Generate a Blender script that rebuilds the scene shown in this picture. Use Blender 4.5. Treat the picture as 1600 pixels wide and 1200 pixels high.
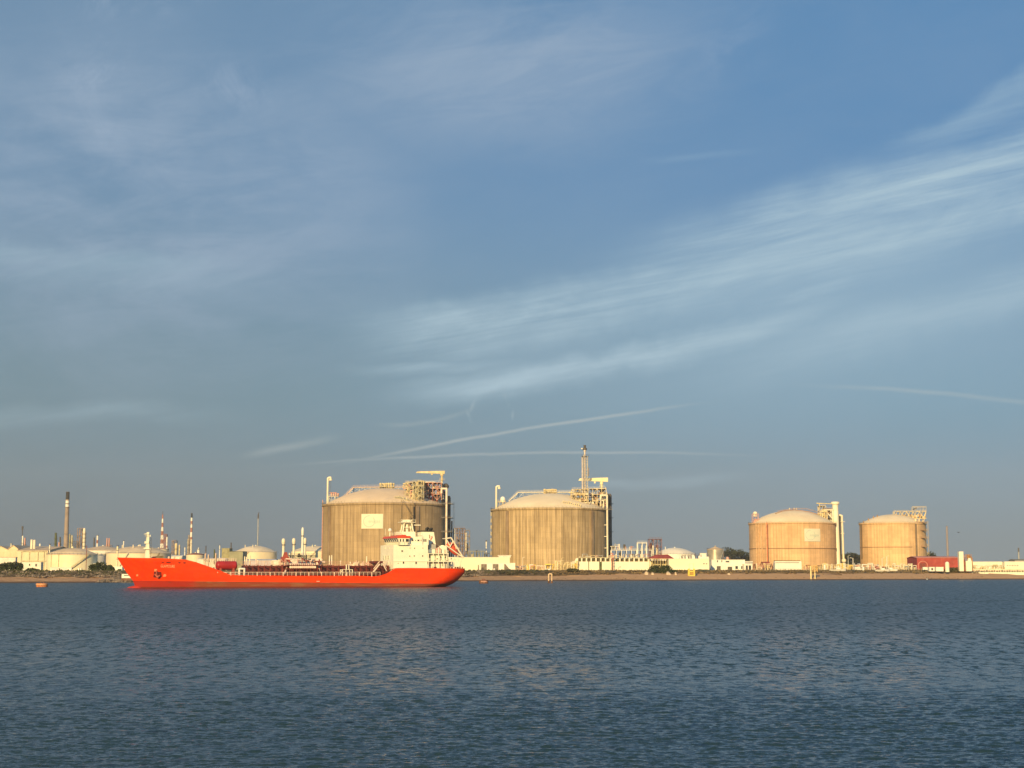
import bpy, math, random
import numpy as np
from mathutils import Vector, Matrix
R = math.radians
random.seed(7); rng = np.random.default_rng(11)
for o in list(bpy.data.objects): bpy.data.objects.remove(o)
scn = bpy.context.scene
col = scn.collection

# ------------------------------------------------------------------ camera
F = 2380.0; H = 6.8; TH = math.atan(287/F)
cam_d = bpy.data.cameras.new('camera'); cam = bpy.data.objects.new('camera', cam_d); col.objects.link(cam)
cam_d.sensor_width = 36; cam_d.lens = 36*F/1600; cam_d.clip_start = 0.5; cam_d.clip_end = 40000
cam.location = (0, 0, H); cam.rotation_euler = (R(90)+TH, 0, 0); scn.camera = cam
CT, ST = math.cos(TH), math.sin(TH)
def ray(px, py):
    u = (px-800)/F; v = (600-py)/F
    return Vector((u, CT-v*ST, ST+v*CT))
def gz(py, Y):
    d = ray(800, py); return H + Y*d.z/d.y
def gx(px, Y, z=8.0):
    t = math.tan(math.atan((z-H)/Y)-TH)          # v for this height
    return Y*((px-800)/F)/(CT-t*ST)

# ------------------------------------------------------------------ light
EXPO = 0.30
SUN_AZ = R(-16); SUN_EL = R(17)                  # from behind the camera, a little to its left
sd = bpy.data.lights.new('sun', 'SUN'); so = bpy.data.objects.new('sun', sd); col.objects.link(so)
sd.energy = 5.0; sd.angle = R(0.6); sd.color = (1.0, 0.70, 0.31)
tos = Vector((math.sin(SUN_AZ)*math.cos(SUN_EL), -math.cos(SUN_AZ)*math.cos(SUN_EL), math.sin(SUN_EL)))
so.rotation_euler = tos.to_track_quat('Z', 'Y').to_euler()
scn.view_settings.view_transform = 'Standard'; scn.view_settings.look = 'None'
scn.view_settings.exposure = EXPO; scn.view_settings.gamma = 1
scn.cycles.max_bounces = 5; scn.cycles.volume_bounces = 0

class NT:
    """small node-graph helper"""
    def __init__(s, nt): s.t = nt; nt.nodes.clear()
    def n(s, kind, **kw):
        nd = s.t.nodes.new(kind)
        for k, v in kw.items(): setattr(nd, k, v)
        return nd
    def put(s, sock, v):
        if isinstance(v, bpy.types.NodeSocket): s.t.links.new(v, sock)
        elif v is not None:
            if hasattr(sock.default_value, '__len__') and not hasattr(v, '__len__'): v = [v]*len(sock.default_value)
            if hasattr(sock.default_value, '__len__') and len(sock.default_value) == 4 and len(v) == 3: v = (*v, 1)
            sock.default_value = v
    def m(s, op, a, b=None, c=None, clamp=False):
        nd = s.n('ShaderNodeMath', operation=op, use_clamp=clamp)
        for i, v in enumerate((a, b, c)):
            if v is not None: s.put(nd.inputs[i], v)
        return nd.outputs[0]
    def mix(s, f, a, b, mode='MIX'):
        nd = s.n('ShaderNodeMix', data_type='RGBA', blend_type=mode, clamp_factor=True)
        s.put(nd.inputs[0], f); s.put(nd.inputs[6], a); s.put(nd.inputs[7], b)
        return nd.outputs[2]
    def noise(s, vec, scale, detail=4, rough=.55, dist=0, dim='3D'):
        nd = s.n('ShaderNodeTexNoise', noise_dimensions=dim)
        if vec is not None: s.put(nd.inputs['Vector'], vec)
        nd.inputs['Scale'].default_value = scale; nd.inputs['Detail'].default_value = detail
        nd.inputs['Roughness'].default_value = rough; nd.inputs['Distortion'].default_value = dist
        return nd.outputs['Fac']
    def comb(s, x, y, z):
        nd = s.n('ShaderNodeCombineXYZ')
        for i, v in enumerate((x, y, z)): s.put(nd.inputs[i], v)
        return nd.outputs[0]
    def sep(s, v):
        nd = s.n('ShaderNodeSeparateXYZ'); s.put(nd.inputs[0], v); return nd.outputs
    def ss(s, v, a, b, lo=0.0, hi=1.0):
        nd = s.n('ShaderNodeMapRange', interpolation_type='SMOOTHSTEP')
        s.put(nd.inputs[0], v)
        for i, q in enumerate((a, b, lo, hi)): s.put(nd.inputs[i+1], q)
        return nd.outputs[0]

def lin(r, g, b):
    f = lambda c: (c/255/12.92) if c/255 <= .04045 else ((c/255+.055)/1.055)**2.4
    return (f(r), f(g), f(b))

# ------------------------------------------------------------------ sky (world)
world = bpy.data.worlds.new('World'); scn.world = world; world.use_nodes = True
def build_sky():
    g = NT(world.node_tree)
    STR = 0.1
    k = lambda c: tuple(x/STR/2**EXPO for x in lin(*c))
    tc = g.n('ShaderNodeTexCoord').outputs['Generated']
    x, y, z = g.sep(tc)
    sky = g.n('ShaderNodeTexSky', sky_type='NISHITA', sun_disc=False)
    sky.sun_elevation = SUN_EL; sky.sun_rotation = math.atan2(tos.x, tos.y)
    sky.air_density = 1.0; sky.dust_density = 1.5; sky.ozone_density = 2.5
    hyp = g.m('SQRT', g.m('ADD', g.m('MULTIPLY', x, x), g.m('MULTIPLY', y, y)))
    E = g.m('DIVIDE', z, g.m('MAXIMUM', hyp, 1e-4))            # tangent of the elevation
    A = g.m('ARCTAN2', x, y)                                   # azimuth from straight ahead
    # air near the horizon: grey, paler to one side
    upper = g.mix(g.ss(A, -.34, .34), k((108, 142, 172)), k((82, 134, 180)))
    base = g.mix(0.86, sky.outputs[0], upper)
    mid = g.mix(g.ss(A, -.34, .30), k((114, 143, 157)), k((122, 161, 184)))
    base = g.mix(g.ss(E, .27, .09), base, mid)
    hz = g.mix(g.ss(A, -.34, .30), k((111, 121, 126)), k((131, 143, 148)))
    hf = g.m('POWER', g.ss(E, .125, -.01), 1.3)
    base = g.mix(hf, base, hz)
    # thin high cloud: streak coordinates along / across, in azimuth and elevation
    def layer(sx, sy, rot, scale, det, rough, dist, off):
        c, s_ = math.cos(rot), math.sin(rot)
        al = g.m('ADD', g.m('MULTIPLY', A, c*sx), g.m('MULTIPLY', E, s_*sx))
        ac = g.m('ADD', g.m('MULTIPLY', A, -s_*sy), g.m('MULTIPLY', E, c*sy))
        return g.noise(g.comb(al, ac, off), scale, det, rough, dist)
    blob = lambda a0, e0, ra, re, rot=0.0: g.ss(g.m('SQRT', g.m('ADD',
        g.m('POWER', g.m('ADD', g.m('MULTIPLY', g.m('SUBTRACT', A, a0), math.cos(rot)/ra), g.m('MULTIPLY', g.m('SUBTRACT', E, e0), math.sin(rot)/ra)), 2),
        g.m('POWER', g.m('ADD', g.m('MULTIPLY', g.m('SUBTRACT', A, a0), -math.sin(rot)/re), g.m('MULTIPLY', g.m('SUBTRACT', E, e0), math.cos(rot)/re)), 2))), 1.0, 0.0)
    AE = lambda p, q: (math.atan((p-800)/F), math.tan(TH+math.atan((600-q)/F)))
    pb = lambda p, q, rx, ry, rot=0.0: blob(*AE(p, q), rx/F, ry/F, rot)
    mx = lambda *v: v[0] if len(v) == 1 else g.m('MAXIMUM', v[0], mx(*v[1:]))
    veil_n = layer(1.0, 1.8, .10, 5.0, 10, .62, .5, 3.1)
    veil_f = layer(1.2, 4.5, .16, 9.0, 9, .65, .8, 7.7)
    reg = mx(pb(220, 330, 620, 430), g.m('MULTIPLY', pb(780, 90, 560, 260), .85), .12)
    vv = g.m('ADD', g.m('MULTIPLY', g.ss(veil_n, .32, .66), .8), g.m('MULTIPLY', g.ss(veil_f, .38, .66), .35))
    base = g.mix(g.m('MULTIPLY', g.m('MULTIPLY', vv, reg), .78), base, k((156, 176, 198)))
    tuft = g.m('MULTIPLY', g.ss(layer(1.0, 1.0, .5, 15.0, 9, .68, .9, 2.4), .44, .68), mx(pb(150, 175, 110, 150), pb(165, 25, 170, 60), g.m('MULTIPLY', pb(345, 150, 110, 70), .7), g.m('MULTIPLY', pb(1160, 70, 90, 110, -.5), .35)))
    base = g.mix(g.m('MULTIPLY', tuft, .55), base, k((166, 184, 206)))
    # long bands of cirrus: each follows its own slightly bent line
    fine = layer(1.0, 6.0, .20, 6.0, 12, .66, .55, 9.7)
    fine2 = layer(1.0, 20.0, .17, 9.0, 10, .66, .35, 4.4)
    fib = g.m('ADD', g.m('MULTIPLY', g.ss(fine, .32, .70), .62), g.m('MULTIPLY', g.ss(fine2, .34, .68), .34))
    slow = g.m('MULTIPLY', g.m('SUBTRACT', layer(1, 1, 0, 9.0, 5, .6, .3, 12.0), .5), .045)
    def band(pts, wu, wd, st, a0, a1, soft=.4, slo=1.0):
        P3 = [AE(*p) for p in pts]; cf = np.linalg.solve([[1, t[0], t[0]**2] for t in P3], [t[1] for t in P3])
        yy = g.m('ADD', g.m('ADD', float(cf[0]), g.m('MULTIPLY', A, float(cf[1]))), g.m('MULTIPLY', g.m('MULTIPLY', A, A), float(cf[2])))
        d = g.m('SUBTRACT', g.m('ADD', E, g.m('MULTIPLY', slow, slo)), yy)
        l0, l1 = AE(a0, 600)[0], AE(a1, 600)[0]; q = (l1-l0)*soft
        m = g.m('MULTIPLY', g.m('MULTIPLY', g.ss(d, wu/F, 0), g.ss(d, -wd/F, 0)), g.m('MULTIPLY', g.ss(A, l0, l0+q), g.ss(A, l1, l1-q)))
        return g.m('MULTIPLY', m, st)
    bands = mx(band([(560, 507), (960, 462), (1600, 345)], 60, 84, .84, 480, 2400, .16),
               band([(1000, 425), (1300, 345), (1600, 285)], 84, 116, .84, 880, 2300, .25),
               band([(1400, 260), (1520, 215), (1650, 150)], 34, 120, .34, 1320, 2400, .2),
               band([(640, 606), (900, 572), (1260, 495)], 34, 44, .85, 560, 1400, .3),
               band([(1180, 480), (1270, 462), (1350, 440)], 20, 26, .70, 1180, 1390, .4, .4),
               band([(1180, 560), (1400, 525), (1640, 470)], 60, 70, .55, 1000, 2400, .3),
               band([(560, 575), (680, 570), (800, 562)], 16, 18, .45, 500, 860, .4, .5),
               band([(0, 662), (150, 655), (340, 650)], 26, 26, .24, -400, 420, .3, .6),
               band([(0, 420), (150, 428), (350, 440)], 30, 60, .25, -500, 480, .3),
               band([(1000, 250), (1100, 247), (1200, 242)], 8, 10, .12, 980, 1240, .4, .3),
               band([(900, 762), (1050, 752), (1180, 745)], 12, 14, .30, 860, 1200, .4, .3))
    base = g.mix(g.m('MULTIPLY', bands, g.m('ADD', .26, fib), clamp=True), base, k((176, 202, 216)))
    haze_b = g.m('MULTIPLY', mx(pb(1350, 490, 700, 230, .15), g.m('MULTIPLY', pb(900, 560, 420, 90, .12), .6)), .50)
    base = g.mix(haze_b, base, k((158, 187, 206)))
    wisp = g.m('MULTIPLY', mx(pb(738, 634, 5, 16, -.4), pb(733, 652, 5, 18, .35), pb(790, 622, 5, 22, .35), pb(801, 648, 4, 14, -.1)), .38)
    base = g.mix(g.m('MULTIPLY', wisp, g.ss(layer(1, 1, 0, 60., 4, .6, .5, 3.0), .3, .6)), base, k((176, 194, 202)))
    # contrails: long thin curved lines of ice
    wob = g.m('MULTIPLY', g.m('SUBTRACT', layer(1, 1, 0, 26.0, 3, .5, 0, 2.0), .5), .0022)
    def trail(pts, w, st, a0, a1, soft=.35):
        (xa, ea), (xb, eb), (xc, ec) = [(math.atan((p-800)/F), math.tan(TH+math.atan((600-q)/F))) for p, q in pts]
        cf = np.linalg.solve([[1, t, t*t] for t in (xa, xb, xc)], [ea, eb, ec])
        yy = g.m('ADD', g.m('ADD', float(cf[0]), g.m('MULTIPLY', A, float(cf[1]))), g.m('MULTIPLY', g.m('MULTIPLY', A, A), float(cf[2])))
        d = g.m('ABSOLUTE', g.m('SUBTRACT', g.m('ADD', E, wob), yy))
        l0, l1 = math.atan((a0-800)/F), math.atan((a1-800)/F); q = (l1-l0)*soft
        rngm = g.m('MULTIPLY', g.ss(A, l0, l0+q), g.ss(A, l1, l1-q))
        brk = g.ss(layer(1, 4, 0, 14.0, 5, .6, 0, 7+w*900), .25, .6, .45, 1.0)
        return g.m('MULTIPLY', g.m('MULTIPLY', g.m('MULTIPLY', g.ss(d, w/F, 0), rngm), brk), st)
    tr = trail([(560, 720), (800, 674), (1090, 633)], 4.4, .55, 480, 1150)
    for t in (trail([(420, 731), (820, 708), (1180, 714)], 3.8, .42, 380, 1250),
              trail([(1270, 607), (1430, 620), (1600, 641)], 6, .30, 1200, 1900),
              trail([(590, 664), (700, 652), (745, 636)], 6, .18, 570, 760),
              trail([(380, 716), (450, 700), (530, 684)], 10, .30, 360, 545)):
        tr = g.m('MAXIMUM', tr, t)
    base = g.mix(tr, base, k((186, 196, 196)))
    bg = g.n('ShaderNodeBackground'); g.put(bg.inputs[0], base); bg.inputs[1].default_value = STR
    out = g.n('ShaderNodeOutputWorld'); g.t.links.new(bg.outputs[0], out.inputs[0])
build_sky()

# ------------------------------------------------------------------ materials
MATS = {}
def mat(name, c, rough=.6, var=.12, scale=.6, metal=0.0, streak=0.0, c2=None, spec=.4, bump=0.0, f2=.5):
    """painted / weathered surface: base colour with uneven patches and, if asked, vertical run marks"""
    if name in MATS: return MATS[name]
    m = bpy.data.materials.new(name); m.use_nodes = True; g = NT(m.node_tree)
    p = g.n('ShaderNodeTexCoord').outputs['Object']
    x, y, z = g.sep(p)
    n = g.noise(p, scale, 6, .6)
    dark = tuple(v*(1-var*2.2) for v in c); lite = tuple(min(1, v*(1+var)) for v in c)
    cc = g.mix(g.ss(n, .3, .7), dark, lite)
    if c2 is not None: cc = g.mix(g.m('MULTIPLY', g.ss(g.noise(p, scale*2.3, 7, .7), .5, .68), f2), cc, c2)
    if streak:
        s = g.noise(g.comb(g.m('MULTIPLY', x, 1.6), g.m('MULTIPLY', y, 1.6), g.m('MULTIPLY', z, .06)), 1.0, 5, .7)
        cc = g.mix(g.m('MULTIPLY', g.ss(s, .46, .74), streak), cc, tuple(v*.45 for v in c))
    b = g.n('ShaderNodeBsdfPrincipled'); g.put(b.inputs['Base Color'], cc)
    b.inputs['Roughness'].default_value = rough; b.inputs['Metallic'].default_value = metal
    b.inputs['Specular IOR Level'].default_value = spec
    if bump:
        bp = g.n('ShaderNodeBump'); bp.inputs['Strength'].default_value = bump; g.put(bp.inputs['Height'], n)
        g.put(b.inputs['Normal'], bp.outputs[0])
    o = g.n('ShaderNodeOutputMaterial'); g.t.links.new(b.outputs[0], o.inputs[0])
    MATS[name] = m; return m

cream = mat('cream_paint', (.80, .74, .58), .5, .05, .3, streak=.25)
white = mat('white_paint', (.82, .80, .72), .45, .04, .3, streak=.15)
offwh = mat('off_white_render', (.78, .75, .66), .7, .08, .25, streak=.25)
steel = mat('galvanised_steel', (.42, .43, .42), .45, .15, 1.0, metal=.3)
dsteel = mat('dark_steel', (.10, .09, .08), .6, .2, 1.0)
olive = mat('olive_cream_steel', (.52, .47, .30), .6, .18, .5)
ysteel = mat('yellow_cream_steel', (.70, .58, .33), .55, .12, .5)
pinkst = mat('pale_red_steel', (.62, .34, .27), .6, .15, .7)
redst = mat('dark_red_steel', (.22, .05, .04), .6, .2, .7)
red = mat('red_paint', (.55, .05, .03), .5, .1, .5)
dome_m = mat('sandy_dome', (.74, .58, .40), .75, .05, .06, c2=(.55, .47, .38), f2=.4)
dome3_m = mat('yellow_dome', (.82, .68, .46), .75, .05, .06)
brick = mat('chimney_concrete', (.34, .27, .22), .8, .12, .08, streak=.2)
soot = mat('soot_black', (.035, .035, .035), .8, .2, .4)
greyt = mat('grey_tank_paint', (.34, .36, .40), .6, .1, .2)
greent = mat('grey_green_paint', (.30, .30, .20), .7, .1, .2)
rust = mat('rusty_brown', (.20, .10, .06), .8, .25, .8)
yellow = mat('yellow_marker', (.80, .58, .10), .5, .1, .8)
redroof = mat('red_roof', (.36, .07, .05), .7, .15, .2)
redwall = mat('red_wall', (.38, .06, .05), .7, .12, .15, c2=(.5, .2, .15), f2=.4)
beige = mat('beige_roof', (.62, .47, .31), .8, .1, .1)
glass = mat('dark_window', (.03, .035, .04), .15, .1, 1)
logo_g = mat('pale_blue_print', (.40, .50, .44), .6, .02, .2)
green_m = mat('dull_green', (.10, .12, .05), .9, .2, .5)

def concrete(name, c, R0, dark, dirt):
    m = bpy.data.materials.new(name); m.use_nodes = True; g = NT(m.node_tree)
    p = g.n('ShaderNodeTexCoord').outputs['Object']; x, y, z = g.sep(p)
    u = g.m('MULTIPLY', g.m('ARCTAN2', x, g.m('MULTIPLY', y, -1)), R0)
    # vertical water marks
    s1 = g.noise(g.comb(g.m('MULTIPLY', u, .22), g.m('MULTIPLY', z, .012), 0), 1.0, 6, .72)
    s2 = g.noise(g.comb(g.m('MULTIPLY', u, .9), g.m('MULTIPLY', z, .03), 4), 1.0, 4, .7)
    top = g.ss(z, 8.0, 42.0, .35, 1.0)
    col_ = g.mix(g.ss(g.noise(g.comb(g.m('MULTIPLY', u, .05), g.m('MULTIPLY', z, .06), 8), 1.0, 5, .6), .35, .65), tuple(v*.88 for v in c), tuple(min(1, v*1.10) for v in c))
    col_ = g.mix(g.m('MULTIPLY', g.m('MULTIPLY', g.ss(s1, .47, .66), top), dirt), col_, dark)
    col_ = g.mix(g.m('MULTIPLY', g.ss(s2, .44, .64), dirt*.75), col_, dark)
    s3 = g.noise(g.comb(g.m('MULTIPLY', u, .55), g.m('MULTIPLY', z, .008), 9), 1.0, 3, .6)
    col_ = g.mix(g.m('MULTIPLY', g.ss(s3, .54, .66), .45*dirt), col_, tuple(min(1, v*1.25) for v in c))
    # pour lifts and shutter panels
    br = g.n('ShaderNodeTexBrick'); br.offset = .0; g.put(br.inputs['Vector'], g.comb(u, z, 0))
    br.inputs['Scale'].default_value = 1; br.inputs['Brick Width'].default_value = 4.2; br.inputs['Row Height'].default_value = 3.6
    br.inputs['Mortar Size'].default_value = .07; br.inputs['Color1'].default_value = (1, 1, 1, 1); br.inputs['Color2'].default_value = (.84, .84, .84, 1)
    br.inputs['Mortar'].default_value = (.70, .70, .70, 1)
    wn = g.n('ShaderNodeTexWhiteNoise', noise_dimensions='1D'); g.put(wn.inputs['W'], g.m('FLOOR', g.m('DIVIDE', u, 1.4)))
    wn2 = g.n('ShaderNodeTexWhiteNoise', noise_dimensions='1D'); g.put(wn2.inputs['W'], g.m('FLOOR', g.m('ADD', .5, g.m('DIVIDE', u, 4.2))))
    strip = g.m('ADD', g.m('MULTIPLY', wn.outputs[0], .20*(.4+dirt)), g.m('MULTIPLY', wn2.outputs[0], .14*(.4+dirt)))
    rib = g.m('MULTIPLY', g.m('LESS_THAN', g.m('FRACT', g.m('DIVIDE', u, 2.8)), .16), .20*(.3+dirt))
    sc = g.m('SUBTRACT', 1.06, g.m('ADD', strip, rib)); col_ = g.mix(1.0, col_, g.comb(sc, sc, sc), 'MULTIPLY')
    col_ = g.mix(.75, col_, br.outputs[0], 'MULTIPLY')
    b = g.n('ShaderNodeBsdfPrincipled'); g.put(b.inputs['Base Color'], col_); b.inputs['Roughness'].default_value = .9
    b.inputs['Specular IOR Level'].default_value = .15
    o = g.n('ShaderNodeOutputMaterial'); g.t.links.new(b.outputs[0], o.inputs[0]); return m

# ------------------------------------------------------------------ mesh helpers
class MB:
    def __init__(s): s.v = []; s.f = []; s.sm = []
    def add(s, vs, fs, smooth=False):
        n = len(s.v); s.v += [tuple(v) for v in vs]; s.f += [tuple(i+n for i in f) for f in fs]; s.sm += [smooth]*len(fs); return s
    def box(s, x0, x1, y0, y1, z0, z1):
        return s.add([(x0, y0, z0), (x1, y0, z0), (x1, y1, z0), (x0, y1, z0), (x0, y0, z1), (x1, y0, z1), (x1, y1, z1), (x0, y1, z1)],
                     [(0, 3, 2, 1), (4, 5, 6, 7), (0, 1, 5, 4), (1, 2, 6, 5), (2, 3, 7, 6), (3, 0, 4, 7)])
    def cyl(s, p0, p1, r, r2=None, n=10, cap=True):
        p0, p1 = Vector(p0), Vector(p1); r2 = r if r2 is None else r2
        d = (p1-p0)
        if d.length < 1e-6: return s
        d.normalize(); a = d.orthogonal().normalized(); b = d.cross(a)
        vs = []
        for p, q in ((p0, r), (p1, r2)):
            for i in range(n):
                t = 2*math.pi*i/n; vs.append(p+a*(q*math.cos(t))+b*(q*math.sin(t)))
        fs = [(i, (i+1) % n, n+(i+1) % n, n+i) for i in range(n)]
        s.add(vs, fs, n > 6)
        if cap: s.add(vs, [tuple(range(n-1, -1, -1)), tuple(range(n, 2*n))])
        return s
    def tube(s, pts, r, n=8):
        for a, b in zip(pts[:-1], pts[1:]): s.cyl(a, b, r, n=n)
        for a in pts[1:-1]: s.ball(a, r*1.02, 8, 5)
        return s
    def ball(s, c, r, n=14, m=8, sz=1.0, zmin=-1.0):
        prof = []
        for j in range(m+1):
            t = -math.pi/2+math.pi*j/m
            if math.sin(t) >= zmin-1e-6: prof.append((r*math.cos(t), r*sz*math.sin(t)))
        return s.lathe(prof, n, c)
    def lathe(s, prof, n=48, c=(0, 0, 0), a0=0, a1=2*math.pi):
        full = abs(a1-a0-2*math.pi) < 1e-6; k = n if full else n+1; vs = []
        for (r, z) in prof:
            for i in range(k):
                t = a0+(a1-a0)*i/n; vs.append((c[0]+r*math.sin(t), c[1]-r*math.cos(t), c[2]+z))
        fs = []
        for j in range(len(prof)-1):
            for i in range(n):
                i2 = (i+1) % k; fs.append((j*k+i, j*k+i2, (j+1)*k+i2, (j+1)*k+i))
        return s.add(vs, fs, True)
    def prism(s, poly, y0, y1):
        """polygon in x,z extruded along y"""
        n = len(poly); vs = [(x, y0, z) for x, z in poly]+[(x, y1, z) for x, z in poly]
        fs = [tuple(range(n)), tuple(range(2*n-1, n-1, -1))]+[(i, n+i, n+(i+1) % n, (i+1) % n) for i in range(n)]
        return s.add(vs, fs)
    def rail(s, pts, h=1.1, r=.05, step=2.0, mid=True):
        for a, b in zip(pts[:-1], pts[1:]):
            a, b = Vector(a), Vector(b); L = (b-a).length; k = max(1, int(L/step))
            up = Vector((0, 0, h))
            s.cyl(a+up, b+up, r, n=4, cap=False)
            if mid: s.cyl(a+up*.5, b+up*.5, r*.8, n=4, cap=False)
            for i in range(k+1):
                q = a+(b-a)*i/k; s.cyl(q, q+up, r, n=4, cap=False)
        return s
    def frame(s, x0, x1, y0, y1, z0, z1, nx=2, nz=2, r=.2, diag=True, ny=1):
        """open steel structure: posts, beams, floors' edge beams, diagonals"""
        xs = [x0+(x1-x0)*i/nx for i in range(nx+1)]; ys = [y0+(y1-y0)*i/ny for i in range(ny+1)]; zs = [z0+(z1-z0)*i/nz for i in range(nz+1)]
        for x in xs:
            for y in ys: s.cyl((x, y, z0), (x, y, z1), r, n=4)
        for z in zs[1:]:
            for y in ys: s.cyl((x0-r, y, z), (x1+r, y, z), r*.9, n=4)
            for x in xs: s.cyl((x, y0, z), (x, y1, z), r*.9, n=4)
        if diag:
            for j in range(nz):
                for i in range(nx):
                    a, b = (i, i+1) if (i+j) % 2 else (i+1, i)
                    for y in ys: s.cyl((xs[a], y, zs[j]), (xs[b], y, zs[j+1]), r*.6, n=4)
        return s
    def build(s, name, material, parent=None, **kw):
        me = bpy.data.meshes.new(name); me.from_pydata(s.v, [], s.f); me.validate(clean_customdata=False)
        if len(me.polygons) == len(s.sm): me.polygons.foreach_set('use_smooth', s.sm)
        me.materials.append(material); me.update()
        o = bpy.data.objects.new(name, me); col.objects.link(o)
        if parent is not None: o.parent = parent
        for k_, v_ in kw.items(): o[k_] = v_
        return o
def big_mesh(name, V, Fq, material, smooth=True, parent=None, **kw):
    me = bpy.data.meshes.new(name); k = Fq.shape[1]
    me.vertices.add(len(V)); me.vertices.foreach_set('co', V.astype(np.float32).ravel())
    me.loops.add(Fq.size); me.loops.foreach_set('vertex_index', Fq.astype(np.int32).ravel())
    me.polygons.add(len(Fq)); me.polygons.foreach_set('loop_start', np.arange(0, Fq.size, k, dtype=np.int32))
    me.polygons.foreach_set('use_smooth', np.full(len(Fq), smooth)); me.update(calc_edges=True)
    me.materials.append(material); o = bpy.data.objects.new(name, me); col.objects.link(o)
    if parent is not None: o.parent = parent
    for a, b in kw.items(): o[a] = b
    return o
def thing(name, label, cat, loc=(0, 0, 0), rz=0, group=None):
    o = bpy.data.objects.new(name, None); col.objects.link(o); o.location = loc; o.rotation_euler = (0, 0, rz)
    o['label'] = label; o['category'] = cat; o['kind'] = 'thing'
    if group: o['group'] = group
    return o
def tag(o, label, cat, group=None):
    o['kind'] = 'thing'; o['label'] = label; o['category'] = cat
    if group: o['group'] = group
    return o
def copy_tree(o, parent=None):
    c = o.copy(); col.objects.link(c); c.parent = parent
    for ch in [q for q in list(bpy.data.objects) if q.parent == o]: copy_tree(ch, c)
    return c
def text_on(body, size, parent, name, material, place, bend=None, depth=.02):
    """lettering as a mesh; place is a 4x4 matrix in the parent's space"""
    cu = bpy.data.curves.new('lettering', 'FONT'); cu.body = body; cu.size = size; cu.align_x = 'CENTER'; cu.align_y = 'CENTER'; cu.extrude = depth
    cu.resolution_u = 4
    t = bpy.data.objects.new('lettering', cu); col.objects.link(t); bpy.context.view_layer.update()
    me = bpy.data.meshes.new_from_object(t); bpy.data.objects.remove(t)
    me.transform(place)
    if bend:
        for v in me.vertices: v.co = bend(v.co)
    me.materials.clear(); me.materials.append(material)
    o = bpy.data.objects.new(name, me); col.objects.link(o); o.parent = parent; return o

GZ = 5.0                                          # level of the works above the water
# ------------------------------------------------------------------ water
def water_material():
    m = bpy.data.materials.new('river_water'); m.use_nodes = True; g = NT(m.node_tree)
    p = g.n('ShaderNodeTexCoord').outputs['Object']; x, y, z = g.sep(p)
    b = g.n('ShaderNodeBsdfPrincipled')
    g.put(b.inputs['Base Color'], (.016, .036, .047))
    b.inputs['IOR'].default_value = 1.333
    # small chop: facet slopes taken straight from noise so that they hold at any distance
    def slopes(vec, sc, det):
        nd = g.n('ShaderNodeTexNoise'); g.put(nd.inputs['Vector'], vec); nd.inputs['Scale'].default_value = sc; nd.inputs['Detail'].default_value = det; nd.inputs['Roughness'].default_value = .6
        return g.sep(nd.outputs['Color'])
    f = slopes(g.comb(x, g.m('MULTIPLY', y, 1.5), 0), 5.5, 3)
    c = slopes(g.comb(x, g.m('MULTIPLY', y, 1.8), 3), 1.1, 3)
    h = slopes(g.comb(g.m('MULTIPLY', x, 1.7), g.m('MULTIPLY', y, .55), 7), 1.0, 2); far = g.ss(y, 50, 150)
    wide = g.noise(g.comb(g.m('MULTIPLY', x, .006), g.m('MULTIPLY', y, .022), 1), 1.0, 6, .62)
    gust = g.ss(wide, .32, .68, .70, 1.15)
    # the steeper ripples of an old wake crossing the river
    wv = g.m('ADD', g.m('MULTIPLY', g.m('SUBTRACT', g.noise(g.comb(g.m('MULTIPLY', x, .05), g.m('MULTIPLY', y, .05), 6), 1.0, 3, .5), .5), 14.0), g.m('ADD', 222.0, g.m('MULTIPLY', x, .95)))
    wake = g.ss(g.m('ABSOLUTE', g.m('SUBTRACT', y, wv)), 5.0, 0.0)
    near = g.ss(y, 45, 130, .55, 1.0)
    calm = g.ss(y, 480, 760, 1.0, .85)
    k = g.m('MULTIPLY', g.m('MULTIPLY', gust, calm), g.m('ADD', 1.0, g.m('MULTIPLY', wake, .9)))
    sx = g.m('MULTIPLY', g.m('ADD', g.m('MULTIPLY', g.m('SUBTRACT', f[0], .5), .9), g.m('MULTIPLY', g.m('MULTIPLY', g.m('SUBTRACT', c[0], .5), near), 1.0)), k)
    sy = g.m('MULTIPLY', g.m('ADD', g.m('MULTIPLY', g.m('SUBTRACT', f[1], .5), 1.2), g.m('ADD', g.m('MULTIPLY', g.m('MULTIPLY', g.m('SUBTRACT', c[1], .5), near), 2.1), g.m('MULTIPLY', g.m('MULTIPLY', g.m('SUBTRACT', h[1], .5), far), 2.9))), k)
    sy = g.m('SUBTRACT', sy, g.m('MULTIPLY', wake, .10))
    g.put(b.inputs['Roughness'], g.m('ADD', g.ss(y, 45, 230, .14, .34), g.m('MULTIPLY', g.m('SUBTRACT', wide, .5), -.10)))
    ge = g.n('ShaderNodeNewGeometry').outputs['Normal']
    ad = g.n('ShaderNodeVectorMath', operation='ADD'); g.put(ad.inputs[0], ge); g.put(ad.inputs[1], g.comb(sx, sy, 0))
    no = g.n('ShaderNodeVectorMath', operation='NORMALIZE'); g.put(no.inputs[0], ad.outputs[0]); g.put(b.inputs['Normal'], no.outputs[0])
    o = g.n('ShaderNodeOutputMaterial'); g.t.links.new(b.outputs[0], o.inputs[0]); return m
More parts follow.
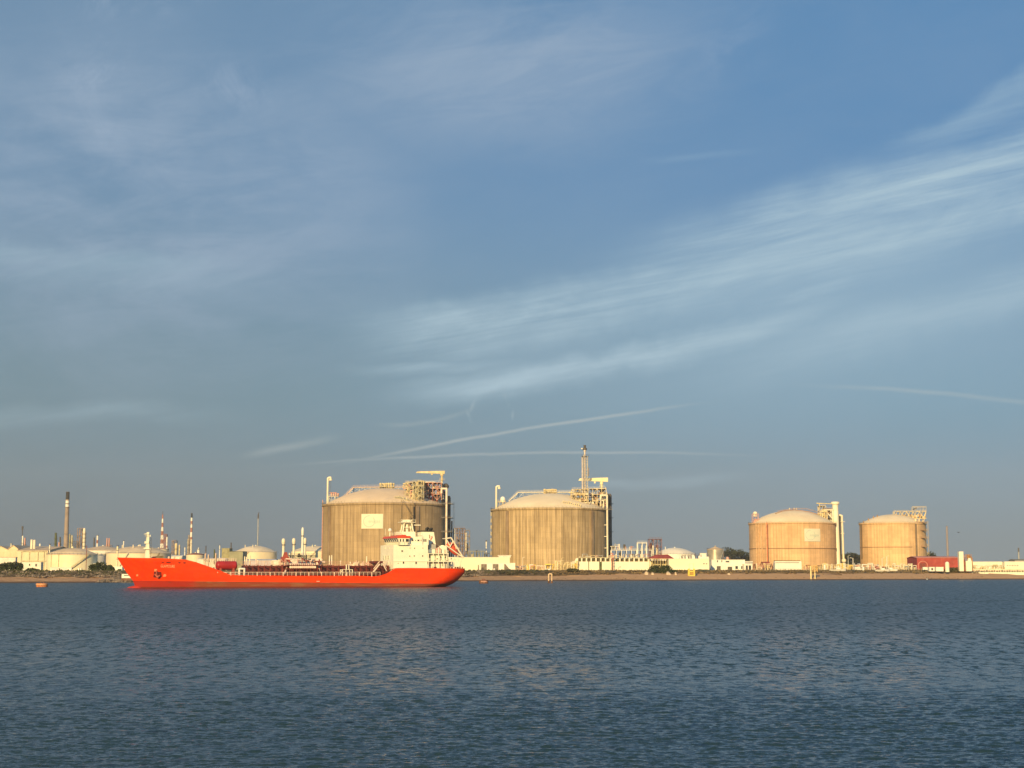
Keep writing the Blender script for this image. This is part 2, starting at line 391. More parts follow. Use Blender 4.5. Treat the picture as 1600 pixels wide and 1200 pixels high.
def build_water():
    # a fan of fine cells near the viewer that widens with distance, over a wide flat sheet
    nr, nc = 1150, 900
    d = np.concatenate([np.geomspace(2, 41.5, 110), 1/np.linspace(1/42., 1/1050., nr)]); a = np.concatenate([-np.geomspace(1.45, .4615, 60), np.linspace(-.46, .46, nc), np.geomspace(.4615, 1.45, 60)]); nr, nc = len(d), len(a)
    D, A = np.meshgrid(d, a, indexing='ij'); X = D*np.tan(A)*1.0; Y = D.copy()
    cell = np.maximum(np.gradient(d)[:, None], D*np.gradient(a)[None]*.6)*np.ones_like(A)
    Z = np.zeros_like(X); r = np.random.default_rng(5)
    gust = np.zeros_like(X)
    for i in range(9):
        k = 2*np.pi/r.uniform(12, 90); th = r.uniform(-.6, .6); gust += np.sin(k*(np.sin(th)*X*.5+np.cos(th)*Y)+r.uniform(0, 6.28))
    gust = 1+.25*np.clip(gust/2.2, -1.4, 1.4)
    lam = np.geomspace(.20, 1.5, 90)
    for i, L in enumerate(lam):
        th = r.normal(0.08, .42); k = 2*np.pi/L
        amp = .034*L/(2*np.pi)*min(1.0, (.55/L)**.9)
        w = np.clip((L/np.maximum(cell, 1e-3)-2.2)/2.0, 0, 1)
        ph = k*(np.sin(th)*X+np.cos(th)*Y)+r.uniform(0, 6.28)
        ph = ph+.7*np.sin(.31*k*(np.cos(th)*X-np.sin(th)*Y)+r.uniform(0, 6.28))
        s = np.sin(ph); Z += amp*w*(s+.25*np.cos(2*ph))
    Z *= gust
    V = np.stack([X, Y, Z], -1).reshape(-1, 3)
    i = np.arange(nr-1)[:, None]*nc+np.arange(nc-1)[None]; Fq = np.stack([i, i+1, i+nc+1, i+nc], -1).reshape(-1, 4)
    n = len(V); S = 20000
    V = np.vstack([V, [[-S, -3000, -.25], [S, -3000, -.25], [S, S, -.25], [-S, S, -.25]]]); Fq = np.vstack([Fq, [[n, n+1, n+2, n+3]]])
    big_mesh('water', V, Fq, water_material(), kind='structure')
build_water()

# ------------------------------------------------------------------ land
def shore_y(X):
    X = np.asarray(X, float)
    base = np.where(X < 0, 786+.44*X, 786+.36*X)
    base = np.where(X < -320, 786-.44*320+(X+320)*.1, base); base = np.where(X > 330, 786+.36*330+(X-330)*.1, base)
    return base+2.2*np.sin(X*.045+1)+1.1*np.sin(X*.13)+.6*np.sin(X*.41+2)
def sand_top(X): return np.interp(X, [-400, -190, -120, 0, 30, 60, 400], [2.1, 2.1, 1.5, 2.1, 2.3, 3.3, 3.5])
def ground_z(X, Y):
    t = Y-shore_y(X); st = sand_top(X)
    return np.interp(t, [-40, 0, 30, 40, 48], [-2.0, 0.0, 0, 0, 0])+0 if False else np.where(t < 0, t*.05, np.where(t < 30, st*np.clip(t/30, 0, 1)**.8, np.where(t < 46, st+(GZ-st)*np.clip((t-30)/16, 0, 1), GZ)))
def ground_material():
    m = bpy.data.materials.new('shore_ground'); m.use_nodes = True; g = NT(m.node_tree)
    p = g.n('ShaderNodeTexCoord').outputs['Object']; x, y, z = g.sep(p)
    n = g.noise(p, .35, 7, .65); nb = g.noise(g.comb(g.m('MULTIPLY', x, .04), g.m('MULTIPLY', y, .04), 0), 1, 5, .6)
    wob = g.m('ADD', z, g.m('MULTIPLY', g.m('SUBTRACT', nb, .5), .5))
    side = g.ss(x, -120, 120)
    sand = g.mix(side, (.36, .205, .11), (.52, .31, .16))
    sand = g.mix(g.ss(n, .35, .7), sand, (.58, .37, .20))
    c = g.mix(g.ss(wob, .35, .75), (.13, .085, .055), sand)
    lim = g.m('ADD', 2.35, g.m('MULTIPLY', g.ss(x, 20, 60), 1.15))
    soil = g.mix(g.ss(g.noise(p, .5, 6, .7), .4, .62), (.075, .060, .030), (.19, .13, .075))
    c = g.mix(g.ss(g.m('SUBTRACT', wob, lim), -.15, .25), c, soil)
    inland = g.mix(g.ss(nb, .4, .6), (.16, .13, .08), (.11, .11, .055))
    c = g.mix(g.ss(z, 4.85, 4.99), c, inland)
    b = g.n('ShaderNodeBsdfPrincipled'); g.put(b.inputs['Base Color'], c); b.inputs['Roughness'].default_value = .95; b.inputs['Specular IOR Level'].default_value = .1
    bp = g.n('ShaderNodeBump'); bp.inputs['Strength'].default_value = .5; g.put(bp.inputs['Height'], n); g.put(b.inputs['Normal'], bp.outputs[0])
    o = g.n('ShaderNodeOutputMaterial'); g.t.links.new(b.outputs[0], o.inputs[0]); return m
def build_land():
    xs = np.concatenate([np.linspace(-9000, -620, 12), np.arange(-600, 700, 1.5), np.linspace(720, 9000, 12)])
    ts = np.concatenate([[-60, -20], np.linspace(-6, 50, 57), [60, 80, 120, 300, 800, 2500, 6000, 18000]])
    X, T = np.meshgrid(xs, ts, indexing='ij'); Y = shore_y(X)+T; Z = ground_z(X, Y)
    r = np.random.default_rng(3); nz = np.zeros_like(X)
    for i in range(26):
        k = 2*np.pi/r.uniform(2.5, 26); th = r.uniform(0, 6.28); nz += np.sin(k*(np.sin(th)*X+np.cos(th)*Y)+r.uniform(0, 6.28))
    amp = np.where((T > 2) & (T < 30), .035, np.where((T >= 30) & (T < 47), .16, 0.0)); Z = Z+amp*nz*.6
    Z = np.where(T > 48, GZ, Z)
    nx, nt_ = X.shape; i = np.arange(nx-1)[:, None]*nt_+np.arange(nt_-1)[None]
    Fq = np.stack([i, i+nt_, i+nt_+1, i+1], -1).reshape(-1, 4)
    big_mesh('ground', np.stack([X, Y, Z], -1).reshape(-1, 3), Fq, ground_material(), kind='structure')
build_land()

def _nop(): pass
def scatter_lumps(name, pts, sizes, material, flat=.7, jit=.35, label=None, cat=None, seed=1):
    """many small irregular lumps as one mesh"""
    r = np.random.default_rng(seed)
    base = np.array([[0, 0, 1], [.9, 0, .25], [.28, .86, .3], [-.73, .53, .2], [-.73, -.53, .3], [.28, -.86, .2], [0, 0, -.5]], float)
    fs = np.array([[0, 1, 2], [0, 2, 3], [0, 3, 4], [0, 4, 5], [0, 5, 1], [6, 2, 1], [6, 3, 2], [6, 4, 3], [6, 5, 4], [6, 1, 5]])
    n = len(pts); V = base[None]*(1+r.uniform(-jit, jit, (n, 7, 3)))
    th = r.uniform(0, 6.28, n); c, s = np.cos(th)[:, None], np.sin(th)[:, None]
    V = np.stack([V[..., 0]*c-V[..., 1]*s, V[..., 0]*s+V[..., 1]*c, V[..., 2]*flat], -1)*sizes[:, None, None]+pts[:, None]
    Fq = (fs[None]+np.arange(n)[:, None, None]*7).reshape(-1, 3)
    o = big_mesh(name, V.reshape(-1, 3), Fq, material, smooth=False, kind='stuff')
    if label: o['label'] = label; o['category'] = cat
    return o
def strip_points(x0, x1, t0, t1, n, seed):
    r = np.random.default_rng(seed); X = r.uniform(x0, x1, n); T = r.uniform(t0, t1, n); Y = shore_y(X)+T
    return np.stack([X, Y, ground_z(X, Y)], -1), r
stone = mat('riprap_stone', (.24, .19, .14), .9, .3, .25, c2=(.10, .08, .06))
scrub_m = mat('scrub', (.075, .075, .030), .95, .3, .12, c2=(.16, .11, .05))
dry_m = mat('dry_scrub', (.20, .14, .065), .95, .25, .15, c2=(.09, .08, .035))
P_, r_ = strip_points(-260, -10, 31, 46, 5200, 21); scatter_lumps('riprap', P_, r_.uniform(.25, .85, len(P_)), stone, label='brown boulders banked along the shore left of the tanks', cat='rocks', seed=2)
P_, r_ = strip_points(-190, -125, 0, 34, 2600, 22); scatter_lumps('boulders', P_, r_.uniform(.3, .95, len(P_)), stone, label='dark boulders reaching the waterline beside the orange bow', cat='rocks', seed=3)
P_, r_ = strip_points(-330, 20, 36, 56, 3600, 23); scatter_lumps('scrub', P_+[0, 0, .1], r_.uniform(.3, .95, len(P_)), scrub_m, .8, .5, 'low dark scrub along the top of the stony bank', 'scrub', 4)
P_, r_ = strip_points(20, 420, 31, 60, 6500, 24); scatter_lumps('undergrowth', P_+[0, 0, .05], r_.uniform(.25, .85, len(P_)), dry_m, .8, .5, 'dry brown and green growth between sand and works', 'scrub', 5)

P_, r_ = strip_points(-230, 400, 1.5, 12, 1500, 25); P_ = P_[(r_.random(len(P_)) < .25+.75*(np.sin(P_[:, 0]*.11)+np.sin(P_[:, 0]*.037) > .3))]; scatter_lumps('debris', P_, r_.uniform(.10, .38, len(P_)), scrub_m, .5, .4, 'dark weed and debris strewn along the tide line', 'debris', 6)
# ------------------------------------------------------------------ greenery
leaf_dark = mat('dark_leaf', (.045, .065, .022), .9, .3, .25, c2=(.09, .10, .035))
leaf_pine = mat('pine_leaf', (.040, .050, .024), .9, .3, .12, c2=(.075, .075, .035))
bark = mat('bark', (.14, .10, .07), .9, .2, .5)
def leaf_cloud(blobs, n, size, seed):
    """leaf-sized faces spread through several lobes; returns arrays"""
    r = np.random.default_rng(seed); vol = np.array([b[3]*b[4]*b[5] for b in blobs]); k = r.choice(len(blobs), n, p=vol/vol.sum())
    B = np.array(blobs)[k]; d = r.normal(size=(n, 3)); d /= np.linalg.norm(d, axis=1)[:, None]
    rad = r.uniform(.35, 1.0, n)**.45*(1+.18*np.sin(d[:, 0]*5+B[:, 0])*np.cos(d[:, 1]*4+d[:, 2]*6))
    C = B[:, :3]+d*rad[:, None]*B[:, 3:6]
    a = r.normal(size=(n, 3)); a /= np.linalg.norm(a, axis=1)[:, None]; b = np.cross(a, r.normal(size=(n, 3))); b /= np.linalg.norm(b, axis=1)[:, None]
    s = size*r.uniform(.5, 1.3, n)[:, None]
    V = np.stack([C-a*s-b*s*.6, C+a*s-b*s*.6, C+a*s+b*s*.6, C-a*s+b*s*.6], 1).reshape(-1, 3)
    return V, np.arange(n*4).reshape(-1, 4)
def bush(name, label, px, Y, w, h, seed, base=None, n=900, group=None, size=.28, m=None):
    x = gx(px, Y, 6); z = GZ-.1 if base is None else base
    t = thing(name, label, 'bush', (x, Y, z), 0, group); r = np.random.default_rng(seed)
    bl = [(r.uniform(-.33, .33)*w, r.uniform(-.2, .2)*w, h*r.uniform(.35, .6), w*r.uniform(.16, .27), w*.2, h*r.uniform(.35, .48)) for _ in range(8)]
    bl = [(a, b, min(c, h-f), d, e, f) for a, b, c, d, e, f in bl]
    V, Q = leaf_cloud(bl, n, size, seed); V[:, 2] = np.maximum(V[:, 2], -.4)
    big_mesh('foliage', V, Q, m or leaf_dark, False, t)
    mb = MB()
    for i in range(5): mb.cyl((0, 0, -.3), (r.uniform(-.3, .3)*w, r.uniform(-.1, .1)*w, h*.5), .12, .04, 5)
    mb.build('stem', bark, t); return t
def tree(label, px, Y, h, w, seed, group, lift=.45, name='tree', n=700):
    t = thing(name, label, 'tree', (gx(px, Y, 8), Y, GZ-.05), 0, group); r = np.random.default_rng(seed); mb = MB()
    mb.cyl((0, 0, -.3), (.1*w*r.uniform(-.3, .3), 0, h*lift), w*.045, w*.03, 7); top = Vector((0, 0, h*lift)); bl = []
    for i in range(7):
        a = r.uniform(0, 6.28); q = Vector((math.cos(a)*w*r.uniform(.12, .36), math.sin(a)*w*r.uniform(.1, .34), h*r.uniform(lift+.12, .88)))
        mb.cyl(top*.92, q, w*.022, w*.008, 5); bl.append((q.x, q.y, q.z, w*r.uniform(.16, .27), w*r.uniform(.16, .26), h*r.uniform(.07, .13)))
    bl.append((0, 0, h*.86, w*.2, w*.2, h*.13))
    mb.build('trunk', bark, t); V, Q = leaf_cloud(bl, n, .55, seed+1); big_mesh('crown', V, Q, leaf_pine, False, t); return t

# groves behind the works
def grove(px0, px1, ys, Y, n, seed, where, group):
    r = np.random.default_rng(seed)
    for i in range(n):
        px = px0+(px1-px0)*(i+.5)/n+r.uniform(-1, 1); yt = np.interp(px, ys[0], ys[1])+r.uniform(-.8, 2.5)
        h = gz(yt, Y+i*6)-GZ; w = h*r.uniform(.75, 1.1)
        tree(where, px, Y+i*6, h, w, seed*40+i, group, lift=.22, n=620)
grove(1132, 1172, ([1130, 1136, 1146, 1156, 1163, 1172], [855, 853.5, 858, 856, 861, 862]), 1640, 9, 3, 'dark tree standing in the grove between the steel silo and the signed orange tank', 'trees between the silo and the signed tank')
grove(1316, 1346, ([1314, 1322, 1333, 1340, 1348], [867, 864.5, 860.5, 865, 867]), 1640, 7, 4, 'dark tree in the grove between the two orange tanks', 'trees between the orange tanks')
grove(1450, 1461, ([1448, 1455, 1461], [863, 861.5, 866]), 1660, 3, 5, 'dark tree just beyond the red shed roof', 'trees behind the red shed')
# bushes at the shore
def sy(px, t): 
    X = (px-800)/F*800
    for _ in range(6): Y = float(shore_y(X))+t; X = gx(px, Y, 4)
    return Y
bush('bush', 'large rounded dark green bush at the sand before the long pale wall', 1030, sy(1030, 36), 12.4, 6.0, 51, base=2.9, n=2600, size=.30)
bush('bush', 'small dark bush touching the big rounded one', 1052, sy(1052, 37), 4.6, 2.6, 52, base=3.4, n=500)
for i, (px, w, h) in enumerate([(4, 6.5, 4.6), (15, 7.5, 5.2), (27, 5.8, 4.6)]):
    bush('bush', ['dark bush cut by the frame edge below the gabled shed', 'tallest dark bush below the gabled shed', 'dark bush below the right corner of the gabled shed'][i], px, sy(px, 56), w, h, 60+i, n=900)
for i, (px, w, h) in enumerate([(47, 5, 1.8), (57, 4.2, 1.4)]):
    bush('bush', ['low dark bush before the panelled tank wall', 'lowest flat bush before the panelled tank wall'][i], px, sy(px, 54), w, h, 66+i, n=400)
for i, (px, w, h) in enumerate([(147, 5.5, 4.2), (156, 7, 5.0), (167, 6.5, 3.6), (174, 3.4, 2.4)]):
    bush('bush', ['dark green bush against the round storage tank', 'tallest green bush between the two round storage tanks', 'green bush beside the small white hut', 'smallest green bush behind the white hut by the bow'][i], px, sy(px, 54), w, h, 70+i, n=900)
bush('bush', 'flat grey green mound of scrub before the white domed silo', 1487, sy(1487, 38), 12, 3.6, 81, base=3.6, n=1600, m=scrub_m)
bush('bush', 'dark scrub bush by the yellow pipe bends', 894, sy(894, 40), 7, 2.4, 82, base=4.3, n=700, m=scrub_m)
# pale boulders on the sand
def boulder(label, px, py, w, h, seed):
    Y = sy(px, 26); X = gx(px, Y, 3); r = np.random.default_rng(seed); mb = MB(); mb.ball((0, 0, 0), 1, 12, 8)
    k_ = []
    for v in mb.v:
        v = Vector(v); f = 1+.13*math.sin(v.x*3+seed)+.10*math.sin(v.y*5+v.z*4+seed); k_.append((v.x*w/2*f, v.y*w/2*f, max(-.3, v.z*h*f*(1-.2*v.x))))
    mb.v = k_; o = mb.build('boulder', mat('pale_boulder', (.62, .50, .36), .9, .15, .6), None); o.location = (X, Y, float(ground_z(X, Y))-.1); tag(o, label, 'rock')
boulder('pale rounded boulder on the sand at the big bush, nearest the long wall', 1010, 896, 2.9, 1.9, 1)
boulder('bright pale boulder half under the big round bush', 1020, 896, 2.2, 1.3, 2)
boulder('broad pale boulder on the far side of the big round bush', 1045, 895, 3.2, 1.6, 3)
boulder('small upright pale stone below the cream block building', 1056, 896, 1.2, 1.5, 4)
boulder('rounded pale stone on the sand below the white flat roofed building', 1139, 897, 1.8, 1.0, 5)
# stranded hull / log on the beach
Y = sy(1300, 22); X = gx(1300, Y, 2); mb = MB(); mb.tube([(-5.4, 0, 1.7), (-2.8, .3, 1.45), (0, 0, .9), (3.0, -.4, .45), (5.6, -.2, .2)], .33, 8)
mb.cyl((-4.5, 0, 1.5), (-5.6, .6, 2.3), .12, .05, 5); mb.cyl((-1, 0, 1), (-.4, -.6, 1.8), .1, .04, 5); mb.cyl((-5.2, 0, 1.6), (-5.0, 0, -.2), .2, n=6)
o = mb.build('driftwood', bark); o.location = (X, Y, float(ground_z(X, Y))); tag(o, 'long dark log stranded slantwise on the sand near the white vents', 'driftwood')
# ------------------------------------------------------------------ large gas tanks
conc_a = concrete('stained_concrete', (.50, .375, .225), 40, (.25, .18, .105), .62)
conc_b = concrete('streaked_concrete', (.62, .475, .285), 40, (.30, .22, .125), .85)
conc_c = concrete('orange_concrete', (.80, .53, .29), 40, (.46, .27, .14), .40)
conc_d = concrete('pale_orange_concrete', (.82, .56, .30), 30, (.48, .29, .15), .35)
butt_m = mat('buttress_concrete', (.30, .22, .14), .9, .15, .1, streak=.3)

class Big:
    def __init__(s, label, cxpx, D, R0, ztop_py, conc, dome, dome_py, nbutt, a0, butt=butt_m, lip=.7):
        s.D = D; s.R = R0; s.X = gx(cxpx, D, 25); s.t = thing('gas_storage_tank', label, 'storage tank', (s.X, D, GZ), 0, None)
        s.h = gz(ztop_py, D-R0)-GZ; t = s.t
        MB().lathe([(R0, -.3), (R0, s.h)], 160).build('wall', conc, t)
        mb = MB(); mb.lathe([(R0+lip*.2, s.h-1.3), (R0+lip, s.h-1.0), (R0+lip, s.h+.25), (R0-1.2, s.h+.25)], 128)
        mb.build('ring_beam', conc, t)
        mb = MB(); n = 96
        pts = [((R0+lip-.15)*math.sin(2*math.pi*i/n), -(R0+lip-.15)*math.cos(2*math.pi*i/n), s.h+.25) for i in range(n+1)]
        mb.rail(pts, 1.15, .07, 2.6); mb.build('railing', ysteel, t)
        rise = gz(dome_py, D)-GZ-s.h-.25; rd = R0-1.4; s.rise = rise; s.Rs = (rd*rd+rise*rise)/(2*rise)
        prof = []
        for i in range(15):
            r = rd*(1-i/14); prof.append((max(r, .01), s.domez(r)))
        MB().lathe(prof, 96).build('dome_roof', dome, t)
        for i in range(nbutt):
            a = a0+2*math.pi*i/nbutt; mb = MB(); w = .055*40/R0
            mb.lathe([(R0+.9, -.3), (R0+.9, s.h-1.6), (R0-.1, s.h-1.6)], 4, (0, 0, 0), a-w/2, a+w/2)
            for q in (a-w/2, a+w/2):
                mb.add([((R0-.1)*math.sin(q), -(R0-.1)*math.cos(q), -.3), ((R0+.9)*math.sin(q), -(R0+.9)*math.cos(q), -.3), ((R0+.9)*math.sin(q), -(R0+.9)*math.cos(q), s.h-1.6), ((R0-.1)*math.sin(q), -(R0-.1)*math.cos(q), s.h-1.6)], [(0, 1, 2, 3)])
            mb.build('buttress', butt, t)
    def domez(s, r): return s.h+.25+s.rise-(s.Rs-math.sqrt(max(0, s.Rs**2-r*r)))
    def lx(s, px, dy=0, z=30): return gx(px, s.D+dy, z)-s.X
    def lz(s, py, dy=0): return gz(py, s.D+dy)-GZ
    def roof(s, x, y): return s.domez(min(math.hypot(x, y), s.R-1.5))

def sign_panel(T, x0, x1, y0, y1, name='sign_panel', words='enagas'):
    dy = -T.R; a, b, zt, zb = T.lx(x0, dy), T.lx(x1, dy), T.lz(y0, dy), T.lz(y1, dy); r = T.R+.45
    q0, q1 = math.asin(a/T.R), math.asin(b/T.R)
    # the panel follows the wall; built as a curved slab
    mb = MB(); n = 14; mb.lathe([(r, zb), (r, zt)], n, (0, 0, 0), q0, q1); mb.lathe([(r, zt), (T.R-.05, zt)], n, (0, 0, 0), q0, q1); mb.lathe([(T.R-.05, zb), (r, zb)], n, (0, 0, 0), q0, q1)
    for q in (q0, q1):
        s_, c_ = math.sin(q), -math.cos(q); mb.add([(T.R*s_, T.R*c_, zb), (r*s_, r*c_, zb), (r*s_, r*c_, zt), (T.R*s_, T.R*c_, zt)], [(0, 1, 2, 3)])
    p = mb.build(name, mat('sign_cream', (.70, .69, .54), .5, .02, .1), T.t)
    mid = (q0+q1)/2; W = T.R*(q1-q0); Hh = zt-zb; zc = (zt+zb)/2
    def bend(v):  # flat x,z in metres from the panel's middle -> wall
        q = mid+v.x/T.R; rr = T.R+.50-v.y; return Vector((rr*math.sin(q), -rr*math.cos(q), zc+v.z))
    mb = MB(); cx, rr = -W*.14, Hh*.40; prev = None; seg = 44
    for i in range(seg):
        a0_, a1_ = 2*math.pi*i/seg, 2*math.pi*(i+1)/seg
        if 40 < i*360/seg < 75: continue
        o_ = []
        for (aa, ra) in ((a0_, rr), (a1_, rr), (a1_, rr-.38), (a0_, rr-.38)): o_.append(bend(Vector((cx+ra*math.cos(aa), 0, ra*math.sin(aa)))))
        mb.add(o_, [(0, 1, 2, 3)])
    mb.build('ring_emblem', logo_g, p)
    text_on(words, Hh*.30, p, 'lettering', logo_g, Matrix.Translation((W*.10, 0, 0)) @ Matrix.Rotation(R(90), 4, 'X'), bend)
    return p

def steel_cluster(T, x0, x1, ylo, yhi, dy0, dy1, seed, mats, nz=3, nx=5, vess=4, pipes=16):
    """platform steelwork with pipes and vessels on the roof edge; spans given in local metres"""
    r = random.Random(seed)
    fr = MB(); fr.frame(x0, x1, dy0, dy1, ylo, yhi, nx, nz, .22); fr.build('platform_frame', mats[0], T.t)
    zs = [ylo+(yhi-ylo)*i/nz for i in range(nz+1)]
    dk = MB()
    for z in zs[1:]:
        a = x0+(x1-x0)*r.choice([0, 0, .15]); dk.box(a, x1, dy0, dy1, z, z+.12)
    dk.build('grating_deck', mats[3], T.t)
    rl = MB()
    for z in zs[1:]: rl.rail([(x0, dy0, z+.12), (x1, dy0, z+.12), (x1, dy1, z+.12)], 1.1, .06, 1.8)
    rl.build('platform_railing', mats[1], T.t)
    for i in range(pipes):
        mb = MB(); x = r.uniform(x0, x1); y = r.uniform(dy0, dy1)-.6*(i % 3 == 0); rad = r.choice([.18, .25, .35, .5]); z = T.roof(x, y)
        zt = r.uniform(ylo+1, yhi+1.0); x2 = min(x1+1, max(x0-2, x+r.choice([-1, 1])*r.uniform(1.5, 7)))
        mb.tube([(x, y, z-.2), (x, y, zt), (x2, y, zt)]+([(x2, y, r.uniform(ylo, zt))] if r.random() < .6 else []), rad, 7)
        mb.build('pipe', r.choice(mats[1:3]), T.t)
    for i in range(int(vess*1.6)):
        mb = MB(); w_ = r.uniform(1.0, 3.0); x = r.uniform(x0, x1-w_); y = r.uniform(dy0+.3, dy1-1.5); z = r.choice(zs[:-1])+.15; mb.box(x, x+w_, y, y+1.4, z, z+r.uniform(1.0, 2.6)); mb.build('equipment_box', r.choice([mats[2], mats[3], dsteel]), T.t)
    for i in range(vess):
        mb = MB(); x = r.uniform(x0+1, x1-1); y = r.uniform(dy0, dy1-1); z = r.choice(zs[:-1])+.15; h = r.uniform(1.6, 3.0)
        mb.cyl((x, y, z), (x, y, z+h), .9, n=12); mb.ball((x, y, z+h), .9, 12, 6, .5)
        mb.build('vessel', r.choice(mats[1:3]), T.t)

def zigzag_stairs(T, x0, x1, y, z0, z1, flights, m_, name='stair'):
    mb = MB(); dz = (z1-z0)/flights; w = 1.1
    for (x) in (x0, x1):
        for yy in (y, y-w): mb.cyl((x, yy, z0), (x, yy, z1+1), .12, n=4)
    for i in range(flights):
        a, b = (x0+1, x1-1) if i % 2 else (x1-1, x0+1); za, zb = z0+dz*i, z0+dz*(i+1)
        for yy in (y, y-w):
            mb.add([(a, yy-.06, za-.25), (b, yy-.06, zb-.25), (b, yy-.06, zb+.15), (a, yy-.06, za+.15), (a, yy+.06, za-.25), (b, yy+.06, zb-.25), (b, yy+.06, zb+.15), (a, yy+.06, za+.15)],
                   [(0, 1, 2, 3), (7, 6, 5, 4), (3, 2, 6, 7), (0, 4, 5, 1)])
            mb.cyl((a, yy, za+1), (b, yy, zb+1), .07, n=4)
        k = 12
        for j in range(k):
            x = a+(b-a)*(j+.5)/k; z = za+(zb-za)*(j+.5)/k; mb.box(x-.18, x+.18, y-w, y, z-.03, z+.05)
        lx = b; s = 1 if b > (x0+x1)/2 else -1
        mb.box(min(lx, lx+s*1.2), max(lx, lx+s*1.2), y-w, y, zb-.1, zb+.05); mb.rail([(lx, y-w, zb), (lx+s*1.2, y-w, zb)], 1.1, .05, 1.2)
    return mb.build(name, m_, T.t)

def caged_ladder(mb, x, y, z0, z1, w=.7):
    for s in (-w/2, w/2): mb.cyl((x+s, y, z0), (x+s, y, z1), .07, n=4)
    z = z0
    while z < z1:
        mb.cyl((x-w/2, y, z), (x+w/2, y, z), .05, n=4); z += .9
        
def roof_bridge(T, pts, m_, r=.28):
    """pipe bridge carried on posts standing on the dome; pts in local metres"""
    mb = MB()
    for dy in (-.9, .9): mb.tube([(x, y+dy, z) for x, y, z in pts], r, 6)
    mb.rail([(x, y-1.2, z+.2) for x, y, z in pts], 1.1, .06, 2.2)
    mb.build('roof_walkway', m_[0], T.t)
    mb = MB()
    for (a, b) in zip(pts[:-1], pts[1:]):
        a, b = Vector(a), Vector(b); n = max(1, int((b-a).length/3.2)); prev = None
        for i in range(n+1):
            q = a+(b-a)*i/n; f = T.roof(q.x, q.y)
            if q.z-f > .3:
                for dy in (-.9, .9): mb.cyl((q.x, q.y+dy, f-.2), (q.x, q.y+dy, q.z), .13, n=4)
                if prev: mb.cyl((prev[0], q.y-.9, prev[1]), (q.x, q.y-.9, q.z), .09, n=4); mb.cyl((prev[0], q.y-.9, prev[2]), (q.x, q.y-.9, f+.1), .09, n=4)
                prev = (q.x, f, q.z)
    mb.build('walkway_posts', m_[1], T.t)

def riser(T, px, pytop, pybot, pxin, rad, m_, dy=0, name='riser_pipe', ties=()):
    x = T.lx(px, dy); zt = T.lz(pytop, dy); mb = MB(); xi = T.lx(pxin, dy)
    mb.tube([(x, dy, max(0, T.lz(pybot, dy))), (x, dy, zt), (xi, dy, zt), (xi, dy, zt-(3 if xi != x else 0))], rad, 12)
    mb.build(name, m_, T.t)
    mb = MB()
    for py in ties:
        z = T.lz(py, dy); mb.box(x-3.2, x+3.6, dy-.9, dy+.9, z-.12, z+.12); mb.rail([(x-3.2, dy-.9, z), (x+3.6, dy-.9, z)], 1.1, .05, 1.4)
    if ties: mb.build('access_platform', mat('mid_steel', (.26, .25, .23), .6, .2, 1), T.t)

# --- tank 1: behind the ship's bridge
T1 = Big('huge stained concrete gas tank with a pale sign rising behind the ship bridge', 601, 992, 40.0, 785.6, conc_a, dome_m, 763.0, 4, R(-55))
sign_panel(T1, 564.5, 598.5, 803, 826)
L = T1.lx; Z = T1.lz
zigzag_stairs(T1, L(627, -38), L(645, -38), -T1.R*.93, 0, T1.h+1, 5, mat('bronze_steel', (.26, .19, .10), .6, .2, 1))
MB().box(L(644.2, -37), L(645.6, -37), -T1.R*.925, -T1.R*.90, 0, T1.h-1.5).build('cable_tray', butt_m, T1.t)
roof_bridge(T1, [(L(535), -4, Z(780)), (L(553), -4, Z(762)), (L(596), -2, Z(761.2))], (mat('pink_cream_steel', (.66, .50, .40), .55, .1, .5), steel))
roof_bridge(T1, [(L(614), -2, Z(761.4)), (L(640), -4, Z(761.4))], (mat('pink_cream_steel', (1, 1, 1)), steel))
def crown_cluster(T, x0, x1, ytop, m1, m2):
    zc = T.domez(0); zt = T.lz(ytop); a, b = T.lx(x0), T.lx(x1); mb = MB(); n = 7
    for i in range(n):
        mb = MB(); x = a+(b-a)*(i+.5)/n; yy = random.uniform(-4, 3); mb.cyl((x, yy, T.roof(x, yy)-.2), (x, yy, zt-random.uniform(.2, 1.2)), .55, n=10); mb.ball((x, yy, zt-1.0), .95, 10, 6, .8); mb.build('relief_valve', m1, T.t)
    mb = MB(); mb.box(a, b, -5, 4, zc+.6, zc+.85); mb.rail([(a, -5, zc+.85), (b, -5, zc+.85)], 1.2, .08, 1.4)
    for i in range(9):
        x = a+(b-a)*i/8; mb.cyl((x, -4.6, T.roof(x, -4.6)-.2), (x, -4.6, zc+.7), .14, n=4)
    mb.build('valve_platform', m2, T.t)
crown_cluster(T1, 592.5, 616, 754, ysteel, olive)
steel_cluster(T1, L(634, -14), L(664, -14), Z(783, -14), Z(755.5, -14), -24, -12, 3, (olive, ysteel, pinkst, redst), 3, 5, 6, 26)
steel_cluster(T1, L(664, 0), L(691, 0), Z(783, 0), Z(756, 0), -14, 4, 4, (pinkst, cream, redst, redst), 3, 4, 5, 20)
steel_cluster(T1, L(646, -18), L(660, -18), Z(784, -20), Z(753.5, -20), -28, -22, 8, (olive, olive, ysteel, olive), 4, 3, 2, 8)
mb = MB()
for i in range(11):
    x = L(616+i*2.3, -34); z0 = T1.roof(x, -30); z0 = T1.roof(x, -32); mb.box(x-.22, x+.22, -32.4, -31.6, z0-.3, z0+random.uniform(.8, 2.2)); mb.cyl((x, -32, z0+.6), (x+.9, -32, z0+1.5), .14, n=6)
mb.build('valve_row', olive, T1.t)
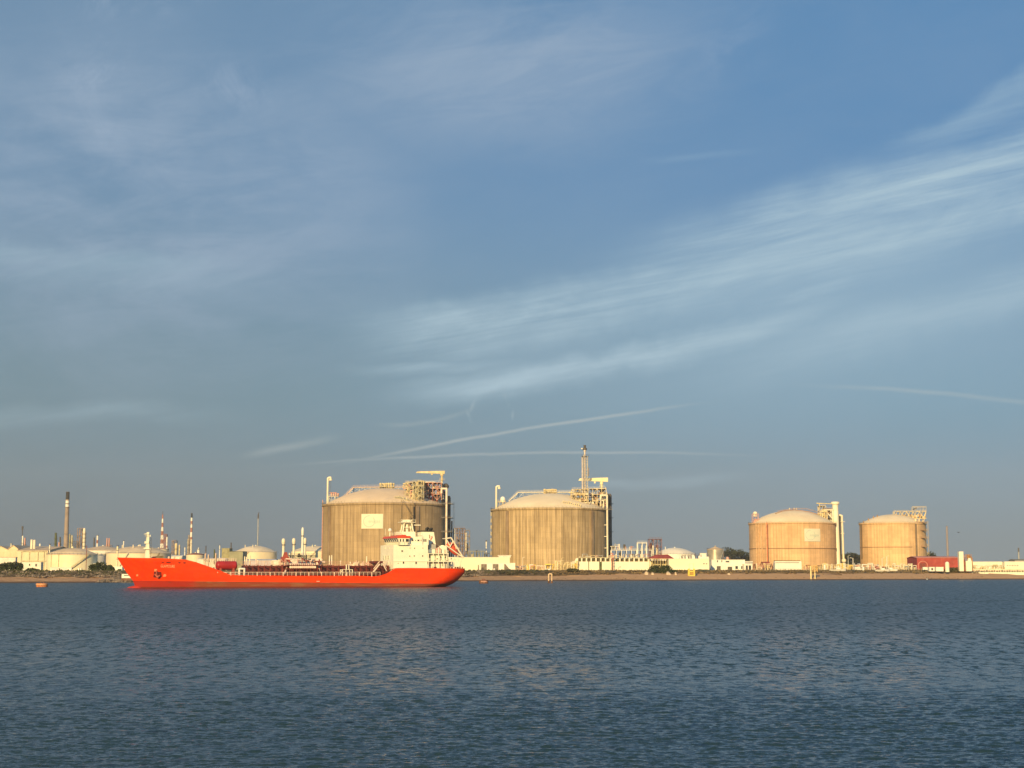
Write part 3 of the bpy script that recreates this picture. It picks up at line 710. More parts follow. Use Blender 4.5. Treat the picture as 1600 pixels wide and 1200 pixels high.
# jib crane
def jib(T, pxa, pxb, py, pxm, pybase, dy, m_, thick=.9):
    z = T.lz(py, dy); xm = T.lx(pxm, dy); a, b = T.lx(pxa, dy), T.lx(pxb, dy); mb = MB()
    mb.prism([(a, z-thick*.45), (b, z-thick), (b, z+thick), (a+1, z+thick*.55)], dy-.7, dy+.7); mb.box(T.lx((pxa*.45+pxb*.55), dy)-.4, T.lx((pxa*.45+pxb*.55), dy)+.6, dy-.5, dy+.5, z-thick*1.7, z-thick*.6)
    p = mb.build('crane_jib', m_, T.t)
    mb = MB(); mb.cyl((xm, dy, T.lz(pybase, dy)), (xm, dy, z), .75, .6, 12); mb.cyl((xm, dy, T.lz(pybase, dy)-10), (xm, dy, T.lz(pybase, dy)), .9, n=12)
    mb.cyl((xm, dy, z-thick*2.2), (xm, dy, z-thick), 1.2, n=12); mb.rail([(xm-1.6, dy-1.2, z-5), (xm+1.6, dy-1.2, z-5)], 1.1, .06, 1.0); mb.box(xm-1.7, xm+1.7, dy-1.3, dy+1.2, z-5.15, z-5)
    mb.build('crane_mast', m_, T.t)
jib(T1, 649, 694.5, 738, 690, 756, 4, ysteel, 1.0)
# tall pipe, gooseneck and red-framed platform on the near rim
def rim_vent(T, px, pytop, pxn, dy, m_, plat_m, box_m, pxp0, pxp1, pyp, dome=False):
    x = T.lx(px, dy); zt = T.lz(pytop, dy); xn = T.lx(pxn, dy); mb = MB(); mb.tube([(x, dy, T.h-.5), (x, dy, zt-.6), (x+.8, dy, zt), (xn, dy, zt), (xn, dy, zt-1.6)], .62, 12); mb.cyl((xn, dy, zt-2.0), (xn, dy, zt-.9), 1.0, n=12)
    mb.build('vent_pipe', m_, T.t)
    mb = MB(); caged_ladder(mb, x+1.6, dy+.6, T.h, zt-2); mb.build('ladder', dsteel, T.t)
    a, b = T.lx(pxp0, dy), T.lx(pxp1, dy); z = T.lz(pyp, dy); mb = MB(); mb.frame(a, b, dy-2, dy+3, T.h, z, 3, 1, .16); mb.box(a, b, dy-2.2, dy+3.2, z, z+.2); mb.rail([(a, dy-2.2, z+.2), (b, dy-2.2, z+.2), (b, dy+3, z+.2)], 1.1, .07, 1.4)
    mb.build('vent_platform', plat_m, T.t)
    mb = MB()
    if dome: mb.cyl((b-2.2, dy, z+.2), (b-2.2, dy, z+2.2), 1.7, n=14); mb.ball((b-2.2, dy, z+2.2), 1.7, 14, 7)
    else:
        for i in range(4): mb.box(a+1.2+i*1.4, a+2.1+i*1.4, dy-1.8, dy+1, z+.2, z+2.6-(i % 2)*.5)
        mb.cyl((a+.4, dy-1.9, z+2.5), (b-1.0, dy-1.9, z+2.5), .22, n=6)
    mb.build('cabinet', box_m, T.t)
rim_vent(T1, 511, 746, 515.5, -8, cream, steel, pinkst, 513.5, 528, 776)
mb = MB(); xr = L(505)-.6
mb.cyl((xr, 0, 0), (xr, 0, Z(781)), .3, n=8)
for i in range(12): mb.box(xr-.4, xr+1.0, -.4, .4, 1+i*3.6, 1.2+i*3.6)
mb.build('side_pipe', pinkst, T1.t)
riser(T1, 697.5, 763.5, 875, 689.5, .66, mat('pinkish_cream', (.84, .70, .58), .5, .05, .3), -16, ties=(787, 809, 831))
# dark stair and pipe tower on the shaded side
def side_tower(T, px0, px1, pytop, dy0, dy1, m_, seed):
    a, b = T.lx(px0, dy0), T.lx(px1, dy1); z = T.lz(pytop, dy0); mb = MB(); mb.cyl(((a+b)/2, (dy0+dy1)/2, -.2), ((a+b)/2, (dy0+dy1)/2, z-1.2), (b-a)/2, n=20); mb.cyl(((a+b)/2, (dy0+dy1)/2, z-1.2), ((a+b)/2, (dy0+dy1)/2, z), (b-a)/2, (b-a)*.36, 20)
    mb.build('shaft_tower', m_, T.t)
    mb = MB()
    for z_ in (T.lz(787, dy0), T.lz(809, dy0), T.lz(831, dy0), T.lz(853, dy0)):
        if z_ < z-2: mb.lathe([((b-a)/2+1.3, z_), ((b-a)/2+1.3, z_+.25), ((b-a)/2, z_+.25)], 16, ((a+b)/2, (dy0+dy1)/2, 0))
    mb.build('ring_platform', dsteel, T.t)
side_tower(T1, 696, 704.5, 774.5, 6, 16, mat('shaft_concrete', (.20, .17, .14), .9, .15, .3), 1)
mb = MB(); xe = L(708, 10)
mb.cyl((xe, 10, 0), (xe, 10, Z(785, 10)), .10, n=5); mb.cyl((L(705.8, 10), 10, 0), (L(705.8, 10), 10, Z(814, 10)), .45, n=8)
for py in (788, 810, 832, 854): mb.box(L(703, 10), L(709, 10), 9, 11, Z(py, 10)-.12, Z(py, 10)+.12)
mb.cyl((xe+.9, 10, Z(830, 10)), (xe+.9, 10, Z(785, 10)), .08, n=4); mb.build('side_platforms', dsteel, T1.t)
MB().cyl((L(709.7, 12), 12, 0), (L(709.7, 12), 12, Z(826, 12)), .85, n=12).build('standpipe', white, T1.t)
mb = MB()
for i in range(5): mb.cyl((L(690+i*1.2, 8), 8, T1.h-2), (L(690+i*1.2, 8), 8, Z(758+i*2.4, 8)), .35, n=6)
mb.box(L(690, 8), L(699, 8), 6, 12, Z(763, 8), Z(757.5, 8)); mb.ball((L(696, 8), 9, Z(760, 8)), 2.1, 12, 8); mb.build('dark_equipment', dsteel, T1.t)
mb = MB()
for i in range(4): mb.cyl((L(686+i*1.3, -6), -6-i*.3, Z(772, -6)), (L(688+i*1.3, -6), -6-i*.3, Z(766, -6)), .7, n=10)
mb.ball((L(687.5, -8), -8, Z(768.5, -8)), 1.9, 12, 8); mb.build('pipe_bend', pinkst, T1.t)

# --- tank 2
T2 = Big('huge streaked concrete gas tank with a tall lattice flare on its roof, on its own', 858.5, 1058, 40.0, 793.3, conc_b, mat('yellow_sand_dome', (.80, .68, .48), .75, .05, .06), 771.0, 4, R(44))
L = T2.lx; Z = T2.lz
roof_bridge(T2, [(L(795), -4, Z(783.5)), (L(810), -4, Z(769.8)), (L(851), -2, Z(769.2))], (cream, steel))
roof_bridge(T2, [(L(869), -2, Z(769.4)), (L(896), -4, Z(769.4))], (cream, steel))
crown_cluster(T2, 849.5, 870, 763.5, ysteel, ysteel)
steel_cluster(T2, L(893, -10), L(918, -10), Z(792, -10), Z(766, -10), -22, -10, 13, (ysteel, ysteel, cream, redst), 3, 4, 4, 18)
steel_cluster(T2, L(918, 0), L(946, 0), Z(792, 0), Z(765, 0), -12, 6, 14, (ysteel, cream, pinkst, redst), 3, 4, 5, 20)
mb = MB()
for i in range(10):
    x = L(880+i*3.0, -32); z0 = T2.roof(x, -30); z0 = T2.roof(x, -32); mb.box(x-.22, x+.22, -32.4, -31.6, z0-.3, z0+random.uniform(.8, 2.4)); mb.cyl((x, -32, z0+.6), (x+1.0, -32, z0+1.6), .14, n=6)
mb.build('valve_row', ysteel, T2.t)
jib(T2, 904, 950.5, 749.5, 940.5, 766, 4, mat('bright_cream_steel', (.82, .74, .46), .5, .05, .4), 1.5)
rim_vent(T2, 775.3, 759.5, 780, -8, cream, ysteel, white, 776, 790.5, 784.5, dome=True)
riser(T2, 949, 774, 886, 939, .66, cream, -17, ties=(796,))
riser(T2, 943.5, 782, 796, 939, .4, cream, -16, name='branch_pipe')
mb = MB()
for py in (820, 838, 856, 872): mb.box(L(944, -17), L(949.5, -17), -17.5, -16.5, Z(py, -17)-.3, Z(py, -17)+.1)
mb.build('pipe_bracket', cream, T2.t)
side_tower(T2, 947, 955.5, 771, 6, 16, mat('shaft_concrete', (1, 1, 1)), 2)
mb = MB(); caged_ladder(mb, L(770)-1.0, 0, 0, Z(797), 1.1)
for i in range(9): mb.box(L(770)-1.5, L(770)-.3, -.6, .6, Z(885-i*10.2)-1.2, Z(885-i*10.2)+1.4)
mb.build('ladder', mat('ladder_grey', (.45, .42, .34), .6, .1, .5), T2.t)
# flare pipes in a lattice on the roof of tank 2
f = MB(); x0, x1 = L(909.5, -4), L(920, -4); zb, zt = Z(768, -4), Z(713, -4); nz = 13
for xx in (x0+1.4, x1-.6):
    for yy in (-6, -2): f.cyl((xx, yy, zb-6), (xx, yy, zt if xx > x0+2 else zt+1), .20, n=5)
for i in range(nz):
    a = zb+(zt-zb)*i/nz; b = zb+(zt-zb)*(i+1)/nz
    for yy in (-6, -2):
        f.cyl((x0+1.4, yy, a), (x1-.6, yy, a), .12, n=4); s = (x0+1.4, x1-.6) if i % 2 else (x1-.6, x0+1.4); f.cyl((s[0], yy, a), (s[1], yy, b), .10, n=4)
f.build('flare_lattice', mat('pale_steel', (.55, .52, .45), .5, .1, .6), T2.t)
f = MB(); xm = L(914.5, -4); f.cyl((xm, -4, zb-8), (xm, -4, Z(703, -4)), .62, n=12); f.cyl((xm, -4, Z(706, -4)), (xm, -4, Z(702, -4)), .95, n=12); f.cyl((x0+.4, -4, zb-8), (x0+.4, -4, Z(714, -4)), .50, n=10); f.cyl((x1, -4, Z(744, -4)), (x1, -4, Z(731, -4)), .5, n=10)
f.build('flare_pipe', mat('flare_steel', (.60, .54, .50), .4, .1, .6, metal=.2), T2.t)
f = MB(); f.box(xm-2.2, xm+2.4, -6, -2, Z(714, -4), Z(713, -4)); f.rail([(xm-2.2, -6, Z(713, -4)), (xm+2.4, -6, Z(713, -4))], 1.1, .07, 1.2); f.cyl((xm, -4, Z(703, -4)), (xm, -4, Z(700, -4)), 1.5, n=12); f.cyl((xm, -4, Z(700, -4)), (xm, -4, Z(695.5, -4)), .75, .95, 12)
f.build('flare_tip', dsteel, T2.t)
MB().cyl((xm-2.6, -4, Z(701, -4)), (xm-1.2, -4, Z(701, -4)), .5, n=8).build('beacon', white, T2.t)

# --- tank 3
T3 = Big('orange concrete gas tank with a pale square sign and a thick white pipe', 1238.5, 1431, 40.0, 816.2, conc_c, dome3_m, 797.5, 0, 0)
L = T3.lx; Z = T3.lz
sign_panel(T3, 1257, 1283, 826, 846)
MB().lathe([(40.0, Z(856.6, -40)-.3), (40.45, Z(856.6, -40)-.3), (40.45, Z(856.6, -40)+.3), (40.0, Z(856.6, -40)+.3)], 120).build('wind_girder', mat('brown_band', (.34, .20, .11), .8, .1, .2), T3.t)
mb = MB(); xq = L(1198.5, -33); mb.cyl((xq, -34, 0), (xq, -34, T3.h), .55, n=8); mb.build('red_standpipe', mat('orange_pipe', (.62, .20, .08), .6, .1, .5), T3.t)
mb = MB(); a = 40.6
for q in (-1.12, -1.03, -.93, -.80): mb.cyl((a*math.sin(q), -a*math.cos(q), 0), (a*math.sin(q), -a*math.cos(q), T3.h-1), .42, n=7)
mb.build('downpipes', mat('tan_pipe', (.66, .45, .26), .6, .1, .5), T3.t)
mb = MB(); q = [(-14, Z(804)), (-8, Z(799.8)), (0, Z(796.4)), (12, Z(796.6)), (20, Z(800)), (28, Z(806))]
mb.rail([(L(1238)+x, -6, max(z, T3.roof(L(1238)+x, -6)))for x, z in q], 1.2, .16, 3.0); mb.tube([(L(1208), -14, T3.roof(L(1208), -14)+.5), (L(1222), -9, T3.roof(L(1222), -9)+.6), (L(1240), -6, T3.roof(0, -6)+.6), (L(1262), -8, T3.roof(L(1262), -8)+.6), (L(1276), -10, T3.roof(L(1276), -10)+.6)], .38, 6)
mb.build('roof_pipe', mat('brown_pipe', (.42, .26, .17), .6, .1, .5), T3.t)
mb = MB()
for px in (1234, 1241, 1245): mb.cyl((L(px), -3, T3.domez(4)-.3), (L(px), -3, T3.domez(0)+2.2), .45, n=8)
mb.build('roof_vents', cream, T3.t)
mb = MB(); a, b = L(1176, -8), L(1185.5, -8); mb.frame(a, b, -11, -6, T3.h-1, Z(803, -8), 2, 2, .2); mb.prism([(a, T3.h), (b+2, T3.h), (b-1, T3.h+3.6), (a+2, T3.h+3.6)], -10, -7); mb.build('rim_platform', pinkst, T3.t)
mb = MB(); mb.cyl(((a+b)/2, -8, Z(807, -8)), ((a+b)/2, -8, Z(801, -8)), 1.9, n=12); mb.ball(((a+b)/2, -8, Z(801, -8)), 1.9, 12, 6, .6); mb.build('rim_vessel', cream, T3.t)
mb = MB(); a, b = L(1288, -4), L(1300.5, -4); zb_, zt_ = Z(814, -4), Z(796.8, -4)
for yy in (-8, -1):
    for (p, q_) in (((a, zb_), (a, zt_)), ((b, zb_-2), (b, zt_)), ((a, zt_), (b+3, zt_)), ((a, zt_), (b, zb_+2))): mb.cyl((p[0], yy, p[1]), (q_[0], yy, q_[1]), .60, n=6)
mb.build('pipe_support', cream, T3.t)
steel_cluster(T3, L(1279, -2), L(1289, -2), Z(814, -2), Z(791, -2), -10, -2, 23, (ysteel, ysteel, ysteel, ysteel), 3, 2, 3, 12)
steel_cluster(T3, L(1289, 6), L(1303, 6), Z(813, 6), Z(795, 6), 2, 9, 24, (mat('orange_brown_steel', (.45, .24, .10), .6, .2, .5), ysteel, dsteel, dsteel), 3, 3, 3, 12)
mb = MB(); mb.cyl((L(1276.5, -2), -4, Z(786.5, -2)), (L(1302, -2), -4, Z(787.5, -2)), .5, .35, 8); mb.cyl((L(1281, -2), -4, Z(787, -2)), (L(1281, -2), -4, Z(796, -2)), .4, n=6); mb.build('davit', ysteel, T3.t)
mb = MB(); xc = L(1308, -6); mb.cyl((xc, -6, -.3), (xc-.9, -6, Z(789, -6)), 2.75, n=20); mb.cyl((xc-.9, -6, Z(789.4, -6)), (xc-.9, -6, Z(787.2, -6)), 2.8, 3.9, 20); mb.cyl((xc-.9, -6, Z(787.2, -6)), (xc-.9, -6, Z(784.2, -6)), 3.9, n=20)
mb.build('vapour_pipe', mat('bright_cream', (.84, .80, .64), .5, .03, .3), T3.t)
mb = MB(); xd = L(1316.5, 2); mb.tube([(xd+.6, 2, -.3), (xd, 2, Z(806, 2)), (xd-2.6, 2, Z(804.5, 2))], 1.0, 12); mb.box(xd-1.8, xd+2.4, 0, 4, Z(815.5, 2), Z(814.8, 2)); mb.box(xd-1.4, xd+1.6, .5, 3.5, Z(834, 2), Z(833, 2)); mb.ball((xd+.6, 1, Z(876, 2)), 2.2, 12, 8)
mb.build('drop_pipe', cream, T3.t)
mb = MB(); xs_ = L(1313, 4)
mb.box(xs_-1.0, xs_+1.0, 4, 10, 0, Z(806, 6)); mb.build('dark_duct', dsteel, T3.t)

# --- tank 4
T4 = Big('smaller orange gas tank without a sign, farthest along the row beside the red shed', 1395.5, 1431, 30.2, 816.6, conc_d, dome3_m, 803.8, 0, 0)
L = T4.lx; Z = T4.lz
MB().lathe([(30.2, Z(854.6, -30)-.25), (30.6, Z(854.6, -30)-.25), (30.6, Z(854.6, -30)+.25), (30.2, Z(854.6, -30)+.25)], 100, (0, 0, 0), -1.6, .35).build('wind_girder', mat('brown_band', (1, 1, 1)), T4.t)
qb = math.asin((L(1428, -20)-0)/30.2)
MB().lathe([(31.0, -.3), (31.0, T4.h-1)], 3, (0, 0, 0), qb-.035, qb+.035).build('buttress', butt_m, T4.t)
qb2 = math.asin(L(1353, -20)/30.2)
MB().lathe([(30.8, 10), (30.8, T4.h-1)], 3, (0, 0, 0), qb2-.05, qb2+.05).build('buttress', butt_m, T4.t)
mb = MB(); a = L(1432, -20); b = L(1438.5, -20); mb.cyl((a, -21, -.3), (a-.4, -21, Z(811, -20)), .9, n=12); mb.cyl((b, -19, -.3), (b-.4, -19, Z(811, -20)), .7, n=12); mb.build('riser_pipe', mat('pale_peach', (.84, .66, .45), .5, .05, .3), T4.t)
mb = MB()
for py in (816, 828.5, 840.5, 854.2): mb.box(L(1430.5, -20), L(1446, -20), -23, -18, Z(py, -20)-.25, Z(py, -20)+.15); mb.rail([(L(1430.5, -20), -23, Z(py, -20)), (L(1446, -20), -23, Z(py, -20))], 1.1, .06, 2)
mb.build('access_platform', mat('brown_band', (1, 1, 1)), T4.t)
zigzag_stairs(T4, L(1443.5, 0), L(1450, 0), -1, 0, T4.h+1, 12, mat('khaki_steel', (.52, .42, .26), .6, .1, 1))
mb = MB(); pts = [(L(1350, -6), -6), (L(1358, -6), -6), (L(1366, -6), -6), (L(1372, -6), -6)]
for i, (x, y) in enumerate(pts): mb.cyl((x, y, T4.roof(x, y)-.3), (x, y, T4.roof(x, y)+1.9), .5, n=7)
mb.build('roof_vents', mat('orange_brown_steel', (1, 1, 1)), T4.t)
mb = MB(); za = Z(799.5, -6); zb_ = Z(810, -6); xa, xb = L(1397, -6), L(1447.5, -6)
mb.box(xa, xb, -8.5, -3, za-.25, za); mb.rail([(xa, -8.5, za), (xb, -8.5, za)], 1.2, .09, 1.6); n = 10
for i in range(n):
    x = xa+(xb-xa)*i/n; x2 = xa+(xb-xa)*(i+1)/n
    mb.cyl((x, -8.3, za), (x2, -8.3, zb_ if i % 2 == 0 else za), .34, n=5); mb.cyl((x2, -8.3, za), (x, -8.3, zb_ if i % 2 else zb_), .30, n=5) if i > 1 else None
    mb.cyl((x, -6, T4.roof(x, -6)-.3), (x, -6, za), .28, n=6)
mb.cyl((xa+12, -8.3, zb_-.5), (xb, -8.3, zb_), .45, n=6); mb.cyl((xb, -8.3, za), (xb-3, -8.3, T4.h), .4, n=6)
mb.build('truss_platform', ysteel, T4.t)
for i in range(14):
    x = xa+8+(xb-xa-8)*i/13.5; mb = MB(); w_ = random.uniform(.8, 2.2); z_0 = Z(811, -6)+random.uniform(0, 2.5); mb.box(x-w_/2, x+w_/2, -7.6, -5, z_0, z_0+random.uniform(1.2, 3.2)); mb.build('equipment_box', random.choice([ysteel, cream, dsteel, mat('orange_brown_steel', (1, 1, 1))]), T4.t)
mb = MB(); a, b = L(1426, -4), L(1447.5, -4); mb.frame(a, b, -7, -3, za, Z(792.3, -4), 5, 1, .14, False); mb.rail([(a, -7, Z(792.5, -4)), (b, -7, Z(792.5, -4))], .8, .08, 2); mb.build('top_cage', ysteel, T4.t)
mb = MB(); mb.prism([(a+.4, Z(796, -4)), (a+4, Z(793, -4)), (a+4.5, Z(794.5, -4)), (a+1, Z(797, -4))], -6, -4); mb.build('winch', dsteel, T4.t)
# ------------------------------------------------------------------ refinery on the far side of the ship
def storage(label, x0, x1, pyw, pyd, Y, m_w, m_r, group=None, stair=None, base=None, cone=False, roof_lip=.5, vents=1, seams=True, segs=80):
    """round storage tank seen between two picture columns"""
    cx = (x0+x1)/2; X = gx(cx, Y, 10); r = abs(gx(x1, Y, 10)-gx(x0, Y, 10))/2; b = GZ if base is None else base
    h = gz(pyw, Y-r)-b; t = thing('storage_tank', label, 'tank', (X, Y, b), 0, group); rise = gz(pyd, Y)-b-h
    MB().lathe([(r, -.3), (r, h)], segs).build('shell', m_w, t)
    prof = [(r+.15, h-.1), (r+.15, h+.1)]
    for i in range(9):
        q = 1-i/8; prof.append((max(.01, r*q), h+.1+rise*((1-q) if cone else (1-q*q))))
    MB().lathe(prof, segs).build('roof', m_r, t)
    mb = MB(); n = 40; mb.rail([(r*math.sin(6.2832*i/n), -r*math.cos(6.2832*i/n), h+.1) for i in range(n+1)], 1.0, .05, 3, False); mb.build('railing', m_w, t)
    if stair:
        a0, a1, m_s = stair; mb = MB(); k = 26; prev = None
        for i in range(k+1):
            a = a0+(a1-a0)*i/k; z = h*i/k; p = Vector(((r+.5)*math.sin(a), -(r+.5)*math.cos(a), z))
            if prev is not None: mb.cyl(prev, p, .22, n=5); mb.cyl(prev+Vector((0, 0, 1.1)), p+Vector((0, 0, 1.1)), .06, n=4)
            mb.cyl(p, p+Vector((0, 0, 1.1)), .05, n=4); prev = p
        mb.build('spiral_stair', m_s, t)
    mb = MB()
    for i in range(vents):
        a = -1.2+i*1.1; mb.cyl((r*.5*math.sin(a), -r*.5*math.cos(a), h), (r*.5*math.sin(a), -r*.5*math.cos(a), h+rise+.9), .35, n=7)
    mb.ball((0, 0, h+rise+.3), .7, 10, 6); mb.build('roof_vent', m_w, t)
    return t, X, r, h
yt_m = mat('yellow_cream_tank', (.82, .76, .52), .5, .05, .12, streak=.15); tr_m = mat('tan_tank_roof', (.68, .54, .36), .7, .1, .1)
cr_m = mat('cream_tank', (.78, .68, .48), .55, .05, .12, streak=.1); gr_m = mat('pale_cone_roof', (.72, .61, .44), .7, .08, .1)

t, X, r, h = storage('large yellow cream round tank nearest the water with a tan cone roof', 74, 151, 866.5, 856.5, 815, yt_m, tr_m, stair=(.15, .95, olive), vents=0)
mb = MB()
for px in (76, 89.5): xx = gx(px, 800, 9)-X; q = math.asin(max(-1, min(1, xx/r))); mb.cyl((r*1.01*math.sin(q), -r*1.01*math.cos(q), 0), (r*1.01*math.sin(q), -r*1.01*math.cos(q), h+.8), .18, n=6)
mb.build('drain_pipe', olive, t)
mb = MB()
for i in range(9): q = -1.3+i*.14; mb.cyl((r*.82*math.sin(q), -r*.82*math.cos(q), h+.6), (r*.82*math.sin(q+.14), -r*.82*math.cos(q+.14), h+.75), .12, n=5)
mb.cyl((gx(138.5, 808, 8)-X, -r*.9, 0), (gx(138.5, 808, 8)-X, -r*.9, h+4.6), .18, n=6); mb.build('roof_pipes', redst, t)
storage('wide cream tank directly behind the orange bow, its roof broken by the ship mast', 166, 266, 864.5, 853.5, 1080, cr_m, tr_m, stair=(-.4, -.05, steel), vents=2)
storage('small blue grey cylinder tank between the two big cream tanks', 150.5, 165, 868.2, 867.4, 905, greyt, greyt, vents=0)
storage('broad pale tank with tan top far behind the nearest yellow tank', 112, 208, 860, 853, 1420, offwh, beige, vents=0, cone=True)
t, X, r, h = storage('grey shaded round tank right of the ship foremast', 231, 263, 858.0, 857.0, 1500, mat('cream_tank', (1, 1, 1)), mat('pinkish_roof', (.50, .34, .27), .8, .1, .1), vents=0)
storage('low cream tank with a dark rim at the foot of the striped chimney', 291, 319, 866.5, 864, 1500, cr_m, redst, vents=0)
storage('long low cream tank behind the sloping part of the orange bulwark', 268, 290, 872, 870, 1300, offwh, offwh, vents=0)
storage('domed cream tank with a diagonal stair behind the red deck cylinder', 366, 432, 862.5, 853, 1350, cr_m, gr_m, 'domed cream tanks with diagonal stairs', stair=(-.9, -.15, tr_m), vents=2)
storage('domed cream tank with a diagonal stair cut off by the huge signed tank', 455, 529, 861.5, 853, 1350, mat('yellow_cream_tank', (1, 1, 1)), gr_m, 'domed cream tanks with diagonal stairs', stair=(-.5, .15, tr_m), vents=2)
storage('domed white tank behind the red tiled roof, near the dark steel tower', 1022, 1087, 865.5, 856, 1400, white, mat('bright_dome', (.80, .74, .60), .6, .05, .1), vents=1)
storage('grey steel silo tank with a shallow cone roof and ramp beside the grove', 1105, 1131, 858.5, 854, 1250, mat('silvery_shell', (.50, .46, .38), .35, .1, .2, metal=.5), beige, stair=(-.1, 1.0, steel), cone=True, vents=0)

def shed(name, label, x0, x1, pye, pyr, Y, depth, m_w, m_r, cat='building', gable='x', ribs=0, wins=(), base=None, flat=False, group=None, rz=0):
    """building between two picture columns; eaves and ridge heights as seen"""
    X0, X1 = gx(x0, Y, 8), gx(x1, Y, 8); b = GZ if base is None else base; w = X1-X0; he = gz(pye, Y)-b; hr = gz(pyr, Y)-b
    t = thing(name, label, cat, ((X0+X1)/2, Y, b), rz, group); mb = MB(); a = w/2
    if gable == 'front':
        mb.prism([(-a, -.3), (a, -.3), (a, he), (0, hr), (-a, he)], 0, depth); mb.build('wall', m_w, t)
        mb = MB(); mb.prism([(-a-.4, he-.1), (0, hr+.02), (a+.4, he-.1), (a+.4, he+.25), (0, hr+.4), (-a-.4, he+.25)], -.4, depth+.4); mb.build('roof', m_r, t)
    elif flat:
        mb.box(-a, a, 0, depth, -.3, he); mb.build('wall', m_w, t); mb = MB(); mb.box(-a-.12, a+.12, -.12, depth+.12, he, he+.28); mb.build('parapet', m_r, t)
    else:
        mb.box(-a, a, 0, depth, -.3, he)
        for s in (-a, a): mb.add([(s, 0, he), (s, depth, he), (s, depth/2, hr)], [(0, 1, 2)])
        mb.build('wall', m_w, t)
        mb = MB(); v = [(-a-.4, -.4, he-.05), (a+.4, -.4, he-.05), (a+.4, depth/2, hr), (-a-.4, depth/2, hr), (-a-.4, depth+.4, he-.05), (a+.4, depth+.4, he-.05)]
        v += [(x, y, z+.25) for x, y, z in v]
        mb.add(v, [(0, 3, 2, 1), (3, 4, 5, 2), (6, 7, 8, 9), (9, 8, 11, 10), (0, 1, 7, 6), (4, 10, 11, 5), (0, 6, 9, 3), (3, 9, 10, 4), (1, 2, 8, 7), (2, 5, 11, 8)]); mb.build('roof', m_r, t)
    if ribs:
        mb = MB()
        for i in range(ribs+1): x = -a+w*i/ribs; mb.box(x-.07, x+.07, -.10, -.002, 0, he-.05)
        mb.build('wall_ribs', m_w, t)
    for (wx0, wx1, wy0, wy1, kind) in wins:
        q0, q1 = gx(wx0, Y, 6)-(X0+X1)/2, gx(wx1, Y, 6)-(X0+X1)/2; zt, zb = gz(wy0, Y)-b, gz(wy1, Y)-b; zb = max(0, zb)
        mb = MB(); mb.box(q0, q1, -.04, -.003, zb, zt); f = mb.build('door' if kind == 'd' else 'window', glass if kind != 'd' else dsteel, t)
        mb = MB(); e = .10
        mb.box(q0-e, q0, -.10, -.003, zb, zt+e); mb.box(q1, q1+e, -.10, -.003, zb, zt+e); mb.box(q0, q1, -.10, -.003, zt, zt+e); mb.box(q0-e, q1+e, -.14, -.003, zb-e, zb); mb.build('frame', offwh, f)
    return t
corr = mat('cream_sheet', (.72, .62, .42), .6, .06, .2, streak=.2)
t1 = shed('warehouse', 'corrugated cream shed gable cut by the frame edge', -14, 14, 861, 854, 1000, 60, corr, beige, gable='front', ribs=16)
t1 = shed('warehouse', 'cream gabled shed with a vertical ribbed front beside the panelled tank wall', 12.5, 27, 858, 852.5, 960, 60, corr, beige, gable='front', ribs=10)
t = shed('warehouse', 'cream hall with dark framed panels and a long tan roof near the left edge', 26, 74, 860.5, 853.5, 930, 60, corr, beige)
X0 = t.location.x; mb = MB()
for px in (33, 45.5, 59, 68.5): x = gx(px, 930, 8)-X0; mb.box(x-.22, x+.22, -.35, -.003, 0, gz(860.5, 930)-GZ)
for py in (861.5, 876.5): z = gz(py, 930)-GZ; mb.box(gx(32, 930, 8)-X0, gx(72, 930, 8)-X0, -.42, -.36, z-.25, z+.25)
mb.build('wall_frame', olive, t)
mb = MB()
for px, py in ((46.5, 843), (51, 843.5)): mb.cyl((gx(px, 940, 8)-X0, 12, 3), (gx(px, 940, 8)-X0, 12, gz(py, 940)-GZ), .75, n=10)
mb.build('roof_stack', cream, t)
mb = MB(); x = gx(13.2, 960, 8)-X0; mb.cyl((x, 34, 3), (x, 34, gz(849, 964)-GZ), .8, n=8); mb.build('roof_cowl', steel, t)
t = shed('storage_shed', 'low white block wall along the foot of the panelled hall', 31, 64, 879, 879, 830, 4, offwh, offwh, flat=True, wins=((45, 47, 881, 884, 'w'), (55, 57.5, 881, 885, 'w')))
t = shed('pipe_gallery', 'pinkish covered pipe gallery in front of the gabled sheds', -8, 24, 871.2, 870.6, 850, 3, offwh, pinkst, flat=True)
t = shed('bund_wall', 'pale stained retaining wall below the nearest yellow tank', 79, 112, 887, 887, 778, 1.2, offwh, offwh, 'wall', flat=True, wins=((92, 94, 888, 889.6, 'w'),))
t = shed('site_hut', 'small white hut with dark window left of the orange bow', 177, 191, 886, 886, 770, 4, white, white, flat=True, wins=((184, 190, 889, 892, 'w'),))
t = shed('hall', 'pale low hall with a grey roof behind the green bush', 146, 162, 881, 880, 810, 5, white, white, flat=True)
t = shed('hall', 'grey green box hall behind the red deck cylinder', 358, 379, 862, 861.5, 1250, 20, greent, mat('dark_green_roof', (.13, .12, .07), .8, .1, .2), flat=True)
t = shed('hall', 'smaller olive box hall with pipework beside the grey green one', 346, 358, 857, 857, 1270, 14, mat('olive_wall', (.34, .32, .18), .8, .15, .3), greent, flat=True)
t = shed('hall', 'long pale blue grey pipe hall behind the dark red deck rack', 382, 430, 875.5, 874, 1100, 12, mat('blue_grey_sheet', (.50, .50, .56), .6, .1, .3), mat('blue_grey_sheet', (1, 1, 1)))
t = shed('hall', 'low yellowish wall behind the dark red deck rack', 425, 450, 876, 876, 1090, 8, offwh, offwh, flat=True)
t = shed('hall', 'cream block hall with dark openings under the right hand domed tank', 452, 505, 872, 871, 1100, 12, offwh, offwh, flat=True, wins=((471, 478, 872.5, 875.5, 'w'), (482, 492, 873, 876, 'w')))
t = shed('hall', 'pale hall roofline showing between bow mast and striped chimney', 262, 284, 869.5, 868, 1200, 12, offwh, offwh)
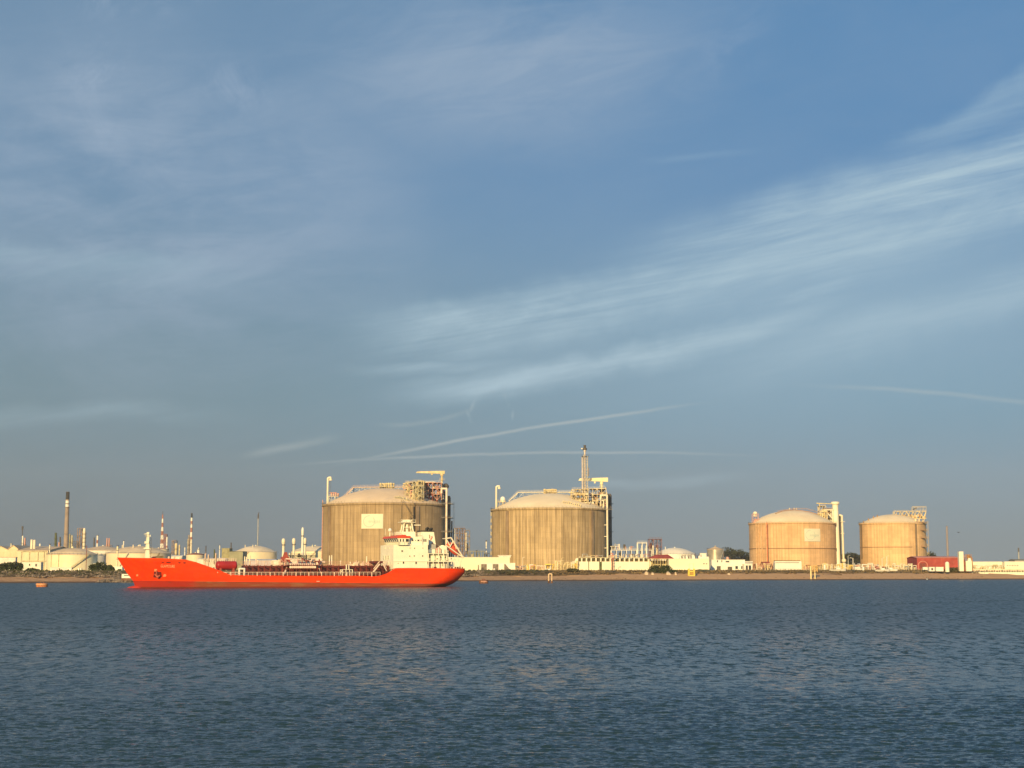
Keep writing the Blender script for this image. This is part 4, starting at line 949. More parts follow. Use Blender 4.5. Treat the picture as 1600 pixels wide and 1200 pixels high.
t = shed('hall', 'white low hall behind the sloping orange bulwark', 308, 352, 874, 873, 1150, 12, offwh, offwh)

# chimneys and masts
def banded(mb_list, X, z0, z1, r0, r1, bands):
    """stack of coloured rings; bands from the top: (length share, material)"""
    z = z1
    for (sh, m_) in bands:
        zb = z-(z1-z0)*sh; f = lambda q: r0+(r1-r0)*(q-z0)/(z1-z0)
        mb_list.setdefault(m_.name, (MB(), m_))[0].lathe([(f(zb), zb), (f(z), z)], 20, (X, 0, 0)); z = zb
def chimney(label, px, pyt, w0, w1, Y, bands, group=None, cap=True, name='chimney', pxb=None, ladder=False):
    X = gx(px, Y, 60); t = thing(name, label, 'chimney', (X, Y, GZ), 0, group); z1 = gz(pyt, Y)-GZ; s = Y/F/2; mbs = {}
    banded(mbs, 0, 0, z1, w0*s, w1*s, bands)
    for k_, (mb, m_) in mbs.items(): mb.build('shaft' if len(mbs) == 1 or m_ is bands[-1][1] else 'painted_band', m_, t)
    mb = MB(); mb.cyl((0, 0, z1-.5), (0, 0, z1+.1), w1*s*1.12, n=20); mb.cyl((0, 0, z1*.45), (0, 0, z1*.45+.3), (w0+w1)*s*.62, n=20); mb.cyl((0, 0, z1*.8), (0, 0, z1*.8+.3), (w0+w1)*s*.6, n=20) ; mb.build('gallery', dsteel, t); return t
W_, S_, Rr = white, soot, mat('band_red', (.40, .17, .12), .6, .1, .5)
chimney('tall tan concrete chimney with black top and two white bands', 103.8, 768.5, 8.4, 5.4, 2300, [(.10, S_), (.015, brick), (.033, W_), (.015, brick), (.033, W_), (.804, brick)])
chimney('slim red and white banded chimney with a dark head behind the bow deck', 299, 802, 4.6, 2.6, 2300, [(.08, S_), (.06, W_), (.05, Rr), (.07, W_), (.08, Rr), (.09, W_), (.04, Rr), (.53, cream)])
tw = thing('lattice_tower', 'tapering red and white banded lattice mast right of the ship foremast', 'mast', (gx(253.6, 2300, 60), 2300, GZ)); z1 = gz(804, 2300)-GZ
for par in (0, 1):
    mb = MB(); N_ = 13
    for i in range(N_):
        if i % 2 != par: continue
        za, zb_ = z1*i/N_, z1*(i+1)/N_; wa, wb = 5.6*(1-i/N_*.85), 5.6*(1-(i+1)/N_*.85)
        for sx, sy_ in ((1, 1), (1, -1), (-1, 1), (-1, -1)): mb.cyl((sx*wa/2, sy_*wa/2, za), (sx*wb/2, sy_*wb/2, zb_), .42, n=5)
        for sy_ in (1, -1): mb.cyl((-wa/2, sy_*wa/2, za), (wb/2, sy_*wb/2, zb_), .3, n=4); mb.cyl((wa/2, sy_*wa/2, za), (-wb/2, sy_*wb/2, zb_), .3, n=4); mb.cyl((-wb/2, sy_*wb/2, zb_), (wb/2, sy_*wb/2, zb_), .3, n=4)
        mb.cyl((0, 0, za), (0, 0, zb_), .55, n=6)
    mb.build('lattice_band', W_ if par else Rr, tw)
MB().cyl((0, 0, z1), (0, 0, z1+5), .5, .3, 6).build('tip', dsteel, tw)
chimney('thin pale flare stack rising behind the domed tank left of the signed tank', 403.3, 809, 2.0, 1.5, 1900, [(1.0, steel)], name='flare_stack')
q = bpy.data.objects['flare_stack']; mb = MB(); z1 = gz(809, 1900)-GZ; mb.cyl((0, 0, z1), (0, 0, z1+4), .9, n=8); mb.cyl((0, 0, z1+4), (.8, 0, z1+6.8), .5, n=8); mb.box(-1.3, 1.3, -1, 1, z1-1.2, z1-.8); mb.build('flare_tip', dsteel, q)
chimney('small red and white banded chimney between the two round storage tanks', 153, 836.3, 2.8, 2.6, 1900, [(.14, W_), (.10, Rr), (.10, W_), (.08, Rr), (.58, W_)])
chimney('short dark stack standing left of the small banded chimney', 148, 840, 2.4, 2.2, 1950, [(1, dsteel)])
chimney('short white chimney with a pale top right of the red and white lattice mast', 261.5, 838.5, 2.4, 2.2, 2000, [(.28, W_), (.06, Rr), (.66, W_)])
chimney('faint pale chimney beyond the red shed', 1480.3, 822, 3.6, 2.6, 3600, [(1, mat('faint_stack', (.30, .25, .24), .8, .05, .1))])
chimney('faint grey chimney at the edge of the frame beyond the long white shed', 1591, 856, 2.6, 2.2, 3200, [(.2, dsteel), (.8, steel)])
chimney('short pale pipe stack beside the roof of the nearest yellow tank', 82, 850, 2.2, 2.0, 860, [(1, cream)])
chimney('white pipe standing in front of the wide cream tank', 186.7, 852.5, 2.9, 2.8, 1000, [(1, mat('yellow_cream_tank', (1, 1, 1)))])
chimney('thin white pipe stack above the wide cream tank roof', 194.8, 844.5, 1.9, 1.7, 1500, [(1, white)])
chimney('white vent stub above the wide cream tank next to the foremast', 220.5, 850, 2.4, 2.2, 1500, [(1, white)])
chimney('white pipe stack left of the striped chimney', 290, 854.5, 1.8, 1.6, 1800, [(1, white)])
chimney('thin pale stack left of the olive box hall', 344.6, 851.3, 1.7, 1.4, 1500, [(1, W_)])
chimney('pinkish thin stack with dark forked head behind the grey green hall', 362, 848, 2.0, 1.8, 1700, [(.2, dsteel), (.8, pinkst)])
chimney('lone white pipe between the two huge tanks', 760, 844.5, 2.2, 2.0, 1300, [(.04, dsteel), (.35, W_), (.18, steel), (.43, W_)])
chimney('short cream pipe in the low plant between the two huge tanks', 745, 860, 2.4, 2.2, 1280, [(1, cream)])
chimney('slender pale stack at the foot of the dome shaped vents', 323.3, 853, 1.7, 1.4, 1350, [(.3, dsteel), (.7, pinkst)])

# process columns, frames
def column(label, px, pyt, w, Y, m_, bulb=0, group=None, plats=2, name='process_tower'):
    t = thing(name, label, 'tower', (gx(px, Y, 20), Y, GZ), 0, group); z1 = gz(pyt, Y)-GZ; r = w*Y/F/2; mb = MB()
    if bulb:
        mb.cyl((0, 0, 0), (0, 0, z1*.62), r*1.5, r, 12); mb.cyl((0, 0, z1*.62), (0, 0, z1*.86), r, n=12); mb.build('shell', m_, t)
        rb = r*bulb; mb = MB(); mb.lathe([(r, z1*.80), (rb, z1*.86), (rb*1.05, z1*.92), (rb*.75, z1*.98), (.01, z1)], 14); mb.build('head', m_, t)
        MB().cyl((0, 0, z1*.78), (0, 0, z1*.80), rb*1.1, n=12).build('ring_platform', dsteel, t)
    else:
        mb.cyl((0, 0, 0), (0, 0, z1-r), r, n=14); mb.ball((0, 0, z1-r), r, 14, 7); mb.build('shell', m_, t); mb = MB()
        for i in range(plats): z = z1*(.55+.4*i/max(1, plats)); mb.cyl((0, 0, z), (0, 0, z+.2), r*1.7, n=12); mb.rail([(r*1.7*math.sin(a/8*6.283), -r*1.7*math.cos(a/8*6.283), z+.2) for a in range(9)], 1.1, .05, 1.5, False)
        mb.cyl((r*1.2, -.4, 0), (r*1.2, -.4, z1*.9), .25, n=6); mb.build('ring_platform', dsteel, t)
    return t
column('cream column with a bulbous head, first from the domed tank with stair', 442.8, 841, 4.0, 1150, cream, 1.5)
column('cream column with a bulbous head, middle one between the two domed tanks', 459, 840.5, 3.6, 1150, cream, 1.6)
column('cream column with a bulbous head touching the tallest white column', 476.5, 840, 3.2, 1150, cream, 1.5)
column('tallest white tapering column with a spire head between the domed tanks', 472.4, 823.5, 3.6, 1300, white, 1.15)
def proc_frame(label, x0, x1, pyt, Y, dep, m_, nx, nz, seed, fill=0, name='steel_structure', r=.28, col2=None, pyb=None, diag=True):
    t = thing(name, label, 'structure', (gx((x0+x1)/2, Y, 15), Y, GZ)); w = gx(x1, Y, 15)-gx(x0, Y, 15); z1 = gz(pyt, Y)-GZ; rr = random.Random(seed)
    mb = MB(); mb.frame(-w/2, w/2, 0, dep, -.2 if pyb is None else gz(pyb, Y)-GZ, z1, nx, nz, r, diag); mb.build('frame', m_, t)
    mb = MB(); z0 = 0 if pyb is None else gz(pyb, Y)-GZ
    for i in range(1, nz+1): z = z0+(z1-z0)*i/nz; mb.box(-w/2, w/2, 0, dep, z+.02, z+.18); mb.rail([(-w/2, 0, z+.18), (w/2, 0, z+.18)], 1.1, .07, 2, True)
    mb.build('deck', col2 or m_, t)
    for i in range(fill):
        x = rr.uniform(-w/2, w/2); zb_ = rr.choice([0, z0, z0+(z1-z0)*rr.random()*.6]); h = rr.uniform(.15, .5)*z1; q = rr.uniform(.35, 1.0); y_ = rr.uniform(.5, dep-.5); mb = MB()
        mb.cyl((x, y_, zb_), (x, y_, min(z1+2, zb_+h)), q, n=10); mb.ball((x, y_, min(z1+2, zb_+h)), q, 10, 6, .7); mb.build('vessel', rr.choice([m_, cream, steel, dsteel]), t)
    return t
rusty_st = mat('rusty_steel', (.27, .19, .15), .7, .25, .4); browng = mat('grey_brown_steel', (.30, .25, .21), .7, .2, .4)
proc_frame('brown steel frame tower with a pale column right of the tall tan chimney', 119.5, 128, 826, 2000, 10, rusty_st, 2, 6, 4, 6, r=.5)
column('pale column with platforms attached to the brown steel frame tower', 130.5, 825, 4.2, 2000, cream, 0, None, 4)
column('pale column immediately right of the tall tan chimney', 111.5, 836, 2.6, 1950, olive, 0, None, 2)
column('thin dark column with a hooped head right of the tall tan chimney', 108, 834, 2.4, 2000, mat('olive_wall', (1, 1, 1)), 0, None, 2)
proc_frame('low dark steel rack between tall chimney and brown frame tower', 112, 121, 846, 2000, 8, dsteel, 3, 2, 5, 4)
column('dark lattice-like column left of the tall tan chimney', 86, 832, 3.4, 2000, green_m, 0, None, 3)
column('dark grey column between the slim green one and the tall tan chimney', 93, 838.5, 2.6, 2000, dsteel, 0, None, 2)
column('red and white short stack at the foot of the tall tan chimney', 91.6, 847, 2.4, 1900, pinkst, 0, None, 1)
column('white capped column above the gabled shed below the far flare', 34.5, 837, 2.4, 1800, white, 0, None, 2)
column('red and white column touching the white capped one above the shed', 38, 840, 2.2, 1800, pinkst, 0, None, 2)
chimney('thin dark flare mast above the gabled shed', 35.4, 826, 1.6, 1.2, 1900, [(1, dsteel)], name='flare_mast')
q = bpy.data.objects['flare_mast']; z1 = gz(826, 1900)-GZ; mb = MB(); mb.box(-1.8, 1.8, -1, 1, z1-1.5, z1-1); mb.cyl((0, 0, z1), (0, 0, z1+3), 1.3, 1.1, 8); mb.build('flare_tip', dsteel, q)
t = thing('water_tank', 'small white elevated tank above the long tan roof', 'tank', (gx(62, 1500, 20), 1500, GZ)); z = gz(850.5, 1500)-GZ; MB().cyl((0, 0, z-3.0), (0, 0, z+.6), .9, n=12).build('vessel', white, t); mb = MB()
for sx in (-.8, .8): mb.cyl((sx, 0, 0), (sx, 0, z-3), .2, n=5)
mb.build('leg', dsteel, t)
for px, lb in ((166.5, 'twin orange brown stack above the tan roof, the one nearer the small banded chimney'), (169.8, 'twin orange brown stack above the tan roof, the one nearer the wide cream tank')): column(lb, px, 840.5, 2.0, 1900, pinkst, 0, 'twin orange brown stacks', 1)
proc_frame('brown platform under the twin stacks', 162.5, 173, 852.3, 1900, 6, rusty_st, 3, 1, 6, 0)
proc_frame('brown steel tower between lattice mast and striped chimney', 268, 274, 845, 2000, 8, rusty_st, 1, 5, 7, 3, r=.5)
column('thick pale column between lattice mast and striped chimney', 274.8, 848.5, 4.0, 1950, ysteel, 0, None, 2)
column('thin pale column right of the thick one before the striped chimney', 280, 851, 2.2, 1900, ysteel, 0, None, 1)
proc_frame('dim red brown steel tower beside the lattice mast', 255.5, 259, 835, 2050, 6, mat('dim_red_steel', (.30, .13, .10), .7, .2, .5), 1, 6, 8, 0, r=.45)
column('dark brown column right against the striped chimney', 294.8, 835.5, 3.0, 2100, browng, 0, None, 3)
column('olive thin column left of the striped chimney', 293, 842, 1.6, 2100, olive, 0, None, 2)
storage('small white ball capped vessel right of the striped chimney', 307.6, 311.6, 859, 857, 1700, white, white, vents=0, segs=20)
for i, (px, py, h_) in enumerate(((321, 865, 0), (326, 866, 0), (337.5, 864, 0))):
    column(['pinkish white process column nearest the orange bulwark slope', 'second pinkish white column from the bulwark slope', 'pinkish white column left of the olive hall'][i], px, py, 2.2, 1100, mat('pink_cream_steel', (1, 1, 1)), 0, None, 1)
proc_frame('pale pipe rack behind the red deck cylinder', 318, 352, 875, 1050, 4, mat('pink_cream_steel', (1, 1, 1)), 9, 1, 9, 4, r=.18)
column('dark green hooded vent left of the olive hall', 335, 858, 2.0, 1300, green_m, 0, None, 1)
proc_frame('dark pipe rack with pale posts under the second domed tank', 450, 492, 867.5, 1080, 5, dsteel, 12, 1, 10, 10, r=.20, pyb=875)
# frames between the huge tanks
proc_frame('tall rusty steel process tower beside the first huge tank', 709.5, 726, 825.5, 1250, 12, rusty_st, 4, 8, 11, 10, r=.26)
proc_frame('open side stage of the rusty process tower with platforms', 726, 733.5, 829, 1250, 8, browng, 1, 7, 12, 2, r=.22)
proc_frame('low dark pipe rack between the two huge tanks', 731, 757, 862, 1250, 8, mat('olive_wall', (1, 1, 1)), 6, 1, 13, 9, r=.22)
proc_frame('low dark pump stage at the foot of the second huge tank', 757, 770, 865, 1250, 8, dsteel, 3, 1, 14, 4, r=.22)
wst = mat('white_steel', (.78, .76, .70), .5, .08, .5)
proc_frame('long white steel pipe rack beside the second huge tank', 955.5, 1018, 859.5, 1005, 7, wst, 8, 1, 15, 9, r=.30, pyb=None, diag=False)
proc_frame('taller white double portal frame standing in the long pipe rack', 996.5, 1010.5, 848.3, 1000, 4, wst, 2, 1, 16, 0, r=.36, diag=False)
t = thing('pipe_manifold', 'cluster of pale and pink pipes on top of the long white rack', 'pipes', (gx(973, 1005, 12), 1005, GZ)); rr = random.Random(5); b_ = gz(858.6, 1005)-GZ; HW = gx(990, 1005)-gx(973, 1005)
for i in range(15):
    x = rr.uniform(-HW*1.0, HW*.9); h_ = rr.uniform(1.0, 4.2); mb = MB(); mb.cyl((x, 2, b_), (x, 2, b_+h_), rr.choice([.2, .45, .8]), n=8)
    if rr.random() < .5: mb.cyl((x, 2, b_+h_*.8), (x+rr.uniform(-3, 3), 2, b_+h_*.8), .22, n=6)
    mb.build('pipe', rr.choice([wst, cream, pinkst, steel, dsteel]), t)
dr_st = mat('maroon_steel', (.20, .10, .10), .7, .2, .5)
proc_frame('dark maroon steel tower with platforms beside the long white rack', 1015, 1034, 842.5, 1060, 10, dr_st, 3, 4, 17, 6, r=.30)
column('white column before the maroon steel tower', 1020.4, 852, 2.2, 1055, white, 0, None, 1)
t = shed('plant_hut', 'pale roof hut between domed white tank and grey silo', 1094, 1104, 864.8, 864.4, 1200, 5, white, white, flat=True)
proc_frame('dark low plant behind the cream block building', 1066, 1096, 868.5, 1100, 5, dsteel, 6, 1, 18, 5, r=.2)

# ------------------------------------------------------------------ buildings along the shore
t = shed('boundary_building', 'long plain yellowish white building behind the ship stern', 700, 796.5, 871.2, 871.2, 900, 12, mat('plain_yellow_white', (.82, .78, .58), .7, .03, .1, streak=.1), offwh, flat=True)
mb = MB(); X0 = t.location.x; mb.box(gx(779, 900)-X0, gx(798, 900)-X0, 1, 8, gz(871, 900)-GZ, gz(868.6, 900)-GZ); mb.box(gx(777.5, 900)-X0, gx(799, 900)-X0, .3, 9, gz(868.5, 900)-GZ, gz(867.4, 900)-GZ); mb.build('roof_canopy', offwh, t)
def container(label, x0, x1, pyt, Y, dep, m_, group=None, opening=None):
    t = shed('site_cabin', label, x0, x1, pyt, pyt, Y, dep, m_, m_, 'cabin', flat=True, wins=opening or (), group=group); return t
gx_m = mat('dark_grille', (.22, .18, .14), .8, .2, .5)  # dark brown for the grilles on the cabin fronts
for i, (a, b, lb) in enumerate(((751.5, 769.5, 'white site cabin with dark grille nearest the ship stern'), (769.8, 787, 'white site cabin with dark grille, middle of the three'), (787.5, 805, 'white site cabin with a slanting dark grille nearest the huge tank'))):
    t = container(lb, a, b, 880.3, 878, 5, white, 'three white site cabins'); X0 = t.location.x; mb = MB(); x0_, x1_ = gx(a, 878)-X0, gx(a+9, 878)-X0; zt_ = gz(881.3, 878)-GZ
    if i < 2: mb.box(x0_+.1, x1_, -.10, -.004, .1, zt_)
    else: mb.prism([(x0_+.1, .1), (x1_+.6, .1), (x0_+.8, zt_), (x0_+.1, zt_)], -.10, -.004)
    mb.build('grille', gx_m, t)
o = thing('float_marker', 'small white ball marker in front of the middle site cabin', 'marker', (gx(772.3, 866, 5), 866, GZ)); mb = MB(); mb.ball((0, 0, .9), .62, 12, 8); mb.build('ball', white, o); mb = MB(); mb.cyl((0, 0, -.2), (0, 0, .5), .15, n=6); mb.build('post', steel, o)
def post(name, label, px, py0, Y, w, m_, cat='post', group=None, head=None, arm=0):
    b_ = GZ; t = thing(name, label, cat, (gx(px, Y, 8), Y, b_-.1), 0, group); z1 = gz(py0, Y)-b_; mb = MB(); mb.cyl((0, 0, 0), (0, 0, z1), w, w*.7, 8); mb.cyl((0, 0, 0), (0, 0, .4), w*2, n=8)
    mb.build('pole', m_, t)
    if head:
        mb = MB(); mb.cyl((0, 0, z1), (arm or .8, 0, z1+.25), .09, n=5); mb.box((arm or .8)-.3, (arm or .8)+.6, -.2, .2, z1+.15, z1+.35); mb.build('lamp_head', m_, t)
    return t
post('gate_post', 'dark post before the plain building close to the first site cabin', 747.5, 882.5, 872, .30, rust); post('gate_post', 'pale post between the dark post and the first site cabin', 749.6, 881, 872, .25, white)
post('lamp_post', 'thin pale pole in front of the foot of the second huge tank', 816.5, 871, 880, .14, cream, 'lamp post', head=1)
post('lamp_post', 'thin yellow cream pole before the yellow pipe bends', 877.5, 872, 880, .2, ysteel, 'lamp post', head=1)
post('lamp_post', 'thin dark pole in front of the long pale wall near the red hydrant tower', 957, 872, 870, .14, dsteel, 'lamp post', head=1)
# pipes and valves at the foot of tank 2
def pipework(label, x0, x1, pyt, pyb, Y, seed, mats, n=12, name='pipework', rack=True):
    t = thing(name, label, 'pipework', (gx((x0+x1)/2, Y), Y, GZ)); w = gx(x1, Y)-gx(x0, Y); zt_, zb_ = gz(pyt, Y)-GZ, max(.2, gz(pyb, Y)-GZ); rr = random.Random(seed)
    if rack:
        mb = MB(); k_ = max(2, int(w/3))
        for i in range(k_+1): x = -w/2+w*i/k_; mb.cyl((x, 0, -.2), (x, 0, zt_*.75), .14, n=4); mb.cyl((x, 2, -.2), (x, 2, zt_*.75), .14, n=4)
        for j in range(3): mb.cyl((-w/2, j*.8, zt_*.75), (w/2, j*.8, zt_*.75), .22, n=7)
        mb.build('rack', mats[0], t)
    for i in range(n):
        x = rr.uniform(-w/2, w/2); x2 = max(-w/2, min(w/2, x+rr.uniform(-3, 3))); z = rr.uniform(zb_, zt_); mb = MB(); mb.tube([(x, -.5, -.1), (x, -.5, z), (x2, -.5, z), (x2, 1, z*.4)], rr.choice([.14, .2, .32]), 7)
        if rr.random() < .5: mb.cyl((x, -.5, z*.55), (x, -.5, z*.55+.35), .5, n=10)
        mb.build('valve_pipe', rr.choice(mats), t)
    return t
pipework('yellow pipe bends and valves at the start of the long pale wall', 867, 903, 876, 884, 884, 31, (ysteel, ysteel, cream, yellow), 22)
pipework('low pale pipes with an orange valve stand at the foot of the second huge tank', 820, 866, 881.5, 886, 886, 32, (cream, ysteel, pinkst, yellow), 16)
pipework('low grey pipes between site cabins and second huge tank', 803, 822, 883, 888, 886, 33, (cream, steel, pinkst), 8)
t = thing('pipe_drum', 'orange topped pump stand among low pale pipes', 'pump', (gx(856.5, 884), 884, GZ)); mb = MB(); mb.box(-1.7, 1.7, -1, 1, gz(883, 884)-GZ, gz(881, 884)-GZ); mb.build('housing', yellow, t); mb = MB()
for sx in (-1.4, 1.4): mb.cyl((sx, 0, -.2), (sx, 0, gz(883, 884)-GZ), .2, n=6)
mb.box(-1.5, 1.5, -.8, .8, .3, 1.2); mb.build('leg', white, t)

# long pale wall with panels, and the pipe gallery above it
W0, W1, WY = 903, 1017, 886
t = thing('boundary_wall', 'long pale panelled wall with thin dark joints below the pipe gallery', 'wall', (gx((W0+W1)/2, WY), WY, GZ)); X0 = t.location.x; zt_ = gz(877.4, WY)-GZ; cuts = [903.5, 919.3, 920.5, 936.3, 940.5, 956, 957.6, 1017]
for a, b in zip(cuts[::2], cuts[1::2]): mb = MB(); mb.box(gx(a, WY)-X0, gx(b, WY)-X0, 0, .5, -.4, zt_); mb.build('wall_panel', mat('wall_white', (.84, .80, .64), .7, .03, .2, streak=.15), t)
mb = MB(); mb.box(gx(W0, WY)-X0, gx(W1, WY)-X0, .51, .8, -.4, zt_-.15); mb.build('backing', green_m, t)
mb = MB(); mb.prism([(gx(897, WY)-X0, 0), (gx(903.4, WY)-X0, 0), (gx(903.4, WY)-X0, gz(871.5, WY)-GZ), (gx(900, WY)-X0, gz(872.5, WY)-GZ), (gx(896.5, WY)-X0, gz(879, WY)-GZ)], -.3, 3); mb.build('end_block', cream, t)
t = thing('pipe_gallery', 'pipe gallery with pale block posts and tangled pipes above the long wall', 'pipe rack', (gx((W0+1025)/2, WY+6), WY+6, GZ)); X0 = t.location.x; Y_ = WY+6; zd = gz(871.7, Y_)-GZ; z0_ = gz(877.2, Y_)-GZ
mb = MB(); px = 909
while px < 1016:
    x = gx(px, Y_)-X0; mb.box(x-.42, x+.42, 0, 2, 0, zd); px += 7.45
mb.build('block_posts', cream, t)
mb = MB(); mb.box(gx(904, Y_)-X0, gx(1016, Y_)-X0, 2.1, 2.6, 0, zd-.3); mb.build('dark_backing', mat('dark_olive', (.12, .10, .05), .9, .2, .5), t)
mb = MB(); mb.box(gx(904, Y_)-X0, gx(1018, Y_)-X0, -.2, 3, zd, zd+.3); mb.build('deck_slab', olive, t)
rr = random.Random(77)
for i in range(30):
    x = gx(rr.uniform(904, 1016), Y_)-X0; x2 = x+rr.uniform(-4, 4); h_ = rr.uniform(.5, 2.2); mb = MB(); mb.tube([(x, .5, zd), (x, .5, zd+h_), (x2, .8, zd+h_), (x2, .8, zd+.2)], rr.choice([.10, .15, .22]), 6); mb.build('pipe', rr.choice([cream, ysteel, rust, pinkst, steel]), t)
t = thing('hydrant_tower', 'red monitor stand rising beside the long white pipe rack', 'hydrant', (gx(956.8, WY-3), WY-3, GZ)); z = gz(864, WY-3)-GZ; mb = MB(); mb.frame(-.55, .55, -.5, .5, -.2, z-1.5, 1, 5, .09); mb.build('lattice_leg', mat('coral_red', (.70, .22, .14), .6, .1, .5), t); mb = MB(); mb.box(-.9, .9, -.8, .8, z-1.5, z-1.3); mb.rail([(-.9, -.8, z-1.3), (.9, -.8, z-1.3)], 1, .06, 1); mb.tube([(0, 0, z-1.3), (0, 0, z-.3), (-.9, -.3, z)], .2, 7); mb.build('monitor', mat('coral_red', (1, 1, 1)), t)
# pergola with red roof
t = thing('pavilion', 'open pavilion with a sagging red roof on pale posts beside the big bush', 'pavilion', (gx(1033, 888), 888, GZ)); X0 = t.location.x; q = lambda px: gx(px, 888)-X0; z_ = lambda py: gz(py, 888)-GZ
mb = MB(); v = [(q(1015), -3, z_(872.6)), (q(1052), -3, z_(873)), (q(1044), 2, z_(867)), (q(1024), 2, z_(868)), (q(1013), 7, z_(872.5)), (q(1054), 7, z_(872.5))]; v += [(a, b, c+.3) for a, b, c in v]
mb.add(v, [(0, 3, 2, 1), (3, 4, 5, 2), (0, 4, 3), (1, 2, 5), (6, 7, 8, 9), (9, 8, 11, 10), (6, 9, 10), (7, 11, 8), (0, 1, 7, 6), (0, 6, 10, 4), (1, 5, 11, 7), (4, 10, 11, 5)]); mb.build('roof', redroof, t)
mb = MB()
for i in range(9): mb.cyl((q(1014.5+i*4.2), -2.6, -.2), (q(1014.5+i*4.2), -2.6, z_(872.8)), .16, n=5); mb.cyl((q(1014.5+i*4.2), 6, -.2), (q(1014.5+i*4.2), 6, z_(872.8)), .16, n=5)
mb.cyl((q(1014), -2.6, z_(873.4)), (q(1050), -2.6, z_(873.4)), .14, n=5); mb.build('post', ysteel, t)
mb = MB(); mb.box(q(1015), q(1049), 6.2, 6.5, 0, z_(876)); mb.build('back_wall', olive, t)
t = shed('block_building', 'long cream block building with boxy roof vents behind the yellow beacon', 1045, 1108, 873.6, 873.6, 880, 14, mat('plain_yellow_white', (1, 1, 1)), offwh, flat=True, wins=((1099, 1101, 880, 881.5, 'w'), (1103, 1105, 880.3, 881.5, 'w')))
X0 = t.location.x; q = lambda px: gx(px, 884)-X0; z_ = lambda py: gz(py, 884)-GZ; mb = MB()
for px, w, h_ in ((1063, 1.6, 870.5), (1073, 2.4, 870), (1083, 3.4, 869.2), (1093, 3, 870.5)): mb.box(q(px)-w*.25, q(px)+w*.25, 2, 4, z_(873.6), z_(h_)); mb.ball((q(px), 3, z_(h_)), w*.3, 10, 6)
mb.build('roof_vents', offwh, t)
MB().box(q(1095), q(1107.5), 3, 12, z_(873.5), z_(869.8)).build('upper_block', offwh, t)
mb = MB(); mb.box(q(1048), q(1100), -2.6, -.15, .02, .55); mb.build('plinth_step', offwh, t)
t = shed('flat_building', 'white flat roofed building with dark doorways before the grove', 1112, 1164, 875.2, 875.2, 905, 12, white, white, flat=True, wins=((1120, 1126, 884.5, 890.5, 'd'), (1137, 1144, 885.5, 890.5, 'd'), (1149, 1153, 884.5, 889, 'w'), (1158, 1160, 884.5, 889, 'w')))
X0 = t.location.x; mb = MB(); mb.box(gx(1120.5, 905)-X0, gx(1122, 905)-X0, -.05, -.003, gz(878.5, 905)-GZ, gz(875.5, 905)-GZ); mb.box(gx(1127.3, 905)-X0, gx(1128.6, 905)-X0, -.05, -.003, gz(878.5, 905)-GZ, gz(875.5, 905)-GZ); mb.box(gx(1134, 905)-X0, gx(1139.5, 905)-X0, -.05, -.003, gz(878.6, 905)-GZ, gz(876.6, 905)-GZ); mb.build('slot_windows', glass, t)
mb = MB(); mb.cyl((gx(1137, 908)-X0, 3, gz(875, 905)-GZ), (gx(1137, 908)-X0, 3, gz(871.8, 905)-GZ), .8, n=12); mb.ball((gx(1137, 908)-X0, 3, gz(872, 905)-GZ), .85, 12, 6); mb.build('roof_vent', pinkst, t)
t = shed('flat_building', 'lower white annex with glass front at the end by the signed orange tank', 1162, 1175.5, 881.5, 881.5, 900, 8, offwh, white, flat=True, wins=((1165.5, 1168.5, 883.5, 890, 'w'), (1170, 1173.5, 883.5, 890, 'w')))
t = shed('roof_canopy', 'white canopy roof on posts behind the annex', 1163, 1176, 877.6, 876.8, 925, 5, steel, white, flat=True)
# things before tank 3
t = shed('site_office', 'white office cabin with a dark band roof before the signed orange tank', 1211, 1252.5, 879.8, 879.8, 915, 6, white, white, flat=True)
X0 = t.location.x; mb = MB(); mb.box(gx(1211, 915)-X0, gx(1252.5, 915)-X0, .6, 5, gz(879.4, 915)-GZ, gz(876.6, 915)-GZ); mb.build('upper_storey', white, t); mb = MB(); mb.box(gx(1211.5, 915)-X0, gx(1251, 915)-X0, .3, 5.4, gz(876.5, 915)-GZ, gz(875.6, 915)-GZ); mb.build('roof', mat('dark_olive', (1, 1, 1)), t)
MB().box(gx(1211.5, 915)-X0, gx(1249, 915)-X0, -.2, .59, gz(880.3, 915)-GZ+.3, gz(879.9, 915)-GZ+.42).build('dark_strip', dsteel, t)  # thin dark steel strip along the foot of the upper storey
pipework('brown pipes and a low rusty shelter left of the white office cabin', 1178, 1209, 878, 888, 925, 41, (pinkst, ysteel, cream, rust), 18)
t = shed('shelter', 'low rust roofed shelter left of the white office cabin', 1192, 1202, 879.5, 878.3, 935, 5, mat('shelter_tan', (.50, .32, .20), .8, .1, .5), redroof)
pipework('brown gangway and pipes beside the white office cabin', 1253, 1284, 883, 888, 915, 42, (ysteel, rust, pinkst), 14)
pipework('yellow and pale pipes around the foot of the thick white pipe', 1284, 1332, 880, 888, 930, 43, (ysteel, cream, white, yellow, olive), 34)
pipework('pale pipes and pumps between the two orange tanks', 1332, 1372, 880, 889, 930, 44, (cream, white, pinkst, steel), 26)
pipework('maroon pipe skid at the foot of the smaller orange tank', 1365, 1384, 884, 889, 920, 45, (redst, pinkst, cream), 14)
pipework('pale valves in front of the smaller orange tank', 1384, 1432, 881, 888, 925, 46, (cream, steel, olive, ysteel), 30)
